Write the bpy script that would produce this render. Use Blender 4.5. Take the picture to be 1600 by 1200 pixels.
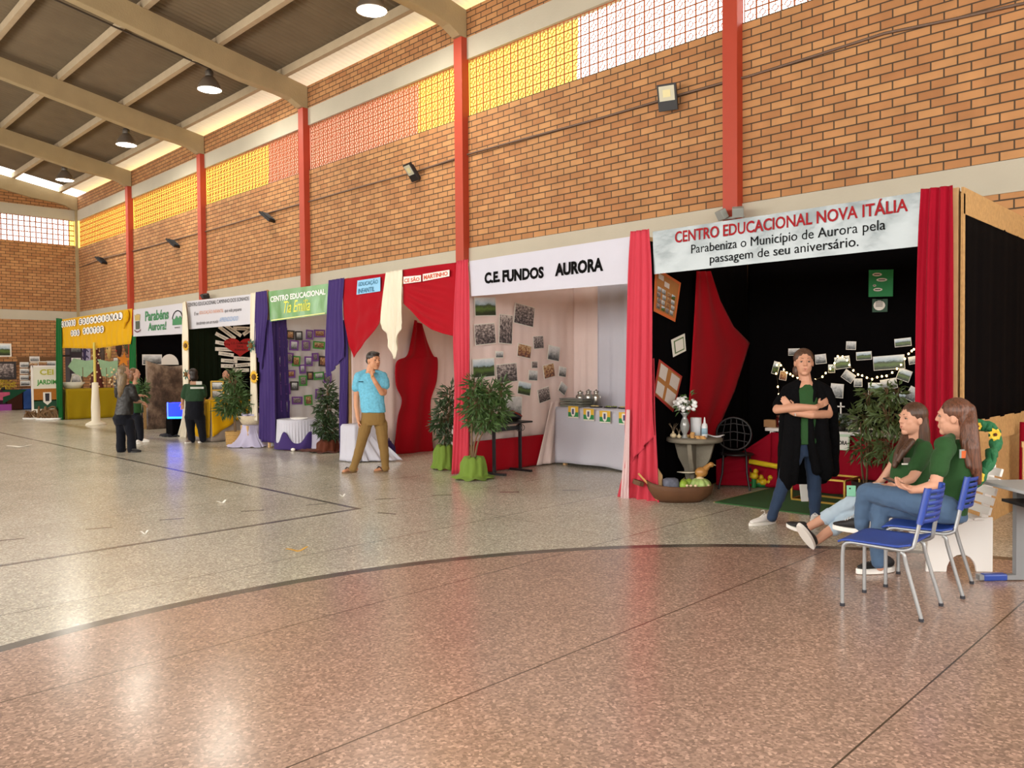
import bpy, bmesh, math, random
from mathutils import Vector, Matrix, Euler, noise
R = math.radians
rnd = random.Random(7)
scn = bpy.context.scene
for o in list(bpy.data.objects): bpy.data.objects.remove(o)
col = scn.collection

# ------------------------------------------------------------------ camera
FPX, YAW, PITCH, ROLL, CH = 1242.0, R(45.11), R(1.396), R(-0.508), 1.58
fw = Vector((-math.cos(YAW)*math.cos(PITCH), math.sin(YAW)*math.cos(PITCH), -math.sin(PITCH)))
_r = Vector((math.sin(YAW), math.cos(YAW), 0)); _u = _r.cross(fw)
rt = _r*math.cos(ROLL)+_u*math.sin(ROLL); up = -_r*math.sin(ROLL)+_u*math.cos(ROLL)
cam_d = bpy.data.cameras.new('camera'); cam = bpy.data.objects.new('camera', cam_d); col.objects.link(cam)
cam_d.sensor_width = 36; cam_d.lens = FPX/1600*36; cam_d.clip_start = .05; cam_d.clip_end = 300
cam.matrix_world = Matrix(((rt.x,up.x,-fw.x,0),(rt.y,up.y,-fw.y,0),(rt.z,up.z,-fw.z,CH),(0,0,0,1)))
scn.camera = cam
EYE = Vector((0,0,CH))

# ------------------------------------------------------------------ world, light, exposure
W = bpy.data.worlds.new('sky'); scn.world = W; W.use_nodes = True
bgn = W.node_tree.nodes['Background']; bgn.inputs[0].default_value = (1,.96,.90,1); bgn.inputs[1].default_value = 6.0
scn.view_settings.view_transform = 'Standard'; scn.view_settings.look = 'None'
scn.view_settings.gamma = 1; scn.view_settings.use_curve_mapping = False
scn.view_settings.exposure = -0.12
LAMP_POWER = 150.0
def area(name, loc, rot, sx, sy, power, color=(1,1,1)):
    l = bpy.data.lights.new(name, 'AREA'); l.shape = 'RECTANGLE'; l.size = sx; l.size_y = sy; l.energy = power; l.color = color
    o = bpy.data.objects.new(name, l); col.objects.link(o); o.location = loc; o.rotation_euler = rot; return o

# area lamp for daylight through the openings of the side wall behind the camera
area('daylight_side',(-10,-6.3,4.0),(R(90),0,0),30,3.2,1750,(1,.95,.88))
area('end_fill',(5.85,1.5,3.6),(R(90),0,R(90)),14,3.0,330,(1,.97,.93))  # fill lamp added at the right end to brighten the booth interiors
# ------------------------------------------------------------------ helpers
def ray(px, py): return fw + rt*((px-800)/FPX) - up*((py-600)/FPX)
def atY(px, py, Y): d = ray(px,py); return EYE + d*(Y/d.y)
def atX(px, py, X): d = ray(px,py); return EYE + d*(X/d.x)
def atZ(px, py, Z=0.0): d = ray(px,py); return EYE + d*((Z-CH)/d.z)
def atD(px, py, D): return EYE + ray(px,py)*D
def depth(p): return (Vector(p)-EYE).dot(fw)

def lin(c): return tuple((x/12.92 if x <= .04045 else ((x+.055)/1.055)**2.4) for x in c)
def hx(h): h = h.lstrip('#'); return lin(tuple(int(h[i:i+2],16)/255 for i in (0,2,4)))
MATS = {}
def mat(name, color, rough=.7, metal=0, var=.0, vscale=8, bump=0, bscale=60, trans=0, emit=None, estr=0, sheen=0, spec=.5, alpha=1, coat=0):
    if name in MATS: return MATS[name]
    c = hx(color) if isinstance(color,str) else color
    m = bpy.data.materials.new(name); m.use_nodes = True; nt = m.node_tree; b = nt.nodes['Principled BSDF']
    b.inputs['Base Color'].default_value = (*c,1); b.inputs['Roughness'].default_value = rough; b.inputs['Metallic'].default_value = metal
    b.inputs['Specular IOR Level'].default_value = spec
    b.inputs['Coat Weight'].default_value = coat
    if sheen: b.inputs['Sheen Weight'].default_value = sheen
    if alpha < 1: b.inputs['Alpha'].default_value = alpha
    if emit: b.inputs['Emission Color'].default_value = (*(hx(emit) if isinstance(emit,str) else emit),1); b.inputs['Emission Strength'].default_value = estr
    tc = nt.nodes.new('ShaderNodeTexCoord')
    if var:
        n = nt.nodes.new('ShaderNodeTexNoise'); n.inputs['Scale'].default_value = vscale; n.inputs['Detail'].default_value = 6
        nt.links.new(tc.outputs['Object'], n.inputs['Vector'])
        mx = nt.nodes.new('ShaderNodeMix'); mx.data_type = 'RGBA'
        mx.inputs[6].default_value = (*[x*(1-var) for x in c],1); mx.inputs[7].default_value = (*[min(1,x*(1+var)) for x in c],1)
        nt.links.new(n.outputs['Fac'], mx.inputs[0]); nt.links.new(mx.outputs[2], b.inputs['Base Color'])
    if bump:
        n2 = nt.nodes.new('ShaderNodeTexNoise'); n2.inputs['Scale'].default_value = bscale; n2.inputs['Detail'].default_value = 3
        nt.links.new(tc.outputs['Object'], n2.inputs['Vector'])
        bp = nt.nodes.new('ShaderNodeBump'); bp.inputs['Strength'].default_value = bump; bp.inputs['Distance'].default_value = .02
        nt.links.new(n2.outputs['Fac'], bp.inputs['Height']); nt.links.new(bp.outputs['Normal'], b.inputs['Normal'])
    if trans:
        t = nt.nodes.new('ShaderNodeBsdfTranslucent'); t.inputs[0].default_value = (*c,1)
        ms = nt.nodes.new('ShaderNodeMixShader'); ms.inputs[0].default_value = trans
        out = nt.nodes['Material Output']
        nt.links.new(b.outputs[0], ms.inputs[1]); nt.links.new(t.outputs[0], ms.inputs[2]); nt.links.new(ms.outputs[0], out.inputs[0])
    MATS[name] = m; return m
def cloth(name, color, trans=.15, var=.06): return mat(name, color, rough=.75, var=var, vscale=3, bump=.12, bscale=40, trans=trans, sheen=.06, spec=.12)

class MB:
    """collects shapes; build() links them as ONE mesh object"""
    def __init__(s): s.v=[]; s.f=[]; s.mi=[]; s.sm=[]; s.m=0
    def add(s, vs, fs, smooth=False):
        n=len(s.v); s.v += [tuple(v) for v in vs]
        for f in fs: s.f.append(tuple(n+i for i in f)); s.mi.append(s.m); s.sm.append(smooth)
        return s
    def box(s, c, d, rot=None, taper=1):
        hx_,hy,hz = d[0]/2,d[1]/2,d[2]/2; c=Vector(c)
        M = (rot if isinstance(rot,Matrix) else Euler(rot).to_matrix()) if rot is not None else Matrix.Identity(3)
        vs=[]
        for z,k in ((-hz,1),(hz,taper)):
            for x,y in ((-hx_,-hy),(hx_,-hy),(hx_,hy),(-hx_,hy)): vs.append(c+M@Vector((x*k,y*k,z)))
        return s.add(vs,[(3,2,1,0),(4,5,6,7),(0,1,5,4),(1,2,6,5),(2,3,7,6),(3,0,4,7)])
    def bar(s, a, b, w, h=None, upv=(0,0,1)):
        a=Vector(a); b=Vector(b); d=b-a; L=d.length; d.normalize(); h=h or w
        u=Vector(upv); x=d.cross(u)
        if x.length<1e-4: x=d.cross(Vector((1,0,0)))
        x.normalize(); z=x.cross(d)
        M=Matrix((x,d,z)).transposed()
        return s.box((a+b)/2,(w,L,h),M)
    def cyl(s, a, b, ra, rb=None, n=12, caps=True):
        a=Vector(a); b=Vector(b); rb = ra if rb is None else rb; d=(b-a).normalized()
        x=d.orthogonal().normalized(); y=d.cross(x); vs=[]
        for c,r in ((a,ra),(b,rb)):
            for i in range(n): t=2*math.pi*i/n; vs.append(c+(x*math.cos(t)+y*math.sin(t))*r)
        fs=[(i,(i+1)%n,n+(i+1)%n,n+i) for i in range(n)]
        s.add(vs,fs,True)
        if caps: s.add(vs[:n],[tuple(reversed(range(n)))]); s.add(vs[n:],[tuple(range(n))])
        return s
    def tube(s, pts, r, n=8, closed=False):
        pts=[Vector(p) for p in pts]; rr = r if isinstance(r,(list,tuple)) else [r]*len(pts); vs=[]; N=len(pts)
        t0=(pts[1]-pts[0]).normalized(); x=t0.orthogonal().normalized()
        for i,p in enumerate(pts):
            t=(pts[min(i+1,N-1)]-pts[max(i-1,0)]).normalized()
            x=(x-t*x.dot(t)); x = x.normalized() if x.length>1e-6 else t.orthogonal().normalized()
            y=t.cross(x)
            for k in range(n): a=2*math.pi*k/n; vs.append(p+(x*math.cos(a)+y*math.sin(a))*rr[i])
        fs=[(i*n+k,i*n+(k+1)%n,(i+1)*n+(k+1)%n,(i+1)*n+k) for i in range(N-1) for k in range(n)]
        s.add(vs,fs,True); s.add(vs[:n],[tuple(reversed(range(n)))]); s.add(vs[-n:],[tuple(range(n))]); return s
    def lathe(s, prof, c=(0,0,0), n=20, M=None):
        c=Vector(c); vs=[]; K=len(prof)
        for (r,z) in prof:
            for i in range(n):
                a=2*math.pi*i/n; v=Vector((r*math.cos(a),r*math.sin(a),z)); vs.append(c+(M@v if M else v))
        fs=[(j*n+i,j*n+(i+1)%n,(j+1)*n+(i+1)%n,(j+1)*n+i) for j in range(K-1) for i in range(n)]
        return s.add(vs,fs,True)
    def ell(s, c, r, M=None, n=12, k=8):
        c=Vector(c); r=(r,)*3 if not hasattr(r,'__len__') else r; vs=[]; fs=[]
        def tr(v): v=Vector((v[0]*r[0],v[1]*r[1],v[2]*r[2])); return c+(M@v if M else v)
        vs.append(tr((0,0,-1)))
        for j in range(1,k):
            p=-math.pi/2+math.pi*j/k
            for i in range(n): a=2*math.pi*i/n; vs.append(tr((math.cos(p)*math.cos(a),math.cos(p)*math.sin(a),math.sin(p))))
        vs.append(tr((0,0,1))); T=len(vs)-1
        for i in range(n):
            fs.append((0,1+(i+1)%n,1+i)); fs.append((T,T-n+i,T-n+(i+1)%n))
        for j in range(k-2):
            for i in range(n): b=1+j*n; fs.append((b+i,b+(i+1)%n,b+n+(i+1)%n,b+n+i))
        return s.add(vs,fs,True)
    def cap(s, a, b, ra, rb=None, n=10):
        """tapered capsule"""
        rb = ra if rb is None else rb
        s.cyl(a,b,ra,rb,n); s.ell(a,ra,None,n,6); s.ell(b,rb,None,n,6); return s
    def prism(s, poly, thick, origin=(0,0,0), ux=(1,0,0), uy=(0,0,1)):
        """flat outline (list of 2D) extruded along ux x uy"""
        o=Vector(origin); X=Vector(ux); Y=Vector(uy); N=X.cross(Y).normalized(); n=len(poly)
        a=[o+X*p[0]+Y*p[1]+N*(thick/2) for p in poly]; b=[o+X*p[0]+Y*p[1]-N*(thick/2) for p in poly]
        s.add(a+b,[tuple(range(n)),tuple(reversed(range(n,2*n)))]+[(i+n,(i+1)%n+n,(i+1)%n,i) for i in range(n)]); return s
    def grid(s, fn, nu, nv, smooth=True):
        vs=[fn(i/nu,j/nv) for j in range(nv+1) for i in range(nu+1)]
        fs=[(j*(nu+1)+i,j*(nu+1)+i+1,(j+1)*(nu+1)+i+1,(j+1)*(nu+1)+i) for j in range(nv) for i in range(nu)]
        return s.add(vs,fs,smooth)
    def mesh(s, name, mats):
        me=bpy.data.meshes.new(name); me.from_pydata(s.v,[],s.f)
        for m in (mats if isinstance(mats,(list,tuple)) else [mats]): me.materials.append(m)
        me.polygons.foreach_set('material_index',s.mi); me.polygons.foreach_set('use_smooth',s.sm)
        me.update(); return me
    def build(s, name, mats, parent=None, bevel=0, solid=0, origin=None):
        if origin is not None:
            o0=Vector(origin); s.v=[tuple(Vector(v)-o0) for v in s.v]
        o=bpy.data.objects.new(name, s.mesh(name,mats)); col.objects.link(o)
        if origin is not None: o.location=origin
        if parent: o.parent=parent
        if solid: md=o.modifiers.new('solid','SOLIDIFY'); md.thickness=solid; md.offset=0
        if bevel: md=o.modifiers.new('bevel','BEVEL'); md.width=bevel; md.segments=2; md.limit_method='ANGLE'
        return o
def tag(o, label, cat, group=None):
    o['label']=label; o['category']=cat
    if group: o['group']=group
    return o
def thing(name, label, cat, loc=(0,0,0), rz=0, group=None):
    o=bpy.data.objects.new(name,None); col.objects.link(o); o.location=loc; o.rotation_euler=(0,0,rz); o.empty_display_size=.1
    return tag(o,label,cat,group)
def struct(o): o['kind']='structure'; return o
def stuff(o): o['kind']='stuff'; return o
def copy_tree(o, parent=None):
    c=o.copy(); col.objects.link(c)
    if parent: c.parent=parent
    for ch in list(o.children): copy_tree(ch,c)
    return c

def text_mesh(txt, bold=0.0, extrude=0.0, shear=0, spacing=1.0, res=3):
    cu=bpy.data.curves.new('t','FONT'); cu.body=txt; cu.size=1; cu.offset=bold; cu.extrude=extrude; cu.shear=shear; cu.space_character=spacing; cu.resolution_u=res
    o=bpy.data.objects.new('t',cu); col.objects.link(o)
    dg=bpy.context.evaluated_depsgraph_get(); dg.update()
    me=bpy.data.meshes.new_from_object(o.evaluated_get(dg)); bpy.data.objects.remove(o); bpy.data.curves.remove(cu)
    vs=[v.co.copy() for v in me.vertices]; fs=[tuple(p.vertices) for p in me.polygons]; bpy.data.meshes.remove(me)
    return vs,fs
def letters(mb, txt, fn, u0, v0, w, h, bold=0.0, shear=0, off=.004, spacing=1.0, res=3):
    """lay text in the box (u0,v0,w,h); fn(u,v,off) gives the 3D point on the surface"""
    vs,fs=text_mesh(txt,bold,0,shear,spacing,res)
    x0=min(v.x for v in vs); x1=max(v.x for v in vs); y0=min(v.y for v in vs); y1=max(v.y for v in vs)
    mb.add([fn(u0+(v.x-x0)/(x1-x0)*w, v0+(v.y-y0)/(y1-y0)*h, off) for v in vs],fs)
    return mb
def plane_fn(o, ux, uy):
    o=Vector(o); ux=Vector(ux); uy=Vector(uy); n=ux.cross(uy).normalized()
    return lambda u,v,off=0: o+ux*u+uy*v+n*off
def lerp(a,b,t): return a+(b-a)*t
def poly_at(pts,t):
    """piecewise-linear point list at t in 0..1"""
    k=t*(len(pts)-1); i=min(int(k),len(pts)-2); return Vector(pts[i]).lerp(Vector(pts[i+1]),k-i)
def smooth_path(pts,n=24):
    """Catmull-Rom through the points"""
    P=[Vector(p) for p in pts]; P=[P[0]*2-P[1]]+P+[P[-1]*2-P[-2]]; out=[]
    for i in range(n+1):
        k=i/n*(len(P)-3); j=min(int(k),len(P)-4); t=k-j; a,b,c,d=P[j:j+4]
        out.append(.5*((2*b)+(c-a)*t+(2*a-5*b+4*c-d)*t*t+(3*b-a-3*c+d)*t**3))
    return out
# ================================================================== THE SETTING
D = 10.75; XE = -36.0; XR = 6.0; YN = -6.45; YC = 2.15
LB0, LB1, CB0, UB0, UB1, TB = 3.54, 3.92, 6.55, 7.67, 8.09, 8.66
def roofz(y): return 8.64 + .185*(10.75-max(y, 2*YC-y))
def nodes(name):
    m=bpy.data.materials.new(name); m.use_nodes=True; nt=m.node_tree
    def N(t,**k):
        n=nt.nodes.new(t)
        for a,b in k.items(): setattr(n,a,b)
        return n
    return m,nt,N,nt.links.new,nt.nodes['Principled BSDF']
def brick_mat(name, axis):
    m,nt,N,L,b=nodes(name)
    g=N('ShaderNodeNewGeometry'); sp=N('ShaderNodeSeparateXYZ'); L(g.outputs['Position'],sp.inputs[0])
    ad=N('ShaderNodeMath',operation='SUBTRACT'); L(sp.outputs['Z'],ad.inputs[0]); ad.inputs[1].default_value=3.92-.114*40
    cb=N('ShaderNodeCombineXYZ'); L(sp.outputs[axis],cb.inputs[0]); L(ad.outputs[0],cb.inputs[1])
    br=N('ShaderNodeTexBrick'); L(cb.outputs[0],br.inputs['Vector'])
    br.inputs['Scale'].default_value=1; br.inputs['Brick Width'].default_value=.302; br.inputs['Row Height'].default_value=.114
    br.inputs['Mortar Size'].default_value=.0095; br.inputs['Mortar Smooth'].default_value=.15; br.inputs['Bias'].default_value=-.1
    br.inputs['Color1'].default_value=(*hx('#b68555'),1); br.inputs['Color2'].default_value=(*hx('#a06c42'),1); br.inputs['Mortar'].default_value=(*hx('#4a3a2a'),1)
    n=N('ShaderNodeTexNoise'); n.inputs['Scale'].default_value=3.0; n.inputs['Detail'].default_value=8; L(g.outputs['Position'],n.inputs['Vector'])
    mx=N('ShaderNodeMix',data_type='RGBA',blend_type='OVERLAY'); mx.inputs[0].default_value=.28
    L(br.outputs['Color'],mx.inputs[6]); L(n.outputs['Fac'],mx.inputs[7]); L(mx.outputs[2],b.inputs['Base Color'])
    b.inputs['Roughness'].default_value=.85
    bp=N('ShaderNodeBump',invert=True); bp.inputs['Strength'].default_value=.8; bp.inputs['Distance'].default_value=.012
    L(br.outputs['Fac'],bp.inputs['Height']); L(bp.outputs['Normal'],b.inputs['Normal'])
    return m
BRX=brick_mat('brick_long','X'); BRY=brick_mat('brick_end','Y')
CONC=mat('painted_concrete','#b4ad9b',.8,var=.08,vscale=2,bump=.15,bscale=30)
RAW=mat('raw_concrete','#a3906c',.9,var=.16,vscale=2.5,bump=.3,bscale=25)
PURL=mat('purlin_concrete','#b3a184',.9,var=.15,vscale=4,bump=.2,bscale=30)
RED=mat('red_pillar_paint','#a83a20',.55,var=.1,vscale=3)
COBO=mat('terracotta_block','#a55a30',.85,var=.12,vscale=5)

def floor_mat():
    m,nt,N,L,b=nodes('terrazzo')
    g=N('ShaderNodeNewGeometry'); sp=N('ShaderNodeSeparateXYZ'); L(g.outputs['Position'],sp.inputs[0])
    def M(op,a,bb=None,c=None):
        n=N('ShaderNodeMath',operation=op)
        for i,x in enumerate((a,bb,c)):
            if x is None: continue
            if isinstance(x,(int,float)): n.inputs[i].default_value=x
            else: L(x,n.inputs[i])
        return n.outputs[0]
    X,Y=sp.outputs['X'],sp.outputs['Y']
    cx,cy,rad=.08,2.15,5.43
    dx=M('SUBTRACT',X,cx); dy=M('SUBTRACT',Y,cy); r=M('SQRT',M('ADD',M('MULTIPLY',dx,dx),M('MULTIPLY',dy,dy)))
    inside=M('LESS_THAN',r,rad-.05)
    def near(v,c,w): return M('LESS_THAN',M('ABSOLUTE',M('SUBTRACT',v,c)),w)
    band=near(r,rad-.05,.055)
    jx=M('LESS_THAN',M('ABSOLUTE',M('SUBTRACT',M('FRACT',M('DIVIDE',M('ADD',X,1.2827+15.4),1.54)),.5)),.0025)
    jx=M('LESS_THAN',M('ABSOLUTE',M('SUBTRACT',M('FRACT',M('ADD',M('DIVIDE',M('ADD',X,1.2827),1.54),.5)),.5)),.003)
    jy=M('LESS_THAN',M('ABSOLUTE',M('SUBTRACT',M('FRACT',M('ADD',M('DIVIDE',M('SUBTRACT',Y,5.76),1.54),.5)),.5)),.002)
    court=M('MULTIPLY',near(X,-7.4,.03),M('LESS_THAN',Y,5.03))
    court=M('MAXIMUM',court,M('MULTIPLY',near(Y,5.0,.03),M('LESS_THAN',X,-7.37)))
    dash=None
    for (a,c) in (((-7.75,5.52),(-7.66,5.66)),((-8.03,4.75),(-7.96,4.92)),((-8.21,4.06),(-8.13,4.22)),((-8.38,3.25),(-8.31,3.42)),((-8.45,2.56),(-8.38,2.74)),((-8.5,1.80),(-8.45,1.99)),((-7.02,5.02),(-6.86,5.08)),((-7.48,6.14),(-7.35,6.29)),((-7.02,6.87),(-6.9,6.99)),((-6.54,7.5),(-6.42,7.61))):
        L0=math.hypot(c[0]-a[0],c[1]-a[1]); ex,ey=(c[0]-a[0])/L0,(c[1]-a[1])/L0; mx_,my_=(a[0]+c[0])/2,(a[1]+c[1])/2
        qx=M('SUBTRACT',X,mx_); qy=M('SUBTRACT',Y,my_)
        al=M('ABSOLUTE',M('ADD',M('MULTIPLY',qx,ex),M('MULTIPLY',qy,ey))); ac=M('ABSOLUTE',M('SUBTRACT',M('MULTIPLY',qx,ey),M('MULTIPLY',qy,ex)))
        k=M('MULTIPLY',M('LESS_THAN',al,.12),M('LESS_THAN',ac,.022)); dash=k if dash is None else M('MAXIMUM',dash,k)
    def mixc(f,c1,c2):
        n=N('ShaderNodeMix',data_type='RGBA'); L(f,n.inputs[0]) if not isinstance(f,float) else setattr(n.inputs[0],'default_value',f)
        for i,c in ((6,c1),(7,c2)):
            if isinstance(c,str): n.inputs[i].default_value=(*hx(c),1)
            else: L(c,n.inputs[i])
        return n.outputs[2]
    base=mixc(inside,'#b9b4a4','#a38878')
    vo=N('ShaderNodeTexVoronoi'); vo.inputs['Scale'].default_value=75; L(g.outputs['Position'],vo.inputs['Vector'])
    wn=N('ShaderNodeTexWhiteNoise'); L(vo.outputs['Color'],wn.inputs['Vector'])
    ramp=N('ShaderNodeValToRGB'); L(wn.outputs['Value'],ramp.inputs[0])
    e=ramp.color_ramp; e.elements[0].position=0; e.elements[0].color=(.30,.30,.30,1); e.elements[1].position=.55; e.elements[1].color=(.5,.5,.5,1)
    k=e.elements.new(.85); k.color=(.62,.62,.62,1); k=e.elements.new(1); k.color=(.88,.88,.88,1)
    sp2=N('ShaderNodeMix',data_type='RGBA',blend_type='OVERLAY'); sp2.inputs[0].default_value=.85; L(base,sp2.inputs[6]); L(ramp.outputs[0],sp2.inputs[7])
    nz=N('ShaderNodeTexNoise'); nz.inputs['Scale'].default_value=.9; nz.inputs['Detail'].default_value=5; L(g.outputs['Position'],nz.inputs['Vector'])
    sp3=N('ShaderNodeMix',data_type='RGBA',blend_type='OVERLAY'); sp3.inputs[0].default_value=.25; L(sp2.outputs[2],sp3.inputs[6]); L(nz.outputs['Fac'],sp3.inputs[7])
    c=mixc(M('MAXIMUM',band,M('MAXIMUM',court,dash)),sp3.outputs[2],'#57524a')
    c=mixc(M('MAXIMUM',jx,M('MULTIPLY',near(Y,5.755,.004),.6)),c,'#4a3c30')
    L(c,b.inputs['Base Color'])
    n3=N('ShaderNodeTexNoise'); n3.inputs['Scale'].default_value=2.2; n3.inputs['Detail'].default_value=6; L(g.outputs['Position'],n3.inputs['Vector'])
    mr=N('ShaderNodeMapRange'); mr.inputs['To Min'].default_value=.16; mr.inputs['To Max'].default_value=.30; L(n3.outputs['Fac'],mr.inputs[0]); L(mr.outputs[0],b.inputs['Roughness'])
    b.inputs['IOR'].default_value=1.5; b.inputs['Specular IOR Level'].default_value=.6
    bp=N('ShaderNodeBump'); bp.inputs['Strength'].default_value=.06; bp.inputs['Distance'].default_value=.01
    n4=N('ShaderNodeTexNoise'); n4.inputs['Scale'].default_value=6; L(g.outputs['Position'],n4.inputs['Vector']); L(n4.outputs['Fac'],bp.inputs['Height']); L(bp.outputs['Normal'],b.inputs['Normal'])
    return m
struct(MB().box(((XE+XR)/2-.1,(D+YN)/2,-.1),(XR-XE+.6,D-YN+.6,.2)).build('floor',floor_mat()))
# ground outside
struct(MB().box((-16,30,-.15),(80,38,.1)).build('ground_outside',mat('outside_ground','#9c9a80',.95,var=.2,vscale=.5)))

# long wall: brick bands and beams around the pierced strip
def xband(name,z0,z1,m,y0,y1): return struct(MB().box(((XE+XR)/2,(y0+y1)/2,(z0+z1)/2),(XR-XE,y1-y0,z1-z0)).build(name,m))
mb=MB()
for z0,z1 in ((0,LB0),(LB1,CB0),(UB1,TB)): mb.box(((XE+XR)/2,D+.07,(z0+z1)/2),(XR-XE,.14,z1-z0))
struct(mb.build('wall_back',BRX))
xband('trim_1',LB0,LB1,CONC,D-.015,D+.15); xband('trim_2',UB0,UB1,CONC,D-.015,D+.15)
# end wall (left of the picture)
def gable(z0): # polygon of the gable above z0 (local y,z)
    return [(YN,z0),(D,z0),(D,roofz(D)-.25),(YC,roofz(YC)-.25),(YN,roofz(YN)-.25)]
mb=MB()
for z0,z1 in ((0,LB0),(LB1,6.63)): mb.box((XE-.07,(D+YN)/2,(z0+z1)/2),(.14,D-YN,z1-z0))
mb.prism(gable(UB1),.14,(XE-.07,0,0),(0,1,0),(0,0,1))
struct(mb.build('wall_left',BRY))
for i,(z0,z1) in enumerate(((LB0,LB1),(UB0,UB1))):
    struct(MB().box((XE-.06,(D+YN)/2,(z0+z1)/2),(.16,D-YN,z1-z0)).build('trim_%d'%(3+i),CONC))
# pillars
PX=[XE+6*k for k in range(1,7)]
for x in PX:
    struct(MB().box((x,D-.06,UB1/2),(.24,.2,UB1)).build('wall_pillar',RED,bevel=.008))
struct(MB().box((XE+.05,D-.05,4.1),(.1,.1,8.2)).build('wall_pillar',RAW))

# pierced terracotta blocks: one screen per bay
def block(mb,c,ux,uy,s,dep,t=.011):
    """a square block with a ring held by four spokes"""
    c=Vector(c); X=Vector(ux); Y=Vector(uy); Nn=X.cross(Y)
    Mx=Matrix((X,Y,Nn)).transposed()
    for sx in (-1,1):
        mb.box(c+X*sx*(s/2-t/2),(t,s,dep),Mx); mb.box(c+Y*sx*(s/2-t/2),(s-2*t,t,dep),Mx)
    ro,ri=.047,.039; n=12; vs=[]; 
    for z in (-dep/2,dep/2):
        for r in (ro,ri):
            for i in range(n): a=2*math.pi*i/n; vs.append(c+X*(r*math.cos(a))+Y*(r*math.sin(a))+Nn*z)
    fs=[]
    for i in range(n):
        j=(i+1)%n
        fs+= [(i,j,2*n+j,2*n+i),(n+j,n+i,3*n+i,3*n+j),(2*n+i,2*n+j,3*n+j,3*n+i),(j,i,n+i,n+j)]
    mb.add(vs,fs)
    for d in (X,Y):
        for sg in (-1,1):
            a=c+d*sg*(ro-.003); bq=c+d*sg*(s/2-t); mb.bar(a,bq,.006,dep*.9,Nn)
def screen(n,m,ux,s,sz):
    mb=MB()
    for i in range(n):
        for j in range(m): block(mb,Vector(ux)*((i+.5)*s)+Vector((0,0,(j+.5)*sz)),ux,(0,0,1),s,.018)
    return mb.mesh('pierced_block_screen',COBO)
s=(6-.24)/30; scr=screen(30,6,(1,0,0),s,(UB0-CB0)/6)
for k in range(6):
    o=bpy.data.objects.new('window_%d'%(k+1),scr); col.objects.link(o); o.location=(XE+6*k+.12,D+.06,CB0); struct(o)
scr2=MB(); s2=.19
for i in range(14):
    for j in range(5): block(scr2,Vector((0,-(i+.5)*s2*1.06,(j+.5)*.208)),(0,1,0),(0,0,1),.203,.026,.022)
o=bpy.data.objects.new('window_7',scr2.mesh('pierced_end_screen',COBO)); col.objects.link(o); o.location=(XE-.06,D-.1,6.63); struct(o)
o2=o.copy(); o2.name='window_8'; col.objects.link(o2); o2.location=(XE-.06,D-.1-14*s2*1.06,6.63)

# roof: corrugated sheets, rafters, purlins
def roof_sheet():
    mb=MB(); per=.177; n=int((XR-XE+1)/per*6)
    for side in (0,1):
        ys=[10.2,6.5,YC] if side==0 else [YC,-2,YN-.55]
        def fn(u,v):
            x=XE+.42+u*n*per/6; y=poly_at([(yy,0,0) for yy in ys],v).x
            return (x,y,roofz(y)+.225+.032*math.sin(2*math.pi*x/per))
        mb.grid(fn,n,2)
    return mb
SHEET=mat('fibre_cement_sheet','#6f604a',.9,var=.22,vscale=1.6,trans=.0)
struct(roof_sheet().build('ceiling',SHEET))
EAVE=mat('daylit_eave_sheet','#d6cab4',.7,trans=.14)  # paler translucent stand-in for the roof sheet, imitating daylight from the eave gap
struct(MB().grid(lambda u,v:(XE+.42+u*42,lerp(10.18,D+.55,v),roofz(lerp(10.18,D+.55,v))+.222+.024*math.sin(2*math.pi*(XE+.42+u*42)/.177)),1424,3).build('eave_sheet',EAVE))
for x in [XE]+PX:
    mb=MB()
    # main rafter with haunch: outline in (y,z)
    for sg in (1,-1):
        pts=[(10.74,8.09),(10.55,8.10),(10.28,8.24),(9.9,8.31),(9.0,8.40),(7.0,8.80),(5.0,9.19),(YC,9.70),(YC,roofz(YC)),(10.74,roofz(10.74))]
        if sg==1: mb.prism(pts,.24,(x,0,0),(0,1,0),(0,0,1))
        else: mb.prism([(2*YC-a,b) for a,b in reversed(pts)],.24,(x,0,0),(0,1,0),(0,0,1))
    struct(mb.build('roof_beam',RAW,bevel=.012))
for y in (10.14,8.48,6.8,5.12,3.44):
    z=roofz(y)
    for k in range(7):
        x0=XE+6*k+.0; x1=x0+6
        struct(MB().box(((x0+x1)/2,y,z+.10),(x1-x0-.02,.13,.2)).build('roof_purlin',PURL,bevel=.008))
# unseen walls, then sheets added for the yellow and pink light behind the strip
mb=MB()
for z0,z1 in ((0,2.4),(5.6,8.66)): mb.box(((XE+XR)/2,YN-.07,(z0+z1)/2),(XR-XE,.14,z1-z0))
struct(mb.build('wall_front',BRX))
mb=MB(); mb.box((XR+.07,(D+YN)/2,1.0),(.14,D-YN,2.0)); mb.box((XR+.07,(D+YN)/2,6.9),(.14,D-YN,3.4)); mb.prism(gable(8.6),.14,(XR+.07,0,0),(0,1,0),(0,0,1))
struct(mb.build('wall_right',BRY))
YEL=mat('yellow_glow_scrim','#f6d65c',.6,trans=.9); PNK=mat('pink_outer_wall','#c08a78',.9,var=.1,vscale=1)
def outer(name,x0,x1,m,label,cat):
    o=MB().grid(lambda u,v:(lerp(x0,x1,u),D+.62+.02*math.sin(u*40)+.12*v,lerp(6.2,8.75,v)),60,4).build(name,m); tag(o,label,cat); return o
outer('yellow_glow_scrim',-39.5,-21.2,YEL,'yellow tarpaulin added for the glow behind the pierced blocks by the far corner','scrim')
outer('yellow_glow_scrim',-14.3,-9.6,YEL,'yellow tarpaulin added for the glow behind pierced blocks over the man in blue','scrim')
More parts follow.
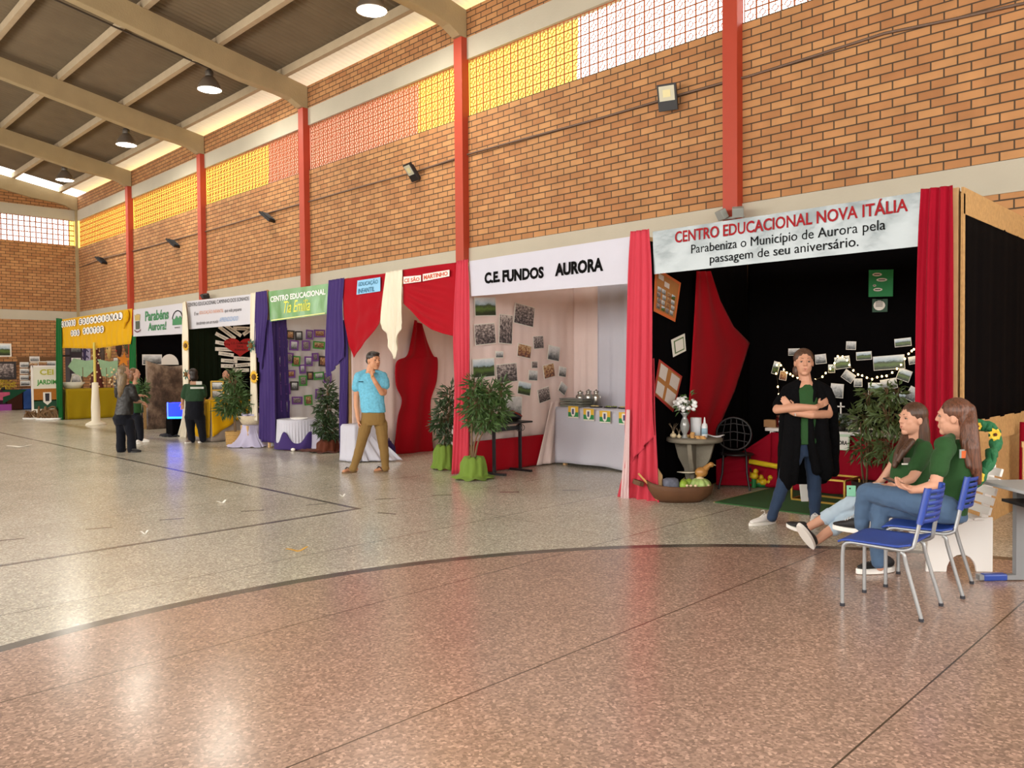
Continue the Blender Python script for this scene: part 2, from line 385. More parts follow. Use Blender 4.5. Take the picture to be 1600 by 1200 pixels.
outer('pink_glow_scrim',-21.2,-14.3,mat('pink_glow_scrim','#d79a86',.8,trans=.5),'dull pink sheet added for the dim light behind the pierced blocks between the yellow stretches','scrim')
# ================================================================== BOOTH CLOTHS AND BANNERS
FY = 7.6; BK = 10.05
PXL = [-2.16,-5.45,-8.55,-11.55,-14.35,-18.1,-21.25]     # partitions between the booths
CL = lambda n,c,**k: cloth(n,c,**k)
C_PINK=CL('coral_cloth','#cb4252'); C_RED=CL('red_cloth','#a80a1c'); C_DEEP=CL('crimson_cloth','#9c0824'); C_PUR=CL('purple_cloth','#463570'); C_LIL=CL('lilac_cloth','#c9c4de')
C_CRE=CL('cream_cloth','#ece4cf'); C_WHT=CL('white_cloth','#cfcfdb'); C_ROSE=CL('rosy_white_cloth','#f2dfda'); C_BLK=mat('black_cloth','#060506',.95,bump=.1,bscale=40,spec=.05); C_YEL=CL('yellow_cloth','#dba80c'); C_MUS=CL('mustard_cloth','#937d0c',trans=.05)
C_GRN=CL('green_cloth','#145c2a'); C_LIME=CL('lime_cloth','#75903c'); C_DGRN=mat('dark_green_cloth','#10190c',.9,spec=.1); C_BRN=CL('brown_cloth','#5a2e1e',trans=0)
WOOD=mat('raw_timber','#c9a574',.8,var=.15,vscale=12); OSB=mat('strand_board','#b58f5a',.85,var=.35,vscale=28,bump=.2,bscale=60)
PAPER=mat('white_paper','#e9e6dd',.8); INK=mat('black_ink','#070607',.8,spec=.1); WHITEP=mat('white_paint','#eceae6',.45)
METAL=mat('dull_metal','#b9b9b4',.32,metal=1); BLACKM=mat('black_metal','#17171a',.4); BLACKP=mat('black_plastic','#101012',.45)

def px_y(Y,*pts): return [atY(x,y,Y) for x,y in pts]
def px_x(X,*pts): return [atX(x,y,X) for x,y in pts]
def surf(mb, top, bot, nrm, nu=40, nv=24, fu=0, fv=0, amp=.02, seed=0, v0=.35, curve=False):
    """a cloth spanned between two edges, with folds running down (fu) or across (fv)"""
    n=Vector(nrm).normalized()
    if curve: top=smooth_path(top,24); bot=smooth_path(bot,24)
    def fn(u,v):
        p=poly_at(top,u).lerp(poly_at(bot,u),v); w=0
        if fu: w+=(math.sin(2*math.pi*fu*u+seed+.9*math.sin(3.1*v+seed))+.45*math.sin(2*math.pi*fu*2.3*u+2*seed+2*v))*(v0+(1-v0)*v)
        if fv: w+=math.sin(2*math.pi*fv*v+seed+1.5*math.sin(3*u))*math.sin(math.pi*min(1,max(0,u)))*1.1
        return p+n*(amp*w)
    return mb.grid(fn,nu,nv)
FRONT=(0,-1,0)
def quad_fn(tl,tr,br,bl):
    tl,tr,br,bl=map(Vector,(tl,tr,br,bl)); n=(tr-tl).cross(tl-bl).normalized()*1
    if n.dot(EYE-tl)<0: n=-n
    def f(u,v,off=0): return bl.lerp(br,u).lerp(tl.lerp(tr,u),v)+n*off
    return f
def sheetq(mb,f,nu=1,nv=1,wob=0,k=3,seed=0,thick=.004):
    """a thin two-sided sheet over quad function f"""
    def g(off): return lambda u,v: f(u,v,off+wob*(math.sin(k*6.28*u+seed+3*v)+.5*math.sin(k*9*u-5*v+seed)))
    mb.grid(g(0),nu,nv); a=g(-thick); mb.grid(lambda u,v:a(1-u,v),nu,nv)
    # rim
    e=[]
    for u0,v0_,u1,v1 in ((0,0,1,0),(1,0,1,1),(1,1,0,1),(0,1,0,0)):
        b=g(0); mb.grid(lambda u,v:(a if v>.5 else b)(lerp(u0,u1,u),lerp(v0_,v1,u)),max(nu,nv),1,False)
    return g(0)
def write(parent,name,m,lines):
    """lines: (text, tl, tr, br, bl, bold, shear) with 3D corners"""
    for (t,tl,tr,br,bl,bold,sh) in lines: letters(MB(),t,quad_fn(tl,tr,br,bl),0,0,1,1,bold,sh,.006).build(name,m,parent)

# ---- partitions and backs (strand board on timber)
for i,x in enumerate(PXL):
    lab=['strand board partition covered in black cloth beside the desk','strand board partition between the black booth and the white booth','strand board partition hung with big old photographs','partition of the white and red draped booth','partition behind the wall of purple and green frames','partition behind the red paper heart','partition behind the black cloth over the old photograph backdrop'][i]
    t=thing('booth_partition',lab,'partition',(x,FY+.06,0))
    MB().box((0,1.2,1.5),(.02,2.4,3.0)).build('panel',OSB,t)
    mb=MB()
    for dy in (.0,2.4): mb.box((0,dy,1.54),(.05,.05,3.08))
    mb.box((0,1.2,3.03),(.05,2.4,.05)); mb.build('timber_frame',WOOD,t)
mb=MB()

def backdrop(name,label,m,top,bot,nrm,fu=9,amp=.012,**k):
    o=surf(MB(),top,bot,nrm,60,10,fu=fu,amp=amp,**k).build(name,m,solid=.003); return tag(o,label,'backdrop cloth')
Vv=lambda *a: Vector(a)
def left_wall(name,label,m,X,y0,y1,z0,z1,fu=9,amp=.012,**k):
    return backdrop(name,label,m,[(X,y0,z1),(X,y1,z1)],[(X,y0,z0),(X,y1,z0)],(1,0,0),fu,amp,**k)
def back_wall(name,label,m,x0,x1,Y,z0,z1,fu=9,amp=.012,**k):
    return backdrop(name,label,m,[(x0,Y,z1),(x1,Y,z1)],[(x0,Y,z0),(x1,Y,z0)],(0,-1,0),fu,amp,**k)

# ---------- booth with the silver banner (black)
left_wall('black_curtain','black cloth on the left side wall under the silver banner',C_BLK,-5.40,7.66,10.0,.02,3.0)
back_wall('black_curtain','black cloth across the back wall behind the string of lights',C_BLK,-5.38,-2.22,9.97,.02,3.0)
o=left_wall('black_curtain','black cloth hung inside the strand board frame right of the red drape',C_BLK,-2.10,7.70,9.95,1.03,2.86,fu=4,amp=.008)
mb=MB()
mb.box((-2.105,8.85,2.965),(.02,2.4,.23)); mb.box((-2.105,8.85,.93),(.02,2.4,.22)); mb.box((-2.105,7.665,1.5),(.02,.06,3.05)); mb.box((-2.105,10.0,1.5),(.02,.07,2.9))
tag(mb.build('board_frame',OSB),'raw strand board edging around the black cloth at the right end','board')
back_wall('red_base_cloth','red cloth along the foot of the right end panel behind the bench',C_DEEP,-2.05,-.6,9.4,.05,.95,fu=5)

bA=thing('silver_banner','long silver plastic banner with red and black lettering','banner',atY(1230,360,7.56))
q=px_y(7.56,(1020,362),(1441,299.5),(1434,385),(1022,428.5)); o0=bA.location.copy()
SILV=mat('silver_banner_vinyl','#7c898d',.22,spec=.7,var=.06,vscale=5,bump=.25,bscale=5)
def rel(pts): return [Vector(p)-o0 for p in pts]
fA=quad_fn(*q); mb=MB(); sheetq(mb,lambda u,v,off=0: fA(u,v,off)-o0,40,8,.0035,5); mb.build('sheet',SILV,bA)
def L4(Y,l,r): # l=(x,ytop,ybot) r=(x,ytop,ybot)
    return [atY(l[0],l[1],Y)-o0,atY(r[0],r[1],Y)-o0,atY(r[0],r[2],Y)-o0,atY(l[0],l[2],Y)-o0]
REDI=mat('red_lettering','#8e0f18',.6,spec=.2)
write(bA,'lettering',REDI,[('CENTRO EDUCACIONAL NOVA ITÁLIA',*L4(7.548,(1054,357.5,380),(1418.5,304,330)),.022,0)])
write(bA,'lettering',INK,[('Parabeniza o Município de Aurora pela',*L4(7.548,(1079.5,382.5,400.5),(1383,342,363.5)),0,0),('passagem de seu aniversário.',*L4(7.548,(1108.5,398,415),(1341,368.5,389.5)),.002,0)])

def column_drape(name,label,m,left,right,fu=4,amp=.022,tails=None,Y=7.56,nrm=FRONT,cat='drape',curve=True):
    """left/right: pixel edges from top to bottom; tails: (left,right) of a second layer"""
    t=thing(name,label,cat,atY(*left[-1],Y)); o=t.location.copy()
    L_=[p-o for p in px_y(Y,*left)]; R_=[p-o for p in px_y(Y,*right)]
    def fold(L,Rr,fu,amp,dy,seed):
        mb=MB(); L=smooth_path(L,24); Rr=smooth_path(Rr,24); n=Vector(nrm)
        def fn(u,v): 
            p=poly_at(L,v).lerp(poly_at(Rr,v),u)
            w=(math.sin(2*math.pi*fu*u+seed+.8*math.sin(4*v))+.4*math.sin(4.4*math.pi*fu*u+3*v+seed))*(.45+.55*v)
            return p+n*(amp*w+dy)
        return mb.grid(fn,44,40)
    fold(L_,R_,fu,amp,0.02,1).build('upper_fall',m,t,solid=.004)
    if tails:
        L2=[p-o for p in px_y(Y,*tails[0])]; R2=[p-o for p in px_y(Y,*tails[1])]
        fold(L2,R2,fu+1,amp*1.3,-.02,2).build('lower_fall',m,t,solid=.004)
    return t
column_drape('red_drape','deep red drape at the right end of the silver banner',C_DEEP,[(1441,296),(1437,380),(1433,560),(1431,824)],[(1490,290),(1491.5,400),(1492,600),(1491,828)],fu=3,amp=.03)
column_drape('coral_drape','coral drape between the silver banner and the white valance',C_PINK,[(988,362),(984.5,430),(982,560),(979,700),(977,735)],[(1016,358),(1021,430),(1022,560),(1023,640),(1025,678)],fu=3,amp=.028,
   tails=([(985,560),(982,640),(976,720),(964,780)],[(1022,560),(1024,660),(1028,725),(1031,788)]))
column_drape('sheer_drape','narrow sheer white strip on the left of the coral drape',CL('sheer_cloth','#ecd6d6',trans=.4),[(981,640),(976,720),(971,781)],[(986,640),(985,720),(984,783)],fu=2,amp=.012,Y=7.53)

# red triangle of cloth on the black side wall
o=MB(); X=-5.36
Ld=px_x(X,(1086,424),(1083,480),(1079,540),(1075,600),(1070,660),(1066,700)); Rd=px_x(X,(1107,424),(1122,470),(1143,510),(1169,536),(1146,610),(1112,690))
o.grid(lambda u,v: poly_at(Ld,v).lerp(poly_at(Rd,v),u)+Vector((.02+.012*math.sin(14*u+2*v),0,0)),24,30)
tag(o.build('red_triangle_cloth',C_RED,solid=.004),'red cloth falling to a point on the black side wall by the vase','drape')

# ---------- booth with the white valance
left_wall('rosy_backdrop','rosy white cloth behind the old photographs under the white valance',C_ROSE,-8.50,7.66,10.0,.42,3.0,fu=5,amp=.014)
left_wall('red_base_cloth','red cloth along the foot of the photograph wall behind the black desk',C_RED,-8.455,7.7,10.0,.01,.48,fu=3,amp=.01)
back_wall('rosy_backdrop','rosy white cloth behind the milk cans under the white valance',C_ROSE,-8.5,-7.85,9.98,.02,3.0,fu=2,amp=.014)
back_wall('white_curtain','sheer white curtain hanging beside the coral drape behind the milk can table',C_WHT,-7.95,-5.5,9.93,.02,3.0,fu=8,amp=.02)
tW=thing('white_valance','white cloth valance with black cut out lettering','banner',atY(860,430,7.56)); o0=tW.location.copy()
q=px_y(7.56,(733,408),(985,369.5),(984,443),(737,463)); f=quad_fn(*q)
mb=MB(); sheetq(mb,lambda u,v,off=0:f(u,v,off)-o0,50,10,.004,2.2,1); mb.build('cloth',C_WHT,tW)
write(tW,'lettering',INK,[('C.E.',*L4(7.547,(756.5,426,444),(780.5,423,440.5)),.05,0),('FUNDOS',*L4(7.547,(784.5,422,441.5),(849,416,434.5)),.05,0),('AURORA',*L4(7.547,(866.5,412,432),(942,401.5,423.5)),.05,0)])
column_drape('coral_drape','coral drape on the post behind the green wrapped plant pots',C_PINK,[(716,408),(711,520),(713,610),(708,741)],[(733,405),(736.5,470),(736,600),(734,738)],fu=4,amp=.022)
# loose white tail at the corner
mb=MB(); surf(mb,[(-8.44,9.35,1.0),(-8.44,9.9,1.0)],[(-8.40,8.95,.02),(-8.38,9.9,.02)],(1,-.4,0),24,20,fu=4,amp=.022)
tag(mb.build('white_cloth_tail',C_ROSE,solid=.004),'white cloth tail trailing on the floor left of the milk can table','drape')

# ---------- booth with red swags
left_wall('rosy_backdrop','rosy white cloth on the side wall behind the red swags',C_ROSE,-11.50,7.66,10.0,.02,3.0,fu=6,amp=.016)
back_wall('rosy_backdrop','rosy white cloth on the back wall right of the tall red figure drape',C_ROSE,-11.5,-8.6,9.98,.02,3.0,fu=7,amp=.016)
def swag(name,label,m,top,bot,fv=5,amp=.022,fu=0,Y=7.56):
    mb=MB(); surf(mb,px_y(Y,*top),px_y(Y,*bot),FRONT,36,30,fu=fu,fv=fv,amp=amp,curve=False)
    return tag(mb.build(name,m,solid=.004),label,'swag')
swag('red_swag','red swag falling to a point under the blue paper sign',C_RED,[(536,436),(603,427)],[(538,500),(546,535),(552.5,559),(563,546),(578,528),(592,506),(602,470)],3,.016,2)
swag('red_swag','red swag gathered under the orange lettered paper signs',C_RED,[(629,421.5),(713,410)],[(630,474),(646,489),(660,504),(676,515),(692,521),(711,526)],5,.02)
swag('cream_swag','cream cloth tail hanging between the two red swags',C_CRE,[(603,425.5),(629,421)],[(595,505),(604,525),(612,555),(618.5,562),(620,530),(628,505)],0,.022,4,7.53)
# tall red drape shaped like a figure
X=-11.44; Ld=px_x(X,(646,500),(640,530),(633,556),(616,566),(615.5,602),(625,625),(619,650),(616,680),(613,710)); Rd=px_x(X,(660,508),(668,535),(677,556),(683,561),(681,595),(671,627),(672,665),(673,690),(674,706))
mb=MB(); Ls=smooth_path(Ld,40); Rs=smooth_path(Rd,40)
mb.grid(lambda u,v: poly_at(Ls,v).lerp(poly_at(Rs,v),u)+Vector((.03*math.sin(11*u+3*v)+.03,0,0)),30,50)
tag(mb.build('red_figure_drape',C_RED,solid=.004),'tall red drape pinched at the waist on the rosy wall','drape')
column_drape('purple_drape','purple drape right of the green banner beside the red swag',C_PUR,[(516,438),(513,500),(511,560),(512,592)],[(540,434),(538,480),(541,530),(540,556)],fu=4,amp=.022,
   tails=([(528,500),(530,570),(529,640),(531,713)],[(541,500),(543,560),(542,620),(539,716)]))
def paper_sign(name,label,m,corners,lines,im,Y=7.525,cat='sign'):
    t=thing(name,label,cat,atY(*corners[3],Y)); o=t.location.copy(); f=quad_fn(*px_y(Y,*corners)); mb=MB(); sheetq(mb,lambda u,v,off=0:f(u,v,off)-o,2,2); mb.build('paper',m,t)
    mb=MB()
    for (s,u0,v0,w,h,b) in lines: letters(mb,s,lambda u,v,off:f(u,v,off)-o,u0,v0,w,h,b,0,.006)
    mb.build('lettering',im,t); return t
BLUEP=mat('blue_paper','#8ec4e6',.8); TEALI=mat('teal_ink','#2c6f8e',.6); ORI=mat('orange_ink','#c9502e',.6)
paper_sign('paper_sign','pale blue paper sign with dark blue hand lettering on the red swag',BLUEP,[(558.5,438.5),(594,433),(594,455),(557,460.5)],[('EDUCAÇÃO',.08,.5,.84,.42,.02),('INFANTIL',.08,.06,.7,.34,.02)],TEALI)
paper_sign('paper_sign','short white paper strip with orange letters on the right red swag',PAPER,[(630.5,432.5),(657.5,430),(657.5,440),(630.5,443.5)],[('CE SÃO',.06,.12,.88,.72,.03)],ORI,7.52)
paper_sign('paper_sign','longer white paper strip with orange letters on the right red swag',PAPER,[(660.5,428.5),(702,421.5),(702,431.5),(660.5,439.5)],[('MARTINHO',.05,.16,.9,.66,.03)],ORI,7.52)

# ---------- booth with the green banner
left_wall('white_backdrop','white cloth hung with small purple and green frames',mat('grey_white_cloth','#d5d0d0',.8,var=.05,bump=.1,bscale=30,trans=.1),-14.30,7.66,10.0,.02,3.0,fu=11,amp=.012)
back_wall('white_backdrop','white cloth on the back wall behind the purple drape and the tall plant',C_WHT,-14.3,-11.65,9.98,.02,3.0,fu=7,amp=.012)
tG=thing('green_banner','green banner with white and yellow lettering','banner',atY(465,470,7.56)); o0=tG.location.copy()
q=px_y(7.56,(419,455.5),(513,443),(511.5,490.5),(422.5,502.5)); f=quad_fn(*q)
mb=MB(); sheetq(mb,lambda u,v,off=0:f(u,v,off)-o0,30,8,.003,4,1); mb.build('sheet',mat('green_banner_vinyl','#5f9456',.25,spec=.7,var=.3,vscale=2.5,bump=.25,bscale=6),tG)
mb=MB(); fr=lambda u,v,off=0:f(u,v,off)-o0
for (a,b,c,d) in ((.03,.97,.02,.05),): mb.grid(lambda u,v: fr(lerp(a,b,u),lerp(c,d,v),.012),20,1)
mb.build('border_stripe',mat('pale_yellow_print','#e6e08a',.4),tG)
write(tG,'lettering',WHITEP,[('CENTRO EDUCACIONAL',*L4(7.549,(422,463.5,472.5),(508,451,460)),.03,0)])
write(tG,'script_lettering',mat('yellow_print','#ece43a',.4),[('Tia Emilia',*L4(7.549,(443,471,489.5),(484,466.5,485)),.0,.35)])
column_drape('purple_drape','purple drape left of the green banner',C_PUR,[(402,456.5),(401,490),(400,531),(402,550)],[(418.7,454),(421,490),(418,515),(411,578)],fu=4,amp=.02,
   tails=([(404.5,500),(404.5,600),(404,690)],[(424,500),(428,580),(430,692)]))
X=-14.22
mb=MB(); surf(mb,[(X,7.68,3.0),(X,7.98,3.0)],[(X,7.68,.35),(X,8.02,.35)],(1,0,0),30,20,fu=3,amp=.03)
tag(mb.build('purple_inner_drape',C_PUR,solid=.004),'dark purple fold hanging inside the booth left of the framed pictures','drape')

# ---------- booth with the black and dark green curtains
left_wall('black_backdrop','black cloth behind the red paper heart and paper strips',C_BLK,-18.05,8.28,10.0,.02,3.0,fu=4,amp=.008)
left_wall('dark_green_curtain','dark green pleated curtain left of the red paper heart',C_DGRN,-18.02,7.66,8.42,.02,3.0,fu=5,amp=.02)
tE=thing('printed_banner','white banner with black, orange and blue printed words','banner',atY(340,485,7.56)); o0=tE.location.copy()
q=px_y(7.56,(291,471),(393,459.5),(391.5,506.5),(296,514.5)); f=quad_fn(*q); fE=lambda u,v,off=0:f(u,v,off)-o0
mb=MB(); sheetq(mb,fE,30,8,.003,3,2); mb.build('sheet',mat('white_banner_vinyl','#c6c6cd',.3,spec=.6,bump=.15,bscale=6),tE)
mb=MB(); letters(mb,'CENTRO EDUCACIONAL CAMINHO DOS SONHOS',fE,.03,.80,.94,.13,0,0,.0105); letters(mb,'É na',fE,.12,.47,.07,.14,0,.3,.0105); letters(mb,'que vida pequena',fE,.62,.44,.25,.15,0,.3,.0105); letters(mb,'descobrindo com um mundo',fE,.14,.13,.37,.12,0,.3,.0105); mb.build('lettering',INK,tE)
mb=MB(); letters(mb,'EDUCAÇÃO INFANTIL',fE,.21,.46,.39,.17,0,.3,.0105); mb.build('orange_lettering',mat('orange_print','#d08a5e',.5),tE)
mb=MB(); letters(mb,'APRENDIZADO',fE,.53,.16,.29,.15,0,.3,.0105); mb.build('blue_lettering',mat('blue_print','#7aa0cc',.5),tE)
column_drape('cream_drape','cream drape with a sunflower right of the printed white banner',C_CRE,[(394,458),(393.5,520),(394,590),(393,655)],[(402,457),(401,520),(403,590),(404,658)],fu=3,amp=.02)
column_drape('cream_drape','cream drape with a sunflower left of the printed white banner',C_CRE,[(287.5,473),(287,540),(288,640),(277,688)],[(291,471),(296,520),(296,640),(292,691)],fu=3,amp=.02,Y=7.5)

# ---------- booth with the crest banner
left_wall('black_backdrop','black cloth above the old photograph backdrop',C_BLK,-21.2,7.66,10.0,.9,3.0,fu=3,amp=.006)
tF=thing('crest_banner','white banner with green congratulation, crest and hill emblem','banner',atY(248,500,7.56)); o0=tF.location.copy()
q=px_y(7.56,(208,484),(288.5,473),(287,521.5),(208.5,526)); f=quad_fn(*q); fF=lambda u,v,off=0:f(u,v,off)-o0
mb=MB(); sheetq(mb,fF,20,6,.003,3,2); mb.build('sheet',MATS['white_banner_vinyl'],tF)
GRI=mat('green_print','#2a7a48',.5)
mb=MB(); letters(mb,'Parabéns',fF,.26,.52,.46,.36,.03,0,.0085); letters(mb,'Aurora!',fF,.32,.17,.36,.29,.03,0,.0085); mb.build('lettering',GRI,tF)
def on(fn,mb,poly,off): mb.add([fn(u,v,off) for u,v in poly],[tuple(range(len(poly)))]); return mb
mb=MB(); on(fF,mb,[(.80,.30),(.97,.30),(.97,.5),(.93,.60),(.90,.5),(.87,.62),(.84,.5),(.80,.52)],.012); mb.build('hill_emblem',GRI,tF)
mb=MB(); n=14
for r0,r1 in ((.083,.095),): mb.grid(lambda u,v: fF(.885+lerp(r0,r1,v)*math.cos(math.pi*u),.5+3.0*lerp(r0,r1,v)*math.sin(math.pi*u),.012),n,1)
letters(mb,'www.sc',fF,.84,.19,.1,.05,0,0,.012); mb.build('emblem_arc',INK,tF)
mb=MB(); on(fF,mb,[(.05,.58),(.15,.58),(.16,.82),(.13,.76),(.115,.84),(.10,.77),(.085,.84),(.07,.76),(.04,.82)],.012); mb.build('crest_crown',mat('crest_gold','#b39a52',.5),tF)
mb=MB(); on(fF,mb,[(.06,.26),(.14,.26),(.145,.56),(.055,.56)],.012); on(fF,mb,[(.07,.42),(.13,.42),(.13,.5),(.07,.5)],.0125); mb.build('crest_shield',mat('crest_dark_green','#3d4a3a',.5),tF)
mb=MB(); mb.grid(lambda u,v: fF(lerp(.03,.17,u),.14+.25*(u-.5)**2*1.2+.05*v,.012),8,1); mb.build('crest_ribbon',mat('crest_ribbon','#5a2334',.5),tF)
column_drape('green_drape','green drape left of the crest banner below its corner',C_GRN,[(205,524),(205,560),(204.5,640)],[(214,524),(214.5,560),(214.5,645)],fu=2,amp=.03,Y=7.62)
# sepia backdrop
def photo_mat(name,cols,scale=3.0,mixz=1.0,contrast=.5,rough=.45):
    m,nt,N,L,b=nodes(name)
    tc=N('ShaderNodeTexCoord'); sp=N('ShaderNodeSeparateXYZ'); L(tc.outputs['Generated'],sp.inputs[0])
    oi=N('ShaderNodeObjectInfo'); n=N('ShaderNodeTexNoise',noise_dimensions='4D'); n.inputs['Scale'].default_value=scale; n.inputs['Detail'].default_value=5; n.inputs['Roughness'].default_value=.7
    ml=N('ShaderNodeMath',operation='MULTIPLY'); ml.inputs[1].default_value=50; L(oi.outputs['Random'],ml.inputs[0]); L(ml.outputs[0],n.inputs['W']); L(tc.outputs['Generated'],n.inputs['Vector'])
    a=N('ShaderNodeMath',operation='MULTIPLY_ADD'); L(sp.outputs['Z'],a.inputs[0]); a.inputs[1].default_value=mixz
    s=N('ShaderNodeMath',operation='MULTIPLY_ADD'); L(n.outputs['Fac'],s.inputs[0]); s.inputs[1].default_value=contrast*2; s.inputs[2].default_value=-contrast+(.5*(1-mixz))
    L(s.outputs[0],a.inputs[2]); r=N('ShaderNodeValToRGB'); L(a.outputs[0],r.inputs[0]); e=r.color_ramp.elements
    for i,(p,c) in enumerate(cols):
        k=e[i] if i<2 else e.new(p); k.position=p; k.color=(*hx(c),1)
    L(r.outputs[0],b.inputs['Base Color']); b.inputs['Roughness'].default_value=rough; return m
SEPIA=photo_mat('sepia_print',[(.2,'#2a211c'),(.75,'#8c7a68'),(.4,'#4c3d33'),(.55,'#6a5848'),(.95,'#a39280')],4,.25,.9)
mb=MB(); mb.grid(lambda u,v:(-20.95,lerp(7.78,9.15,u),lerp(.0,1.62+.32*(u-.5)**2*2,v)),24,12)
o=mb.build('photo_backdrop',SEPIA,solid=.004); tag(o,'large sepia old photograph backdrop sagging under the black cloth','backdrop cloth')

# ---------- booth with the yellow valance
tY=thing('yellow_valance','gathered yellow valance with letters on white ovals','banner',atY(150,515,7.56)); o0=tY.location.copy()
q=px_y(7.56,(96,499.5),(206.5,482),(205,537.5),(97,544)); f=quad_fn(*q); fY=lambda u,v,off=0:f(u,v,off)-o0
mb=MB(); mb.grid(lambda u,v: fY(u,v,(.02*math.sin(90*u+2*math.sin(5*v)))*(1-v)+.0)+Vector((0,0,-.06*(1-v)*math.sin(3.1*u)**2)),120,10); mb.build('cloth',C_YEL,tY,solid=.003)
mb=MB(); mi=MB()
def oval_word(word,u0,u1,v0,v1):
    n=len(word)
    for i,ch in enumerate(word):
        a=lerp(u0,u1,i/n); b=lerp(u0,u1,(i+1)/n); c=(a+b)/2; w=(b-a)*.56
        mb.add([fY(c+w*math.cos(t*.524),(v0+v1)/2+(v1-v0)*.56*math.sin(t*.524),.035) for t in range(12)],[tuple(range(12))])
        ww=w*(.3 if ch=='I' else 1.0); letters(mi,ch,fY,c-ww*.5,v0+.03,ww,(v1-v0)*.72,.02,0,.04)
oval_word('CENTRO',.015,.25,.72,.93); oval_word('EDUCACIONAL',.30,.90,.72,.93); oval_word('DOS',.17,.31,.38,.58); oval_word('SANTOS',.36,.66,.40,.61)
mb.build('white_oval',PAPER,tY); mi.build('lettering',INK,tY)
mb=MB(); 
for k in range(7): a=k*.9; mb.ell(fY(.955+.012*math.cos(a),.80+.09*math.sin(a),.05),(.09,.05,.09))
mb.cyl(fY(.955,.72,.05),fY(.93,.45,.05),.05,.015); mb.build('yellow_bow',C_YEL,tY)
column_drape('green_drape','green drape on the left post of the yellow valance booth',C_GRN,[(90,497),(90.5,570),(91,656)],[(98,498),(99,570),(99,659)],fu=2,amp=.04,Y=7.56)
tP=thing('white_pole','slim pole wrapped in cream cloth before the mustard counter','pole',atZ(150,664))
mb=MB(); mb.cyl((0,0,0),(0,0,2.3),.035); mb.build('shaft',mat('yellowish_pole','#c9b95a',.7),tP)
mb=MB(); mb.lathe([(.02,.0),(.27,.0),(.25,.05),(.11,.12),(.115,.5),(.09,.9),(.08,1.18),(.0,1.2)],n=20)
mb.build('cloth_wrap',C_CRE,tP)
# ================================================================== FIXTURES
GLOW=mat('lamp_glow','#ffffff',.5,emit='#fff4e2',estr=30); ALU=mat('lamp_aluminium','#a8a096',.38,metal=.85)
for i,(px,py,lab) in enumerate([(581,18,'large bell lamp nearest, at the top edge of the picture'),(327.5,141,'bell lamp in front of the second roof bay from the top'),(197.5,227,'bell lamp between the second lamp and the far corner'),(101.5,282,'farthest bell lamp near the end wall corner')]):
    p=atY(px,py,8.85); t=thing('high_bay_lamp','round white lit '+lab,'lamp',p,0,'bell lamps under the roof')
    top=roofz(8.85)-p.z+.05
    MB().lathe([(.29,0),(.285,.03),(.24,.14),(.16,.27),(.09,.34)],n=28).build('reflector',ALU,t,solid=.006)
    MB().lathe([(.09,.33),(.10,.36),(.10,.46),(.06,.5),(.0,.5)],n=20).build('ballast_housing',mat('lamp_housing','#6d675f',.5,metal=.6),t)
    MB().lathe([(0,.015),(.277,.015),(.277,.02),(0,.02)],n=28).build('diffuser',GLOW,t)
    MB().cyl((0,0,.48),(0,0,max(.52,top)),.012).build('hook',BLACKM,t)
    pl=bpy.data.lights.new('bell_lamp_light','AREA'); pl.shape='DISK'; pl.size=.5; pl.energy=LAMP_POWER; pl.color=(1,.93,.8)
    lo=bpy.data.objects.new('bell_lamp_light',pl); col.objects.link(lo); lo.parent=t; lo.location=(0,0,-.02)
    mb=MB(); x=p.x; zz=p.z+top
    mb.tube([(x,8.9,roofz(8.9)-.0),(x,6.8,roofz(6.8)-.03),(x,3.44,roofz(3.44)-.03),(x,2.3,roofz(2.4)-.03)],.022,6)
    tag(mb.build('conduit',mat('roof_conduit','#4a3f33',.6)),['dark conduit under the purlins feeding the nearest bell lamp','dark conduit feeding the bell lamp before the second bay','dark conduit feeding the third bell lamp','dark conduit feeding the farthest bell lamp'][i],'conduit')
cpts=[(1650,-8),(1600,5),(1480,32),(1382,52),(1270,88),(1167,120),(1145,125),(1055,150),(930,187),(800,222),(735,240),(650,268),(560,293),(479,316),(425,331),(366,349),(320,362),(275,374),(240,384),(205,393),(158,405),(124,418)]
tag(MB().tube([atY(x,y,10.72) for x,y in cpts],.018,6).build('wall_conduit',mat('wall_conduit','#6b5546',.6)),'thin conduit running along the brick wall between the floodlights','conduit')
for i,(px,py,rz,tilt,lab) in enumerate([(1043,152,20,20,'black floodlight nearest, right of the middle pillar gap'),(643,269,-10,35,'black floodlight left of the tall pillar over the red swags'),(417,339,-60,50,'black floodlight above the printed white banner'),(270,380,-60,50,'black floodlight above the crest banner'),(158,407,-60,50,'farthest black floodlight near the corner')]):
    p=atY(px,py,10.55); t=thing('floodlight','%s on the brick wall'%lab,'floodlight',p,0,'floodlights on the brick wall')
    M=(Matrix.Rotation(R(rz),3,'Z')@Matrix.Rotation(R(tilt),3,'X'))
    def rb(c,d): return MB().box(M@Vector(c),d,M)
    mb=rb((0,0,0),(.30,.06,.40)); 
    for k in range(7): mb.box(M@Vector((-.12+.04*k,.045,-.02)),(.012,.04,.3),M)
    mb.build('housing',BLACKM,t,bevel=.006)
    rb((0,-.032,.06),(.24,.01,.22)).build('glass',mat('floodlight_glass','#c9c6b0',.1,spec=.8),t)
    mb=rb((0,-.038,.06),(.12,.006,.11)); mb.build('led_panel',mat('led_panel','#d8cf9c',.4),t)
    MB().bar(M@Vector((-.1,.05,-.05)),(0-.06,.19,-.1),.02).bar(M@Vector((.1,.05,-.05)),(.06,.19,-.1),.02).bar((-.06,.18,-.1),(.06,.18,-.1),.02).build('bracket',BLACKM,t)
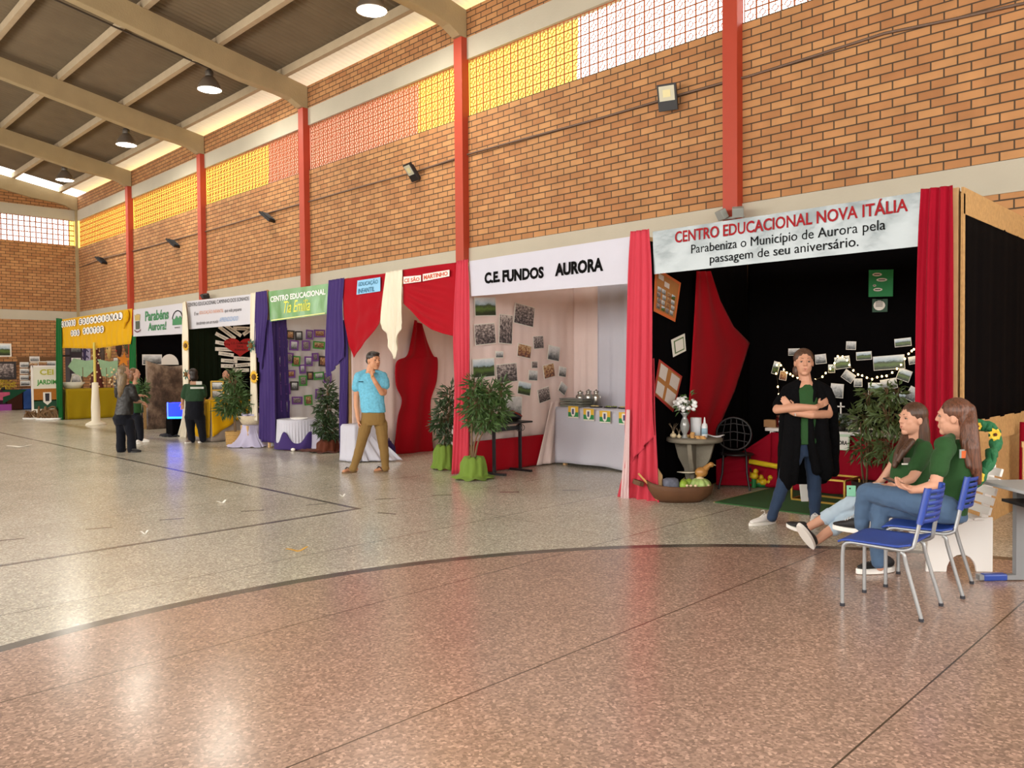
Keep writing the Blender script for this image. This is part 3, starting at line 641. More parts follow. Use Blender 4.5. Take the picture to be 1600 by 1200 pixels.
for (px,py,lab) in ((1143,334,'pair of small grey spotlights at the pillar foot above the silver banner'),(322,463,'small black spotlights at the pillar foot above the printed banner')):
    p=atY(px,py,10.5); t=thing('spotlight_pair',lab,'spotlight',p)
    m=mat('spot_grey','#8d918c',.5) if px>1000 else BLACKM
    for s in (-1,1): MB().box((.13*s,-.05,0),(.16,.1,.14),Euler((.5,0,.5*s)).to_matrix()).build('head',m,t,bevel=.01)
    MB().bar((-.2,0,-.06),(.2,0,-.06),.03).bar((0,0,-.06),(0,.2,-.06),.03).build('mount',m,t)

# ================================================================== PICTURES AND PAPERS
LAND=photo_mat('landscape_print',[(.15,'#26331a'),(.98,'#dfe8ee'),(.38,'#55702f'),(.55,'#39452c'),(.66,'#9fb6c4')],3.5,1,.28)
BWP=photo_mat('old_grey_print',[(.2,'#1b1719'),(.9,'#e6ded8'),(.42,'#4a4344'),(.58,'#8f8482')],9,.25,.9)
GREY=photo_mat('pale_grey_print',[(.2,'#43494b'),(.9,'#e2e4e4'),(.42,'#85898a'),(.6,'#bcc0c2')],4,.7,.5)
COLP=photo_mat('colour_print',[(.2,'#30231f'),(.9,'#e8dccd'),(.42,'#7c4a3a'),(.58,'#b08a55')],6,.3,.8)
PKEY={'l':LAND,'b':BWP,'g':GREY,'c':COLP}
def picture(name,label,cat,p,w,h,nrm,kind,frame=None,tilt=0,group=None,border=.012,lean=0):
    """a flat print with border (or frame) centred at p on a wall facing nrm"""
    t=thing(name,label,cat,p,0,group); n=Vector(nrm); t.rotation_euler=(lean,0,math.atan2(n.x,-n.y))
    Mt=Matrix.Rotation(-tilt,3,'Y')
    if frame:
        mb=MB(); b=border
        for s in (-1,1): mb.box(Mt@Vector((s*(w/2-b/2),-.008,0)),(b,.016,h),Mt); mb.box(Mt@Vector((0,-.008,s*(h/2-b/2))),(w-2*b,.016,b),Mt)
        mb.build('frame',frame,t)
    else: MB().box(Mt@Vector((0,-.003,0)),(w,.005,h),Mt).build('paper',PAPER,t)
    o=MB().box((0,0,0),(w-2*border,.004,h-2*border)).build('print',PKEY[kind],t); o.location=Mt@Vector((0,-.007,0)); o.rotation_euler=(0,-tilt,0)
    return t
# --- silver banner booth: prints on black
Yb=9.93; sc=lambda p: depth(p)/FPX
for (px,py,w,h,tl,k,lab) in [
 (1282.6,561,15,15,5,'g','pale print just right of the standing woman\'s head'),(1330,540,13,13,-3,'g','small print with a folded corner above the light string'),(1411,535,21,13,5,'l','yellowish print highest, beside the right red drape'),
 (1350,556,20,13,3,'l','print of a green field left of the big tree print'),(1389,566.5,40,22,4,'l','largest print, of a spreading tree'),(1308,610.5,17,22,-4,'g','grey portrait print right of the standing woman\'s shoulder'),
 (1326,588,16,15,-35,'g','strongly tilted grey print clipped under the light string'),(1367,607.5,17,19,0,'l','upright green print below the lowest dip of the lights'),(1389,600,21,16,10,'g','pale print clipped right of the lowest dip of the lights'),
 (1413,586,17,18,-20,'l','rounded green print hanging near the right end of the lights'),(1405,621,18,18,0,'l','print half hidden behind the top of the tall plant'),(1426,616,14,22,-28,'g','tilted print partly behind the right red drape, low down'),
 (1316.5,566.5,20,19,8,'l','print held at the peak of the light string'),(1299.6,576,9,13,0,'l','tiny print left of the peak of the light string'),(1341,598,11,13,0,'g','small bluish print right of the tilted grey print'),
 (1426,563,10,12,10,'g','small print under the end of the lights at the red drape'),(1241,550,16,11,0,'g','dim grey print upper left of the standing woman\'s head'),(1212.5,575,9,20,-15,'l','narrow print at the left end of the light string'),(1224,587,10,14,-10,'c','brownish print below the left end of the light string')]:
    p=atY(px,py,Yb); s=sc(p); picture('photo_print',lab,'photo',p,w*s*1.18,h*s,FRONT,k,None,R(tl),'prints on the black back wall',.006)
# green cards
GCARD=mat('green_card','#118a4a',.6); DCARD=mat('dark_green_card','#1f4a34',.6)
def card(name,label,m,Y,corners,labels,cat='card'):
    t=thing(name,label,cat,atY(*corners[3],Y)); o=t.location.copy(); f=quad_fn(*px_y(Y,*corners)); g=lambda u,v,off=0:f(u,v,off)-o
    mb=MB(); sheetq(mb,g,2,2); mb.build('card',m,t)
    for (u0,v0,w,h) in labels:
        mb=MB(); mb.add([g(u0+w/2+w/2*math.cos(a*.449)*(1 if 1 else 1),v0+h/2+h/2*math.sin(a*.449),.004) for a in range(14)],[tuple(range(14))]); mb.build('white_label',PAPER,t)
    mb=MB()
    for (u0,v0,w,h) in labels:
        for k in range(max(1,int(h/.09))): mb.add([g(u0+w*a,v0+h*(.38+.0)+k*.08+b,.007) for a,b in ((.2,0),(.8,0),(.8,.03),(.2,.03))],[(0,1,2,3)])
    mb.build('writing',INK,t); return t
card('green_card','bright green card with four white cloud labels high on the black wall',GCARD,9.93,[(1357.5,422),(1396,421),(1395,463),(1357,464)],[(.15,.76,.4,.13),(.32,.56,.45,.13),(.18,.38,.14,.08),(.2,.2,.38,.13)])
card('green_card','small dark green card with one white label under the bright green card',DCARD,9.93,[(1363,467),(1387,467),(1386.5,487),(1363,488)],[(.08,.12,.78,.76)])
# posters on the side wall
def poster(label,bm,im,corners,X,patches,border):
    t=thing('poster',label,'poster',atX(*corners[3],X)); o=t.location.copy(); f=quad_fn(*px_x(X,*corners)); g=lambda u,v,off=0:f(u,v,off)-o
    mb=MB(); sheetq(mb,g,2,2); mb.build('border',bm,t)
    mb=MB(); b=border; mb.grid(lambda u,v:g(lerp(b,1-b,u),lerp(b,1-b,v),.004),2,2); mb.build('sheet',im,t)
    for (u0,v0,w,h,m) in patches:
        mb=MB(); mb.grid(lambda u,v:g(lerp(u0,u0+w,u),lerp(v0,v0+h,v),.007),1,1); mb.build('pasted_paper',m,t)
    return t
KRAFT=mat('kraft_paper','#a9713a',.85,var=.1,vscale=20); ORB=mat('orange_card','#cf6a33',.7); REB=mat('red_card','#a8332a',.7); NOTE=mat('grey_writing_paper','#cfc6bf',.8,var=.1,vscale=60)
pp=[(.12,.78,.2,.12,NOTE),(.36,.68,.2,.12,NOTE)]; rr=random.Random(4)
for j in range(4):
    for i in range(4): pp.append((.1+.2*i+rr.uniform(-.02,.02),.1+.13*j,.15,.11,[BWP,COLP,GREY,LAND][rr.randrange(4)]))
poster('orange edged kraft poster crowded with small pictures under the banner corner',ORB,KRAFT,[(1024,417),(1064,442),(1055,503),(1021.5,486)],-5.375,pp,.07)
poster('red edged kraft poster with four written sheets above the vase',REB,KRAFT,[(1030,561),(1066,588),(1052,644),(1021,616)],-5.375,[(.08,.55,.3,.37,NOTE),(.55,.55,.36,.34,NOTE),(.06,.08,.33,.34,NOTE),(.5,.08,.42,.36,NOTE)],.06)
poster('small white sheet with green inner border on the black side wall',PAPER,mat('olive_print','#5f7a4a',.7),[(1049,531),(1070,521),(1072,548),(1052,558)],-5.375,[(.2,.2,.6,.6,PAPER)],.13)
# --- old photographs in the white valance booth
XB=-8.465
for (px,py,w,h,tl,k,lab) in [(758,479,34,30,3,'l','colour print of a farmhouse and lawn at the top left'),(757.6,522,33,33,5,'b','old street crowd print under the farmhouse print'),(790,514.5,22,46,-3,'b','tall narrow print of a parade rider'),(819,492.5,33,32,-8,'b','old crowd print at the top right of the group'),(780,554,13,11,0,'g','tiny dark print under the parade rider print'),(755.5,575,35,30,3,'l','print of dark hills under the street crowd print'),(791.6,583,34,30,4,'b','old print of people by a house above the plant'),(819,548.5,23,21,-8,'c','white print with an orange spot in the middle'),(819,607,22,21,-10,'l','dark garden print low on the photograph wall'),(800,638,32,38,-3,'g','large pale print of a white house behind the desk')]:
    p=atX(px,py,XB); s=sc(p); cosf=abs((Vector((0,1,0))).dot(rt)); picture('photo_print',lab,'photo',p,w*s/.74,h*s,(1,0,0),k,None,R(tl),'old photographs under the white valance',.012)
for (px,py,w,h,tl,k,lab) in [(841,535,17,20,4,'b','brown field print left of the corner of the cloth wall'),(835,570,10,11,0,'b','tiny arched print above the dark square print'),(832.7,586.7,15,16,-4,'g','dark square print under the tiny arched print')]:
    p=atX(px,py,XB); s=sc(p); picture('photo_print',lab,'photo',p,w*s/.74,h*s,(1,0,0),k,None,R(tl),'old photographs under the white valance',.008)
for (px,py,w,h,tl,k,lab) in [(865,552,20,23,-8,'g','bordered print of arches, highest on the right cloth'),(857.5,579.6,19,22,10,'c','white print with arches and an orange spot on the right cloth'),(878.7,581,13,16,-8,'g','small dark print right of the orange spotted print'),(879.4,607,13,16,-32,'g','small print strongly tilted above the milk cans'),(849.7,617,20,22,12,'b','grey arch print lowest on the right cloth')]:
    p=atX(px,py,XB); s=sc(p); picture('photo_print',lab,'photo',p,w*s/.74,h*s,(1,0,0),k,None,R(tl),'old photographs under the white valance',.01)
# --- framed pictures in the green banner booth
FP=mat('purple_frame','#6d3f8c',.5); FG=mat('green_frame','#3f8a3a',.5); FD=mat('dark_frame','#2e2a2c',.5)
fr=[[(237,428,11,17,'p'),(284,438,10,14,'d'),(335,443,9,14,'d'),(400,437,9,15,'p'),(461,430,14,12,'p')],[(237,492,13,12,'p'),(306,502,11,16,'p'),(378,503,10,16,'p'),(457,501,15,12,'g')],[(228,598,10,16,'p'),(280,578,9,16,'p'),(319,597,10,16,'g'),(394,598,10,15,'p'),(435,573,8,13,'p'),(482,598,11,16,'d')],[(232,697,10,17,'p'),(289,675,10,12,'p'),(357,645,8,14,'p'),(361,716,10,16,'g'),(403,686,8,13,'d'),(457,686,13,12,'g'),(509,700,10,15,'p')],[(254,767,12,17,'p'),(308,747,10,14,'d'),(459,797,10,16,'p')],[(251,870,12,17,'p'),(325,835,13,12,'p'),(393,833,10,16,'g')]]
rown=['top row','second row','third row','fourth row','fifth row','lowest row']; ordn=['first','second','third','fourth','fifth','sixth','seventh']; cn={'p':('purple',FP),'g':('green',FG),'d':('dark',FD)}
for ri,row in enumerate(fr):
    for ci,(x,y,w,h,c) in enumerate(row):
        p=atX(380+x/3.872,410+y/3.872,-14.25); s=sc(p)
        picture('picture_frame','%s framed photograph, %s from the left in the %s under the green banner'%(cn[c][0],ordn[ci],rown[ri]),'picture frame',p,w*s/.72,h*s,(1,0,0),'bcg'[(ri+ci)%3],cn[c][1],R(rnd.uniform(-4,4)),'framed photographs under the green banner',.028)
# --- heart and paper strips
Xh=-17.97; p=atX(375,541,Xh); s=sc(p); t=thing('paper_heart','large red paper heart with dark lettering on the black cloth','heart',p,math.pi/2)
hp=[]
for k in range(40):
    a=2*math.pi*k/40; hp.append((16*math.sin(a)**3/32*.62*1.3,(13*math.cos(a)-5*math.cos(2*a)-2*math.cos(3*a)-math.cos(4*a))/30*.47))
MB().prism(hp,.01,(0,0,0),(1,0,0),(0,0,1)).build('heart',mat('red_paper','#a81e1e',.75),t)
mb=MB(); pf=plane_fn((0,-.006,0),(1,0,0),(0,0,1))
letters(mb,'C.E. CAMINHO',pf,-.23,.05,.46,.05,.01); letters(mb,'DOS',pf,-.08,-.03,.16,.05,.01); letters(mb,'SONHOS',pf,-.14,-.11,.28,.05,.01); mb.build('lettering',mat('dark_red_ink','#3a0a0c',.7),t)
for k,(x,y,L_,an) in enumerate([(692,645,180,35),(778,612,175,32),(905,583,165,0),(985,630,100,-35),(655,722,180,26),(652,803,165,10),(650,884,165,2),(678,955,140,8),(722,1050,150,4),(705,1125,130,2),(912,1018,165,4),(910,1110,170,-4),(885,1185,160,0)]):
    q=atX(280+x/9.23,450+y/9.23,Xh); w=L_/9.23*s/.62
    labs=['above the upper left of the red heart','second clockwise above the red heart','level strip straight above the red heart','tilted at the top right of the red heart','left of the red heart, tilted, fifth counting down','left of the red heart, slightly tilted','left of the red heart, nearly level','lower left of the red heart','below left of the heart, upper of two','below left of the heart, lower of two','below the red heart, highest','below the red heart, middle','below the red heart, lowest']
    t=thing('paper_strip','white paper strip '+labs[k],'paper strip',q,math.pi/2,'paper strips round the red heart'); M=Matrix.Rotation(R(an),3,'Y')
    MB().box((0,0,0),(w,.006,.085),M).build('strip',PAPER,t)
    mb=MB(); letters(mb,['respeito','carinho','amizade','alegria','cuidado','ternura'][k%6],plane_fn((0,-.005,0),M@Vector((1,0,0)),M@Vector((0,0,1))),-w*.3,-.02,w*.6,.04,0); mb.build('lettering',INK,t)
# --- crest banner booth papers
t=picture('white_notice','square white notice on black cloth under the crest banner','notice',atX(237.7,562,-21.185),.5,.27,(1,0,0),'g',None,0,None,.02)
p=atX(265,570,-21.185); t=thing('white_notice','half round white notice on black cloth under the crest banner','notice',p,math.pi/2)
MB().prism([(.24*math.cos(a*math.pi/12),.28*math.sin(a*math.pi/12)) for a in range(13)],.008).build('paper',PAPER,t)

# ================================================================== PLANTS
LEAF=mat('leaf_green','#3f5a2a',.5,var=.45,vscale=14); LEAF2=mat('leaf_olive','#55683a',.5,var=.45,vscale=14); LEAFD=mat('leaf_dark','#2f4426',.45,var=.45,vscale=14); STEM=mat('stem_brown','#6a5238',.85,var=.2)
def leaf(mb,p,d,L,w,roll):
    d=d.normalized(); x=d.orthogonal().normalized(); x=Matrix.Rotation(roll,3,d)@x; n=d.cross(x)
    b=p; m=p+d*L*.45; e=p+d*L-n*L*.12
    mb.add([b,m+x*w/2+n*w*.12,e,m-x*w/2+n*w*.12,m-n*w*.08],[(0,1,4),(1,2,4),(2,3,4),(3,0,4)])
def foliage(mb,lobes,n,L,w,r,droop=.2):
    for i in range(n):
        c,rad=lobes[r.choices(range(len(lobes)),[l[1][0]*l[1][2]+.01 for l in lobes])[0]]
        v=Vector((r.gauss(0,1),r.gauss(0,1),r.gauss(0,1))).normalized(); k=r.random()**.45
        p=Vector(c)+Vector((v.x*rad[0],v.y*rad[1],v.z*rad[2]))*k
        d=(v+Vector((r.uniform(-.8,.8),r.uniform(-.8,.8),r.uniform(-.9,.5)-droop))); leaf(mb,p,d,L*r.uniform(.7,1.3),w*r.uniform(.7,1.3),r.uniform(0,6.3))
def plant(label,base,stems,lobes,n,L,w,m,seed,pot=None,name='potted_plant'):
    t=thing(name,label,'plant',base); r=random.Random(seed)
    mb=MB()
    for st in stems: mb.tube(smooth_path(st,8),[.016*(1-.07*i) for i in range(9)],6)
    for c,rad in lobes:
        for k in range(9):
            a=Vector((r.gauss(0,1),r.gauss(0,1),r.gauss(0,1))).normalized(); q=Vector(c)+Vector((a.x*rad[0],a.y*rad[1],abs(a.z)*rad[2]))*.8; mb.tube([Vector(c)-Vector((0,0,rad[2]*.8)),Vector(c).lerp(q,.5)+Vector((0,0,.02)),q],[.008,.006,.003],5)
    mb.build('stem',STEM,t)
    mb=MB(); foliage(mb,lobes,n,L,w,r); mb.build('foliage',m,t)
    if pot: pot(t)
    return t
def cloth_pot(m,r0,h,sp=1.0):
    def f(t):
        mb=MB(); n=48
        def fn(u,v):
            a=2*math.pi*u; pr=poly_at([(r0*.35,h*1.02,0),(r0*.75,h,0),(r0*.95,h*.75,0),(r0,h*.4,0),(r0*1.05,h*.15,0),(r0*1.35*sp,.015,0)],v)
            k=1+.09*math.sin(9*a+4*v)*(.4+v)+.05*math.sin(17*a-3*v)
            return (pr.x*k*math.cos(a),pr.x*k*math.sin(a),max(.004,pr.y+.015*math.sin(7*a+6*v)))
        mb.grid(fn,n,16); mb.build('pot_wrap',m,t)
        MB().cyl((0,0,0),(0,0,h*.92),r0*.7,r0*.75,20).build('pot',mat('clay_pot','#7a4a32',.8),t)
    return f
# black booth: two tall plants before the table
b1=atD(1352,790,8.9); b1.z=0; b2=atD(1388,790,8.3); b2.z=0
def pl_at(px,py,D,b): return atD(px,py,D)-b
plant('tall bushy plant before the white table with the name board',b1,[[(0,0,0),(.02,0,.4),pl_at(1352,690,8.9,b1)],[(.02,.02,0),(-.04,0,.4),pl_at(1345,660,8.9,b1)]],
  [(pl_at(1356,700,8.9,b1),(.19,.2,.18)),(pl_at(1354,655,8.9,b1),(.2,.22,.2)),(pl_at(1357,622,8.9,b1),(.08,.08,.14))],430,.10,.03,LEAF2,1,lambda t:MB().lathe([(0,0),(.11,0),(.15,.24),(.13,.24),(.12,.2),(0,.2)],n=20).build('pot',mat('dark_pot','#2a2422',.6),t))
plant('tall bushy plant behind the profile woman, under the clipped prints',b2,[[(0,0,0),(.0,.02,.4),pl_at(1386,690,8.3,b2)]],
  [(pl_at(1392,700,8.3,b2),(.24,.2,.2)),(pl_at(1390,650,8.3,b2),(.22,.2,.22)),(pl_at(1402,615,8.3,b2),(.06,.06,.12)),(pl_at(1385,615,8.3,b2),(.05,.05,.1))],450,.10,.03,LEAF2,2,lambda t:MB().lathe([(0,0),(.11,0),(.15,.24),(.13,.24),(.12,.2),(0,.2)],n=20).build('pot',MATS['dark_pot'],t))
# lime wrapped plants
b=atZ(740,748); D1=depth(b)
plant('leafy plant in a big lime green cloth wrap before the coral drape',b,[[(0,0,.3),(.03,0,.5),pl_at(752,665,D1,b)],[(.03,0,.3),(.12,0,.55),pl_at(765,660,D1,b)],[(-.03,0,.3),(-.03,0,.6),pl_at(738,650,D1,b)]],
  [(pl_at(745,632,D1,b),(.24,.22,.24)),(pl_at(770,645,D1,b),(.27,.22,.18)),(pl_at(742,603,D1,b),(.12,.12,.16)),(pl_at(783,612,D1,b),(.08,.1,.18)),(pl_at(765,615,D1,b),(.14,.14,.12)),(pl_at(755,660,D1,b),(.3,.2,.1))],1300,.12,.03,LEAF,3,cloth_pot(C_LIME,.18,.30,1.15))
b=atZ(694,733); D1=depth(b)
plant('darker plant in a lime green cloth wrap left of the coral drape',b,[[(0,0,.28),(.02,0,.5),pl_at(706,660,D1,b)]],
  [(pl_at(700,645,D1,b),(.22,.2,.2)),(pl_at(703,620,D1,b),(.15,.15,.2)),(pl_at(690,660,D1,b),(.18,.16,.12)),(pl_at(696,682,D1,b),(.1,.1,.08))],620,.12,.032,LEAFD,4,cloth_pot(C_LIME,.16,.36,.85))
# tall plant with brown wrap beside the purple drape
b=atZ(513,706); D1=depth(b)
plant('tall plant with a brown cloth wrapped pot beside the purple drape',b,[[(0,0,.2),(.0,0,.5),pl_at(514,640,D1,b)]],
  [(pl_at(513,640,D1,b),(.22,.22,.26)),(pl_at(512,615,D1,b),(.14,.14,.22)),(pl_at(508,665,D1,b),(.22,.2,.2)),(pl_at(518,675,D1,b),(.15,.15,.18))],760,.13,.04,LEAFD,5,cloth_pot(C_BRN,.2,.22,1.2))
# plant in a basket
def wicker_pot(t):
    mb=MB(); mb.lathe([(0,0),(.17,0),(.19,.30),(.175,.30),(.17,.26),(0,.26)],n=24)
    mb.build('wicker_pot',WICK,t)
    mb=MB()
    for k in range(7): z=.02+.042*k; r_=.171+.02*z/.3; mb.tube([(r_*math.cos(a*.2618),r_*math.sin(a*.2618),z+.006*(a%2)) for a in range(25)],.012,5)
    mb.build('wicker_weave',WICK,t)
WICK=mat('wicker','#b48f52',.8,var=.3,vscale=40,bump=.3,bscale=80)
b=atZ(368,697); D1=depth(b)
plant('bushy plant in a straw basket pot before the yellow cloth table',b,[[(0,0,.2),(-.06,0,.6),pl_at(363,640,D1,b)],[(.03,0,.2),(.02,0,.6),pl_at(376,640,D1,b)]],
  [(pl_at(364,625,D1,b),(.3,.25,.3)),(pl_at(378,630,D1,b),(.3,.25,.25)),(pl_at(366,595,D1,b),(.22,.2,.2)),(pl_at(352,638,D1,b),(.18,.15,.15))],1000,.15,.035,LEAF,6,wicker_pot)
# ================================================================== PROPS
GLASSY=mat('grey_glass','#8f9290',.12,spec=.8); CREAMC=mat('cream_ceramic','#e4dcc8',.4); LOG=mat('wood_slice','#c89a5c',.8,var=.2,vscale=20)
STONE=mat('concrete_stone','#7a7466',.9,var=.2,vscale=6,bump=.3,bscale=40); DARKW=mat('dark_trough_wood','#5d3c22',.7,var=.3,vscale=8,bump=.2); 
# stone table
p=atD(1085,684,9.4); zt=.70; c=Vector((p.x,p.y,0)); t=thing('stone_table','round grey stone table beside the coral drape','table',c)
MB().lathe([(0,zt-.05),(.31,zt-.05),(.325,zt-.04),(.325,zt-.008),(.315,zt),(0,zt)],n=36).build('tabletop',STONE,t)
prof=[(-.15,0),(.15,0),(.13,.08),(.10,.2),(.12,.33),(.19,.46),(.24,zt-.05),(-.24,zt-.05),(-.19,.46),(-.12,.33),(-.10,.2),(-.13,.08)]
for a in (0.3,1.87):
    MB().prism(prof,.055,(0,0,0),(math.cos(a),math.sin(a),0),(0,0,1)).build('pedestal_slab',STONE,t,bevel=.008)
def ont(px,py,z): return atZ(px,py,z)
zt0=zt
t=thing('flower_vase','tall fluted grey glass vase of white flowers on the stone table','vase',atZ(1070,684.5,zt0))
MB().lathe([(0,0),(.045,0),(.03,.02),(.025,.05),(.05,.10),(.055,.15),(.04,.21),(.022,.25),(.03,.27),(.055,.30),(.05,.30),(.02,.26),(0,.25)],n=20).build('vase',GLASSY,t)
r=random.Random(9); mb=MB(); md=MB()
for k in range(46):
    a=Vector((r.gauss(0,1),r.gauss(0,1),r.gauss(0,.9))).normalized(); q=Vector((0,0,.40))+Vector((a.x*.15,a.y*.13,a.z*.09))*(r.random()**.3); mb.ell(q,(.028,.028,.02),Matrix.Rotation(r.random()*3,3,'X'),7,5)
mb.build('white_blossom',mat('white_petal','#eef0f0',.7,var=.12,vscale=60,bump=.5,bscale=90),t)
mb=MB()
for k in range(5): mb.tube([(0,0,.2),(.03*math.cos(k),.03*math.sin(k),.35),(.08*math.cos(k*1.3),.08*math.sin(k*1.3),.42)],.004,5)
foliage(mb,[((.06,0,.48),(.06,.06,.06)),((0,0,.36),(.12,.12,.06))],40,.07,.03,r); mb.build('leaves',LEAF,t)
t=thing('paper_roll','standing white paper towel roll on the stone table','paper roll',atZ(1087.5,682.5,zt0)); MB().lathe([(.018,.0),(.065,0),(.065,.23),(.018,.23),(.018,.0)],n=28).build('roll',mat('tissue_white','#e6eaf0',.9),t)
t=thing('pump_bottle','white bottle with pale blue label on the stone table','bottle',atZ(1101,683.5,zt0))
MB().lathe([(0,0),(.033,0),(.035,.02),(.035,.13),(.028,.16),(.014,.17),(.014,.185),(0,.185)],n=18).build('bottle',mat('white_plastic','#e9eef2',.35),t)
MB().lathe([(0,.185),(.012,.185),(.012,.2),(.006,.235),(0,.24)],n=10).build('nozzle',mat('white_plastic','#fff'),t); MB().lathe([(.0355,.04),(.0358,.04),(.0358,.11),(.0355,.11)],n=18).build('label_band',mat('pale_blue_label','#9fc3d6',.5),t)
for (px,py,lab) in ((1052,684,'corn husk figure at the left end of the stone table'),(1061,684.5,'smaller corn husk bundle right of the husk figure')):
    t=thing('husk_bundle',lab,'husk',atZ(px,py,zt0)); mb=MB(); k0=1 if px<1055 else .7
    mb.ell((0,0,.028*k0),(.04*k0,.035*k0,.03*k0)); mb.cyl((0,0,.04*k0),(.0,0,.09*k0),.018*k0,.008*k0,8); mb.build('husk_ball',mat('garlic_husk','#d8c8a4',.8,var=.15,vscale=30),t)
    mb=MB(); [mb.tube([(0,0,.06*k0),(.02*math.cos(a)*k0,.02*math.sin(a)*k0,.12*k0),(.06*math.cos(a)*k0,.06*math.sin(a)*k0,.17*k0)],[.006,.004,.002],5) for a in (0.2,1.5,2.9,4.2,5.5)]; mb.build('dry_stalk',mat('dry_stalk','#6e604c',.9),t)
for k,(px,py,h) in enumerate(((1074,683.5,.05),(1082,684.5,.07),(1091,685.5,.045),(1099,686,.035))):
    t=thing('wood_slices',['stack of wood slices nearest the vase','taller stack of wood slices before the paper roll','small stack of wood slices before the bottle','lowest stack of wood slices by the white napkin'][k],'wood slices',atZ(px,py,zt0))
    n=max(2,int(h/.017)); 
    for j in range(n): MB().cyl((.006*math.sin(j*2+k),.004*math.cos(j*3),.001+j*.0175),(.006*math.sin(j*2+k),.004*math.cos(j*3),.017+j*.0175),.033-.002*j,n=14).build('slice',LOG,t)
mb=MB(); mb.grid(lambda u,v:(lerp(-.13,.13,u),lerp(-.06,.06,v)*(1-.3*u),.012+.01*math.sin(6*u+2*v)),12,6); o=mb.build('napkin',mat('tissue_white','#fff'),solid=.008); o.location=atZ(1114,682,zt0+.002); tag(o,'crumpled white napkin at the right edge of the stone table','napkin')
# black lattice chair
c=atZ(1135,766); c.y+=.25; t=thing('black_chair','black cast metal garden chair with round latticed back','chair',c,R(200))
MB().lathe([(0,.42),(.2,.42),(.215,.43),(.2,.445),(0,.445)],n=24).build('seat',BLACKM,t)
mb=MB(); n=24
mb.tube([(.21*math.cos(a*.2618+1.57)*1.0,.2,.70+.2*math.sin(a*.2618+1.57)) for a in range(25)],.014,6)
for k in (-.12,-.04,.04,.12): mb.tube([(k,.2,.53),(k*1.1,.205,.7),(k*.8,.2,.88)],.007,5)
for z in (.6,.7,.8): mb.tube([(-.19,.2,z),(0,.21,z+.03),(.19,.2,z)],.007,5)
for s in (-1,1): mb.tube([(.15*s,.17,.43),(.13*s,.2,.52)],.012,6)
mb.build('backrest',BLACKM,t)
for sx in (-1,1):
    for sy in (-1,1): MB().tube([(.14*sx,.13*sy,.42),(.15*sx,.15*sy,.2),(.19*sx,.19*sy,0)],.014,6).build('leg',BLACKM,t)
# dough trough
c=atZ(1062,783); ax=Vector((rt.x,rt.y,0)).normalized(); ang=math.atan2(ax.y,ax.x)
t=thing('wooden_trough','dark wooden dough trough full of harvest goods on the floor','trough',c,ang)
mb=MB()
def tr(u,v):
    a=2*math.pi*u; k=[(.0,.0),(.24,.0),(.36,.09),(.385,.19),(.365,.19),(.33,.10),(.2,.03),(0,.03)]; q=poly_at([(x,z,0) for x,z in k],v); ex=abs(math.cos(a))**.8*(1 if math.cos(a)>0 else -1); ey=abs(math.sin(a))**.8*(1 if math.sin(a)>0 else -1)
    return (q.x*ex,q.x*.52*ey,q.y+(.05*max(0,-ex)**3 if q.y>.05 else 0))
mb.grid(tr,40,14); mb.build('bowl',DARKW,t)
mb=MB(); mb.prism([(0,-.05),(.05,-.07),(.12,-.05),(.12,.05),(.05,.07),(0,.05)],.05,(-.42,0,.20),(-.9,0,.28),(0,1,0)); mb.build('handle',DARKW,t)
Mr=Matrix.Rotation(ang,3,'Z')
def intr(x,y,z): return c+Mr@Vector((x,y,z))
t=thing('wooden_paddle','pale wooden paddle leaning out of the left end of the trough','paddle',intr(-.29,.0,.12),ang)
MB().bar((0,0,0),(-.18,0,.2),.045,.02).build('handle',LOG,t); MB().prism([(-.04,0),(.04,0),(.05,.1),(.02,.16),(-.02,.16),(-.05,.1)],.02,(.02,0,-.1),(0,1,0),(.3,0,.9)).build('blade',LOG,t)
o=MB().tube([(0,0,-.05),(-.01,0,.05),(.0,.0,.15),(-.04,.01,.24)],[.03,.05,.035,.004],8).build('corn_husk',mat('corn_husk','#caa878',.85,var=.2,vscale=15)); o.location=intr(-.22,.05,.14); tag(o,'dry corn husk standing in the trough behind the grey bundle','corn husk')
mb=MB(); mb.lathe([(0,-.085),(.07,-.085),(.085,-.05),(.085,.05),(.07,.085),(0,.085)],n=14,M=Matrix.Rotation(1.57,3,'Y')); o=mb.build('cloth_bundle',mat('grey_print_cloth','#5d6170',.8,var=.7,vscale=26)); o.location=intr(-.11,-.03,.19); o.rotation_euler=(0,0,ang); tag(o,'dark patterned grey cloth bundle in the trough','bundle')
PEAR=mat('green_fruit','#8aa836',.5,var=.25,vscale=10); CHAY=mat('squash_green','#9db56a',.5,var=.35,vscale=9); GOURD=mat('bronze_gourd','#a8793f',.35,var=.3,vscale=9)
for k,(x,y,z,rr_) in enumerate(((.03,-.06,.19,.06),(.115,.03,.2,.055),(.06,.06,.2,.05))):
    t=thing('green_fruit',['green fruit at the front of the trough middle','green fruit in the trough nearest the squash','small green fruit at the back of the trough'][k],'fruit',intr(x,y,z)); MB().lathe([(0,-rr_*.9),(rr_*.7,-rr_*.7),(rr_,0),(rr_*.75,rr_*.6),(rr_*.3,rr_*.95),(0,rr_)],n=16).build('flesh',PEAR,t); MB().cyl((0,0,rr_*.95),(.01,0,rr_*1.3),.006,.004,6).build('stem',STEM,t)
t=thing('turban_squash','pale green ribbed squash at the right end of the trough','squash',intr(.23,-.02,.19)); mb=MB()
mb.grid(lambda u,v:((.115*math.sin(math.pi*v)*(1+.09*math.cos(9*6.283*u)))*math.cos(6.283*u),(.115*math.sin(math.pi*v)*(1+.09*math.cos(9*6.283*u)))*math.sin(6.283*u),-.08*math.cos(math.pi*v)),54,12); mb.build('flesh',CHAY,t)
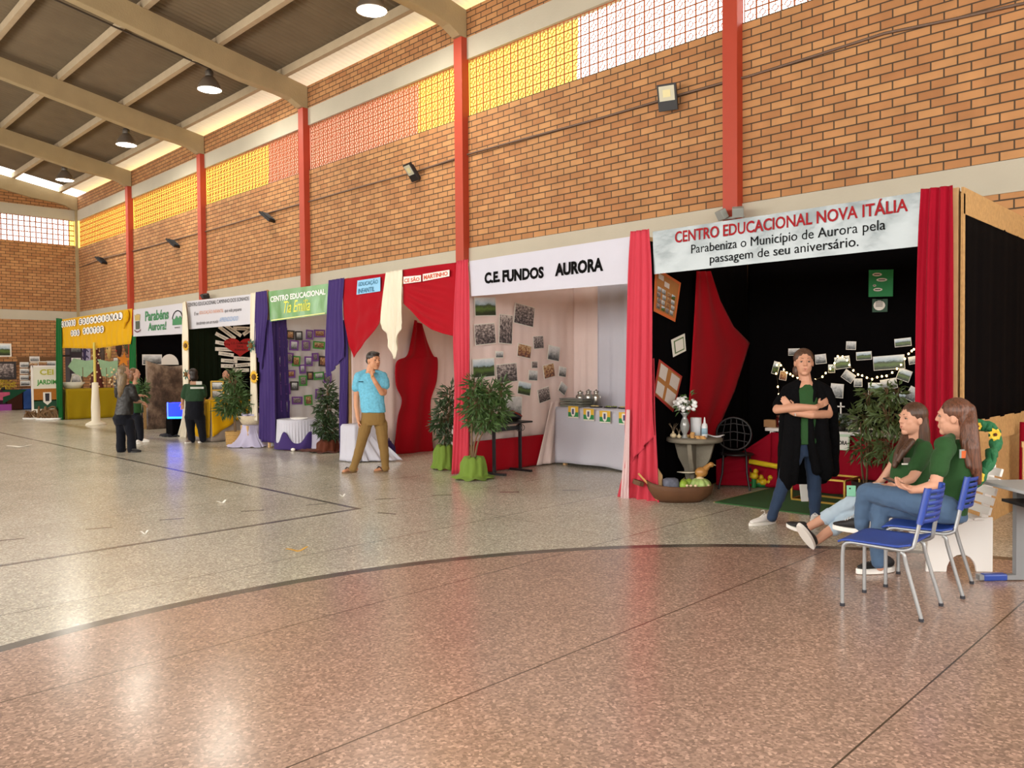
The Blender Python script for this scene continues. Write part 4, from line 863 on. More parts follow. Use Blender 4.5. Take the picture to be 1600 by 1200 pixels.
mb=MB(); mb.ell((0,0,.06),(.05,.05,.035)); mb.build('crown',mat('squash_cream','#d9c9a0',.6),t)
t=thing('bird_gourd','bronze bird shaped gourd perched over the squash','gourd',intr(.25,.0,.33),ang); mb=MB(); mb.ell((0,0,0),(.075,.055,.06)); mb.tube([(.04,0,.03),(.08,0,.07),(.105,0,.085)],[.04,.028,.026],10); mb.ell((.11,0,.085),(.036,.03,.03)); mb.cyl((-.02,0,-.05),(-.03,0,-.1),.035,.05,10); mb.build('body',GOURD,t); MB().cyl((.14,0,.085),(.165,0,.075),.01,.002,8).build('beak',mat('squash_cream','#fff'),t)
t=thing('cream_dish','long cream dish laid over the trough rim','dish',intr(.12,.1,.30),ang); mb=MB(); mb.lathe([(0,0),(.5,.08),(1,.2),(.98,.24),(.5,.14),(0,.06)],n=24,M=Matrix.Diagonal((.13,.05,.1)).to_3x3()); mb.build('dish',CREAMC,t)
for k,(x,y) in enumerate(((.10,-.13),(.15,-.14),(.30,-.10),(.06,-.12))):
    o=MB().ell((0,0,0),(.018,.016,.015)).build('egg',mat('egg_shell','#e0c4a4',.6)); o.location=intr(x,y,.195); tag(o,['pale egg at the front rim of the trough, second from the left','pale egg at the front rim, right of the middle','pale egg below the squash at the right rim','pale egg at the front rim, furthest left'][k],'egg')
# rug
RUG=mat('green_turf_rug','#2e5a2c',.95,var=.25,vscale=60,bump=.5,bscale=200)
t=thing('green_rug','green turf rug on the floor of the black booth','rug',(-3.5,8.72,.0)); MB().box((0,0,.006),(2.4,1.55,.012)).build('turf',RUG,t); MB().box((-1.205,0,.006),(.02,1.55,.012)).build('edge_binding',mat('tan_binding','#9a8a5a',.8),t)
# ducks, tray, yellow bar, gold stand
YT=mat('yellow_toy','#d9bb22',.4); GT=mat('green_toy','#1f7a3c',.4)
c=atD(1195,752,10.1); c.z=0.012; t=thing('toy_tray','green toy tray at the foot of the red cloth','tray',c,ang); MB().lathe([(0,.0),(.9,.0),(1,.25),(.96,.28),(.85,.08),(0,.08)],n=24,M=Matrix.Diagonal((.2,.12,.2)).to_3x3()).build('tray',GT,t)
for k,(px,py) in enumerate(((1183,742),(1193,747),(1204,745),(1178,734))):
    q=atD(px,py,10.05-.03*k); q.z=[.075,.075,.075,.16][k]; t=thing('toy_duck',['yellow toy duck at the left of the green tray','yellow toy duck in the middle of the green tray','yellow toy duck at the right of the green tray','yellow toy duck standing tallest on the left of the tray'][k],'toy duck',q,ang+.6*k)
    mb=MB(); mb.ell((0,0,0),(.065,.05,.045)); mb.ell((-.045,0,.06),(.034,.032,.034)); mb.cyl((.05,0,.01),(.085,0,.035),.03,.006,8); mb.build('body',YT,t); MB().ell((-.083,0,.055),(.016,.014,.007)).build('beak',mat('orange_beak','#d9781e',.5),t)
    if k==3: MB().cyl((0,0,-.15),(0,0,-.03),.03,.03).build('post',GT,t)
o=MB().ell((0,0,0),(.09,.07,.1)).build('green_toy_bush',GT); q=atD(1205,735,10.2); q.z=.13; o.location=q; tag(o,'round dark green toy shape behind the yellow ducks','toy')
mb=MB(); a=atD(1172,721,10.0)
b_=atD(1216,729,9.7); mb.tube([a,a.lerp(b_,.5),b_],.032,10); t=tag(mb.build('yellow_bar',YT),'thick yellow foam bar held above the toy ducks','bar'); 
mb=MB(); 
GOLD=mat('gold_wire','#a8893a',.35,metal=.7); gx0,gx1,gy0,gy1,gh=-4.12,-3.52,8.64,9.05,.27; t=thing('gold_stand','rectangular gold wire stand on the green rug','stand',(gx0,gy0,.012)); w=gx1-gx0; d=gy1-gy0
mb=MB()
for x in (0,w): mb.bar((x,0,.01),(x,d,.01),.02)
for y in (0,d): mb.bar((0,y,.01),(w,y,.01),.02)
mb.build('base_frame',GOLD,t)
for x,y in ((0,0),(0,d),(w,0),(w,d)): MB().bar((x,y,.02),(x,y,gh),.02).build('leg',GOLD,t)
mb=MB(); 
for x in (0,w): mb.bar((x,0,gh),(x,d,gh),.02)
for y in (0,d): mb.bar((0,y,gh),(w,y,gh),.02)
mb.build('top_frame',GOLD,t)
q=Vector((gx0+.05,gy0+.02,gh+.06)); t=thing('toy_duck','yellow toy duck on the gold wire stand','toy duck',q,ang); mb=MB(); mb.ell((0,0,0),(.065,.05,.045)); mb.ell((-.045,0,.06),(.034,.032,.034)); mb.build('body',YT,t); MB().ell((-.083,0,.055),(.016,.014,.007)).build('beak',MATS['orange_beak'],t)
# back table with name board
tx0,tx1,ty0,ty1,tz=-4.85,-2.55,9.42,9.88,.75
t=thing('white_table','long white table with red cloth front under the prints','table',((tx0+tx1)/2,(ty0+ty1)/2,0)); w=tx1-tx0; d=ty1-ty0
MB().box((0,0,tz-.02),(w,d,.04)).build('tabletop',WHITEP,t,bevel=.005)
for sx in (-1,1):
    for sy in (-1,1): MB().bar((sx*(w/2-.08),sy*(d/2-.05),0),(sx*(w/2-.08),sy*(d/2-.05),tz-.04),.05).build('leg',WHITEP,t)
mb=MB(); surf(mb,[(tx0+.1,ty0-.03,tz-.05),(tx1,ty0-.03,tz-.05)],[(tx0-.35,ty0-.12,.02),(tx1+.3,ty0-.1,.02)],FRONT,50,16,fu=8,amp=.025); tag(mb.build('red_skirt',C_DEEP,solid=.004),'red cloth skirt before the white table','table skirt')
mb=MB(); surf(mb,[(tx0+.08,ty0-.05,tz-.06),(tx0+.2,ty0-.05,tz-.06)],[(-5.3,8.95,.28),(-5.25,9.25,.02)],(1,-1,0),16,16,fu=2,amp=.02); mb2=surf(MB(),[(-5.3,9.0,.34),(-5.05,9.25,.45),(tx0+.12,ty0-.06,tz-.05)],[(-5.3,9.0,.02),(-5.05,9.2,.02),(tx0+.12,ty0-.09,.02)],(0,-1,0),30,14,fv=4,amp=.02); tag(mb2.build('red_tail_cloth',C_DEEP,solid=.004),'red cloth tail sweeping down left from the white table','drape')
t=thing('name_board','white name board edged in green before the white table','sign',atY(1311,691,ty0-.10)); o_=t.location.copy(); f=quad_fn(*px_y(ty0-.10,(1294,678),(1328,679),(1326,704),(1294,702))); g=lambda u,v,off=0:f(u,v,off)-o_
mb=MB(); sheetq(mb,g,2,2,thick=.012); mb.build('board',mat('pale_green_board','#b9d0b4',.5),t); mb=MB(); mb.grid(lambda u,v:g(lerp(.02,.95,u),lerp(.04,.84,v),.005),1,1); mb.build('white_panel',PAPER,t); mb=MB(); letters(mb,'AURORA',g,.12,.34,.8,.26,.03,0,.009); mb.build('lettering',INK,t)
def put(px,py,z,Y=None): 
    q=atY(px,py,Y) if Y else atZ(px,py,z); q.z=z; return q
t=thing('brown_box','small brown carton at the left end of the white table','box',put(1206,670,tz,9.6)); MB().box((0,0,.045),(.16,.12,.09)).build('carton',mat('cardboard','#a88058',.85),t); MB().box((0,0,.0905),(.16,.02,.001)).build('tape',mat('tape_tan','#c9a878',.5),t)
t=thing('dark_jar','dark red jar behind the standing woman\'s elbow on the white table','jar',put(1219,670,tz,9.6)); MB().lathe([(0,0),(.05,0),(.055,.03),(.055,.11),(.04,.13),(0,.13)],n=18).build('jar',mat('dark_red_glass','#4a1512',.15,spec=.8),t); MB().cyl((0,0,.13),(0,0,.155),.043,n=18).build('lid',mat('jar_lid','#6a3a2a',.4),t)
o=MB().prism([(-.05,0),(.05,0),(.03,.2),(-.04,.16)],.006).build('white_napkin',mat('tissue_white','#fff')); o.location=put(1224,660,tz+.0,9.66); tag(o,'white folded napkin standing behind the dark jar','napkin')
t=thing('wooden_box','yellow edged wooden box right of the standing woman','box',put(1302,670,tz,9.62)); MB().box((0,0,.05),(.16,.14,.10)).build('box',mat('ochre_wood','#a87a34',.7,var=.2),t); MB().box((0,0,.108),(.17,.15,.016)).build('lid',mat('yellow_lid','#c7a346',.6),t)
t=thing('church_model','pale grey model church with a white cross on the white table','model church',put(1317,665,tz,9.72)); mb=MB(); mb.box((0,0,.07),(.3,.18,.14)); mb.build('walls',mat('grey_card_wall','#aeb9b9',.8),t); MB().prism([(-.17,0),(.17,0),(.0,.06)],.2,(0,0,.14)).build('roof',mat('grey_card_roof','#7f8c8e',.8),t); mb=MB(); mb.box((0,-.06,.26),(.014,.014,.15)); mb.box((0,-.06,.285),(.09,.014,.014)); mb.build('cross',WHITEP,t)
t=thing('small_bush','small leafy pot plant before the model church','plant',put(1313,670,tz,9.5)); mb=MB(); foliage(mb,[((0,0,.1),(.09,.07,.09))],150,.06,.022,random.Random(3)); mb.build('foliage',LEAFD,t); MB().lathe([(0,0),(.05,0),(.06,.06),(0,.06)],n=14).build('pot',MATS['dark_pot'],t)
t=thing('dark_tray','dark tray with pale food right of the model church','tray',put(1345,671,tz,9.6)); MB().lathe([(0,0),(.9,0),(1,.2),(.93,.2),(.8,.1),(0,.1)],n=24,M=Matrix.Diagonal((.22,.13,.15)).to_3x3()).build('tray',mat('dark_tray','#2a2a30',.4),t)
mb=MB(); r=random.Random(2); [mb.ell((r.uniform(-.14,.14),r.uniform(-.07,.07),.03),(.025,.02,.015),None,7,5) for _ in range(16)]; stuff(mb.build('food',CREAMC,t))
o=MB().prism([(-.035,0),(.04,.0),(.05,.23),(-.06,.23)],.02).build('white_trestle_leg',WHITEP); o.location=atD(1257,748,8.9); o.location.z=.02; o.rotation_euler=(0,0,ang); tag(o,'white tapering board seen between the standing woman\'s legs','board')

# light string
sp=[(1218,622),(1216,604),(1213,574),(1221,571),(1228,581),(1236,585),(1243,588.5),(1262,595),(1283,590),(1292,582),(1303,570),(1311,556),(1323,561),(1329,573),(1340,584),(1350,588),(1362,592),(1374,589),(1385,587),(1398,580),(1408,570),(1417,557),(1425,548),(1430,545)]
t=thing('light_string','string of small warm lights sagging across the black back wall','fairy lights',atY(1311,556,9.88)); o_=t.location.copy(); path=smooth_path([atY(x,y,9.89)-o_ for x,y in sp],70)
MB().tube(path,.003,5).build('wire',mat('wire_dark','#3a3020',.6),t)
BULB=mat('bulb_glow','#ffe9b0',.4,emit='#ffd890',estr=14)
for k in range(1,70,2): MB().ell(path[k]+Vector((0,-.012,.004*math.sin(k))),(.0105,.0105,.013),None,8,6).build('bulb',BULB,t)

# white table with milk cans
t=thing('milk_can_table','white clothed table along the back of the white valance booth','table',(-7.0,9.6,0)); x0,x1,y0,y1,h=-8.33,-5.75,9.36,9.88,.91
MB().box((0,0,h-.03),(x1-x0-.04,.48,.04)).build('tabletop',WOOD,t)
for sx in (-1.2,1.2):
    for sy in (-.2,.2): MB().bar((sx,sy,0),(sx,sy,h-.05),.05).build('leg',WOOD,t)
mb=MB(); o_=Vector((-7.0,9.6,0))
def tc(u,v):
    if v<.3: q=Vector((lerp(x0,x1,u),lerp(y1,y0,v/.3),h+.002))
    else: k=(v-.3)/.7; q=Vector((lerp(x0,x1,u),y0-.012-.03*k*math.sin(22*u+3*k)-.02*math.sin(9*u)*k-.02,lerp(h,.03+.02*math.sin(7*u),k)))
    return q-o_
mb.grid(tc,60,24); mb.grid(lambda u,v:Vector((x0-.01-.02*v,lerp(y1,y0-.02,u),lerp(h,.03,v)))-o_,8,6); mb.build('tablecloth',C_WHT,t,solid=.004)
for k,(px,py,hh,rr_) in enumerate(((907,634,.23,.075),(920,634,.25,.07),(932,634,.25,.065))):
    t=thing('milk_can',['squat metal milk can behind the slatted crate','metal milk can with the dark lid, in the middle','slim metal milk can nearest the white curtain'][k],'milk can',put(px,py,h+.006,9.66-.03*k),0,'metal milk cans')
    MB().lathe([(0,0),(rr_,0),(rr_,hh*.6),(rr_*.95,hh*.68),(rr_*.55,hh*.82),(rr_*.55,hh*.9),(rr_*.7,hh*.94),(rr_*.6,hh*.94),(0,hh*.9)],n=24).build('can',METAL,t)
    MB().lathe([(0,hh*.93),(rr_*.62,hh*.93),(rr_*.65,hh*.98),(rr_*.2,hh*1.02),(rr_*.15,hh*1.08),(0,hh*1.08)],n=20).build('lid',METAL,t)
    for s in (-1,1): MB().tube([(s*rr_*.95,0,hh*.5),(s*rr_*1.25,0,hh*.6),(s*rr_*1.05,0,hh*.72),(s*rr_*.7,0,hh*.76)],.006,6).build('handle',METAL,t)
t=thing('slatted_crate','grey slatted crate at the left end of the milk can table','crate',put(900,635,h+.006,9.5)); mb=MB()
for k in range(3): 
    z=.02+.04*k
    for s in (-1,1): mb.box((0,.12*s,z),(.44,.012,.03)); mb.box((.22*s,0,z),(.012,.24,.03))
mb.box((0,0,.005),(.44,.24,.01)); mb.build('crate',mat('grey_slats','#6f7166',.7),t); MB().box((0,0,.125),(.46,.26,.012)).build('lid',mat('steel_sheet','#8d9090',.4,metal=.6),t)
r=random.Random(12)
for k in range(7):
    t=thing('food_tray','%s dark tray of snacks from the crate on the milk can table'%['first','second','third','fourth','fifth','sixth','seventh'][k],'tray',(-7.62+.27*k,9.46,h+.006)); MB().lathe([(0,0),(.9,0),(1,.25),(.93,.25),(.8,.1),(0,.1)],n=18,M=Matrix.Diagonal((.12,.07,.08)).to_3x3()).build('tray',MATS['dark_tray'],t)
    mb=MB(); [mb.ell((r.uniform(-.08,.08),r.uniform(-.04,.04),.02),(.02,.017,.014),None,7,5) for _ in range(12)]; stuff(mb.build('snacks',[mat('snack_tan','#c9b47a',.7),mat('snack_green','#7d8a3c',.7)][k%2],t))
FLG=mat('flag_green','#2f8a4c',.6); FLY=mat('flag_yellow','#e2b63a',.6)
for k,(px,py) in enumerate(((896,644),(920,648),(945.5,651.5),(976,654))):
    q=atY(px,py,9.28); t=thing('crest_flag',['small flag card with crest, furthest left on the white tablecloth','faded flag card with crest, second from the left','flag card with bright green band, third from the left','flag card partly behind the coral drape'][k],'flag',q,0,'crest flag cards on the white tablecloth')
    w=.2; MB().box((0,0,0),(w,.006,.18)).build('card',PAPER,t); MB().box((0,-.005,.045),(w,.004,.09)).build('yellow_band',FLY,t); MB().box((0,-.005,-.035),(w,.004,.07)).build('green_band',FLG,t)
    MB().prism([(-.04,.07),(.04,.07),(.045,0),(.03,-.05),(0,-.07),(-.03,-.05),(-.045,0)],.004,(0,-.009,0)).build('shield',PAPER,t); MB().prism([(-.018,.05),(.018,.05),(.018,-.03),(-.018,-.03)],.004,(0,-.012,0)).build('crest',mat('crest_blue','#4a4f70',.6),t)
# black desk with dark case
a=atZ(770,742); b_=atZ(815,735); dv=(b_-a); t=thing('black_desk','black metal school desk before the old photographs','desk',a,math.atan2(dv.y,dv.x)); Lg=dv.length; hd=.745
for x in (0.03,Lg-.03): 
    MB().bar((x,.0,.03),(x,.0,hd-.04),.045,.03).build('leg',BLACKM,t); MB().bar((x,-.22,.015),(x,.24,.015),.045,.03).build('foot',BLACKM,t)
MB().bar((.03,0,hd-.10),(Lg-.03,0,hd-.10),.03,.06).build('crossbar',BLACKM,t)
MB().box((Lg/2,.05,hd-.01),(Lg+.12,.46,.025)).build('desktop',BLACKP,t,bevel=.008)
mb=MB(); 
q=atD(797,650,depth(a)+.25); q.z=hd+.07; t=thing('dark_case','dark instrument case with a red strap on the black desk','case',q,math.atan2(dv.y,dv.x)); MB().lathe([(0,-.22),(.06,-.21),(.075,-.12),(.05,0),(.065,.12),(.05,.2),(0,.21)],n=16,M=Matrix.Rotation(1.57,3,'Y')).build('case',BLACKP,t); MB().tube([(-.15,-.04,.06),(0,-.05,.09),(.2,-.05,.0)],.012,6).build('strap',mat('red_strap','#8a2a22',.7),t)
t=thing('wire_coil','coiled cable hanging at the right end of the black desk','cable',atD(812,668,depth(b_)-.05)); mb=MB(); [mb.tube([(.06*math.cos(a_*.52)*(1+.2*k),.03*k,.05*math.sin(a_*.52)) for a_ in range(13)],.005,5) for k in (-1,0,1)]; mb.build('coil',mat('grey_cable','#5a5a58',.6),t)
t=thing('white_cooler','white box on the floor behind the darker lime wrapped plant','box',atZ(688,706)+Vector((.25,.35,0))); MB().box((0,0,.22),(.36,.3,.44)).build('box',mat('white_board','#d9d6d4',.6),t,bevel=.01); MB().box((0,0,.45),(.38,.32,.03)).build('lid',mat('white_board','#fff'),t)

def clothed_table(name,label,x0,x1,y0,y1,h,m,flare=.06,fold=26,amp=.03,swag_m=None):
    c=Vector(((x0+x1)/2,(y0+y1)/2,0)); t=thing(name,label,'table',c); MB().box((0,0,h/2),(x1-x0-.1,y1-y0-.1,h-.02)).build('table_box',WOOD,t)
    mb=MB(); hx_,hy_=(x1-x0)/2,(y1-y0)/2
    def fn(u,v):
        a=2*math.pi*u; cx,sy=math.cos(a),math.sin(a); k=max(abs(cx),abs(sy)); ex,ey=cx/k,sy/k
        if v<.2: q=v/.2; return (ex*hx_*q,ey*hy_*q,h+.004)
        q=(v-.2)/.8; w=1+(flare+amp*math.sin(fold*u*3.14*2/2+2*q))*q*1.0; return (ex*hx_*(w+.0)+cx*.01,ey*hy_*w+sy*.01,lerp(h+.002,.012,q))
    mb.grid(fn,96,16); mb.build('tablecloth',m,t,solid=.003); return t
clothed_table('clothed_stool','small white clothed stand behind the walking man',-11.36,-10.96,7.36,7.78,.61,C_WHT,.12,18,.06)
mb=MB(); surf(mb,[(-11.0,7.4,.45),(-10.98,7.75,.45)],[(-10.9,7.45,.02),(-10.55,8.0,.02)],(1,0,0),24,16,fu=3,amp=.03); tag(mb.build('white_tail',C_WHT,solid=.004),'white cloth trailing right from the small clothed stand','drape')
t=thing('purple_bag','small purple bag on the floor by the tall red drape','bag',atZ(608,712)); mb=MB(); mb.lathe([(0,0),(.09,0),(.12,.04),(.11,.16),(.05,.23),(.04,.26),(0,.27)],n=18); mb.build('bag',CL('violet_cloth','#43306a'),t); MB().tube([(-.03,0,.25),(0,0,.31),(.03,0,.25)],.008,6).build('handle',C_PUR,t)
# round table with purple swags
c=Vector((-13.78,8.0,0)); h=.56; t=thing('round_table','low round table in pleated white cloth with purple scallops','table',c)
MB().cyl((0,0,0),(0,0,h-.01),.2,.36,20).build('pedestal',WOOD,t); MB().lathe([(0,h-.01),(.43,h-.01),(.44,h),(.43,h+.006),(0,h+.006)],n=40).build('tabletop',C_WHT,t)
mb=MB(); mb.grid(lambda u,v:((.435+.02*v+.012*math.sin(48*6.283*u)*(v))*math.cos(6.283*u),(.435+.02*v+.012*math.sin(48*6.283*u)*v)*math.sin(6.283*u),lerp(h,.04,v)),288,4); mb.build('pleated_skirt',C_WHT,t)
mb=MB(); mb.grid(lambda u,v:((.47+.03*v+.01*math.sin(40*u+3*v))*math.cos(6.283*u),(.47+.03*v+.01*math.sin(40*u+3*v))*math.sin(6.283*u),lerp(.13+.22*abs(math.cos(3*6.283*u/1.0+.4))**3,.012,v)),144,8); mb.build('purple_scallop',C_PUR,t,solid=.003)
t=thing('white_tray','white tray on the low round table','tray',c+Vector((.05,-.05,h+.007))); MB().lathe([(0,0),(.9,0),(1,.3),(.94,.3),(.85,.12),(0,.12)],n=24,M=Matrix.Diagonal((.22,.15,.08)).to_3x3()).build('tray',WHITEP,t)
def mound(name,label,m,c,rx,ry,h,sd):
    mb=MB(); r=random.Random(sd); ph=r.uniform(0,6)
    mb.grid(lambda u,v:(rx*(v**.7)*math.cos(6.283*u)*(1+.12*math.sin(5*6.283*u+ph)*v),ry*(v**.7)*math.sin(6.283*u)*(1+.12*math.sin(7*6.283*u)*v),max(.003,h*(1-v**1.3)+.02*math.sin(9*6.283*u+4*v+ph)*v)),60,16); o=mb.build(name,m); o.location=c; return tag(o,label,'cloth')
# basket stand
c=atZ(393,697); hb=.42; t=thing('draped_stand','short stand draped in pale lilac cloth under the white basket','stand',c); MB().box((0,0,hb/2),(.3,.3,hb)).build('box',WOOD,t)
mb=MB(); 
def ds(u,v):
    a=6.283*u; k=max(abs(math.cos(a)),abs(math.sin(a))); 
    if v<.2: q=v/.2; rr_=.165*q; z=hb+.004
    else: q=(v-.2)/.8; rr_=lerp(.165,.42+.06*math.sin(3*a+1),q**1.5)*(1+.07*math.sin(9*a+3*q)*q); z=max(.008,lerp(hb+.004,.0,q**.8)+.025*math.sin(11*a)*q)
    return (rr_*math.cos(a)/(k if q<.3 and v>=.2 else 1)*.95,rr_*math.sin(a),z)
mb.grid(ds,80,20); mb.build('lilac_drape',C_LIL,t,solid=.003)
t=thing('handle_basket','white wicker basket with tall handle on the lilac stand','basket',c+Vector((0,0,hb+.012)),ang)
WHW=mat('white_wicker','#c9bba0',.8,var=.25,vscale=40,bump=.3,bscale=80)
mb=MB(); mb.lathe([(0,0),(.62,0),(.85,.5),(1,1),(.95,1),(.8,.5),(.6,.12),(0,.12)],n=32,M=Matrix.Diagonal((.27,.2,.18)).to_3x3()); mb.build('basket',WHW,t)
MB().tube([(-.26,0,.17),(-.22,0,.3),(-.08,0,.4),(.08,0,.4),(.22,0,.3),(.26,0,.17)],.012,8).build('handle',WHW,t)
mb=MB(); r=random.Random(8); [mb.ell((r.uniform(-.16,.16),r.uniform(-.1,.1),.17+r.uniform(0,.04)),(.06,.05,.035),None,8,6) for _ in range(9)]; mb.build('cloth_filling',C_LIL,t)
clothed_table('clothed_stool','low stand in grey lilac cloth right of the round table',-13.42,-13.05,7.98,8.32,.34,CL('grey_lilac_cloth','#b4b0c0'),.15,16,.07)
mound('brown_floor_cloth','brown cloth spread on the floor before the round table',C_BRN,atZ(470,702),.75,.3,.035,3)
o=MB().ell((0,0,.03),(.05,.04,.03)).build('crumpled_paper',PAPER); o.location=atZ(458,705); tag(o,'crumpled white paper on the floor before the round table','paper')

# yellow clothed table, frame stand, flowers
t=clothed_table('yellow_table','table under a yellow and taupe cloth before the dark green curtain',-17.0,-16.3,7.38,8.35,.86,CL('taupe_cloth','#a1958c'),.05,22,.04)
mb=MB(); mb.grid(lambda u,v:(lerp(.375,.41,v)+.02*math.sin(20*u)*v, lerp(-.50,.49,u), lerp(.872,.872-.76*(1-.75*u),v)),30,8); mb.grid(lambda u,v:(lerp(-.36,.38,u),-.51-.03*v-.015*math.sin(20*u)*v,lerp(.872,.06+.25*(u-.5)**2,v)),30,8); mb.grid(lambda u,v:(lerp(-.36,.38,u),lerp(-.51,.49,v),.874),2,2); mb.build('yellow_overlay',C_YEL,t,solid=.003)
t=thing('yellow_photo_stand','yellow wooden stand with two photographs on the yellow table','photo stand',Vector((-16.8,7.75,.88)),ang); mb=MB()
for s in (-1,1): mb.box((s*.13,0,.2),(.03,.03,.4))
for z in (.02,.2,.39): mb.box((0,0,z),(.26,.03,.03))
mb.build('frame',mat('yellow_wood','#c9a43a',.6),t)
for z in (.11,.29): MB().box((0,.0,z),(.22,.008,.15)).build('photo',PKEY['g'],t)
t=thing('white_flowers','small white flowers on the yellow table','flowers',Vector((-16.5,7.75,.88))); mb=MB(); r=random.Random(5); [mb.ell((r.uniform(-.12,.12),r.uniform(-.1,.1),r.uniform(.02,.12)),(.03,.03,.02),None,6,4) for _ in range(22)]; mb.build('petals',WHITEP,t)
def sunflower(label,px,py,Y,rad,m,n=14,cat='flower'):
    q=atY(px,py,Y); t=thing('sunflower',label,cat,q,R(8)); mb=MB()
    for k in range(n):
        a=6.283*k/n; d=Vector((math.cos(a),0,math.sin(a))); s=Vector((-math.sin(a),0,math.cos(a))); b=d*rad*.35; mb.add([b-s*rad*.12,b+d*rad*.35-s*rad*.17+Vector((0,-.02,0)),d*rad+Vector((0,-.01,0)),b+d*rad*.35+s*rad*.17+Vector((0,-.02,0)),b+s*rad*.12],[(0,1,2,3,4)])
    mb.build('petals',m,t,solid=.004); MB().ell((0,-.02,0),(rad*.42,.03,rad*.42)).build('centre',mat('seed_brown','#6a4a1c',.9),t); return t
SUN=mat('sunflower_yellow','#d9a81e',.6,var=.15,vscale=20)
sunflower('sunflower on the cream drape left of the printed banner',291,540,7.44,.13,SUN); sunflower('sunflower low on the cream drape right of the printed banner',397.5,589,7.48,.14,SUN)
sunflower('dark green flower with pale centre high on the right cream drape',393,540,7.48,.14,mat('bottle_green','#1c5a48',.6),8)
sunflower('dark green and white rosette beside the standing person by the blue box',291.5,585,7.42,.13,MATS['bottle_green'],7)
# glowing blue box on a black draped stand
c=atZ(278,681); t=thing('draped_stand','black draped stand carrying the glowing blue box','stand',c); mb=MB(); mb.box((0,0,.205),(.4,.4,.41)); mb.build('box',C_BLK,t,bevel=.03)
mb=MB(); mb.grid(lambda u,v:(lerp(.32,.1,u)*math.cos(6.283*v)-.35*max(0,-math.cos(6.283*v))*(1-u),lerp(.34,.1,u)*math.sin(6.283*v),.01+.08*u+.015*math.sin(9*v*6.28)),10,40); mb.build('cloth_tail',mat('midnight_cloth','#10131f',.9),t)
t=thing('blue_light_box','glowing blue light box on the black draped stand','light box',c+Vector((0,0,.41)),ang); BLU=mat('blue_glow','#1030ff',.4,emit='#0a24ff',estr=3.0)
MB().box((0,0,.18),(.34,.25,.36)).build('tank',BLU,t,bevel=.01); MB().box((0,0,.02),(.36,.27,.04)).build('lit_base',mat('cyan_glow','#30b0ff',.4,emit='#20a0ff',estr=4),t); MB().box((-.17,-.125,.2),(.025,.025,.34)).build('lit_edge',mat('blue_edge_glow','#5070ff',.4,emit='#4060ff',estr=4),t)
# old suitcase with white bundle
c=atZ(236,664); t=thing('old_suitcase','old brown suitcase standing before the sepia backdrop','suitcase',c,ang); MB().box((0,0,.25),(.62,.22,.5)).build('case',mat('old_leather','#3d2622',.7,var=.2),t,bevel=.03); MB().tube([(-.08,0,.5),(-.06,0,.55),(.06,0,.55),(.08,0,.5)],.012,6).build('handle',BLACKM,t); MB().bar((-.31,-.113,.3),(.31,-.113,.3),.012).build('seam',BLACKM,t)
t=thing('white_doll','white cloth figure sitting on the old suitcase','doll',c+Vector((-.05,-.02,.5)),ang); mb=MB(); mb.lathe([(0,0),(.2,0),(.17,.15),(.1,.32),(.05,.42),(0,.43)],n=16); mb.cap((.04,-.05,.35),(.22,-.08,.18),.035,.03); mb.build('gown',CL('old_white_cloth','#b8aa9c'),t); mb=MB(); foliage(mb,[((-.05,0,.55),(.16,.12,.16))],140,.1,.02,random.Random(6)); mb.build('dry_sprigs',mat('dry_sprig','#4f5a38',.8),t)

# mustard counter and what stands on it
cx0,cx1,cy0,cy1,ch=-27.6,-27.0,7.66,9.45,.95; t=thing('mustard_counter','counter wrapped in mustard cloth under the yellow valance','counter',((cx0+cx1)/2,(cy0+cy1)/2,0)); MB().box((0,0,ch/2),(.5,1.7,ch-.02)).build('table_box',WOOD,t)
mb=MB(); mb.grid(lambda u,v:(.29+.02*v+.012*math.sin(30*u+2*v)*v,lerp(-.9,.9,u),lerp(ch,.01,v)),60,10); mb.grid(lambda u,v:(lerp(-.29,.29,u),-.9-.02*v,lerp(ch,.01,v)),10,6); mb.grid(lambda u,v:(lerp(-.3,.29,u),lerp(-.9,.9,v),ch+.003),2,2); mb.build('cloth',C_MUS,t,solid=.003)
t=thing('metal_trough','pale handled trough at the left end of the mustard counter','trough',(-27.25,7.9,ch+.006),R(70)); MB().lathe([(0,0),(.6,0),(1,1),(.95,1),(.57,.1),(0,.1)],n=24,M=Matrix.Diagonal((.36,.2,.2)).to_3x3()).build('trough',mat('pale_tin','#c2bfae',.5),t); MB().tube([(-.05,0,.18),(0,0,.4),(.12,0,.45),(.22,0,.36),(.26,0,.18)],.018,8).build('handle',mat('pale_tin','#fff'),t)
t=thing('ornament_tree','dark red cone tree with cream ornaments on the mustard counter','tree',(-27.3,8.62,ch+.006)); MB().cyl((0,0,0),(0,0,1.5),.2,.05,16).build('cone',mat('dark_red_cone','#4f1c16',.8,var=.3,vscale=12),t)
CRO=mat('cream_ornament','#e6cfa0',.5); mb=MB(); r=random.Random(1)
for k in range(40): z=.05+1.4*k/40; a=k*2.4; rr_=.205-.15*z/1.5; MB().ell((rr_*math.cos(a),rr_*math.sin(a),z),.028,None,8,6).build('ornament',CRO,t)
LG=mat('pale_green_board2','#8fb593',.6,var=.2,vscale=6)
for k,(px,py,lab) in enumerate(((129,574,'pale green board pointing left, on a stick left of the white pole'),(166,575,'pale green board pointing right of the white pole'))):
    q=atX(px,py,-27.2); t=thing('green_board',lab,'board',(q.x,q.y,ch+.006),0); z=q.z-ch; s=1 if k==0 else -1
    MB().prism([(-.42,.02),(-.25,.28),(.1,.2),(.36,.24),(.34,-.1),(.1,-.32),(-.16,-.25)],.02,(0,0,z),(0,s*-1 if 0 else 1*1,0),(0,0,1)).build('board',LG,t); MB().cyl((0,0,0),(0,0,z),.015).build('stick',STEM,t)
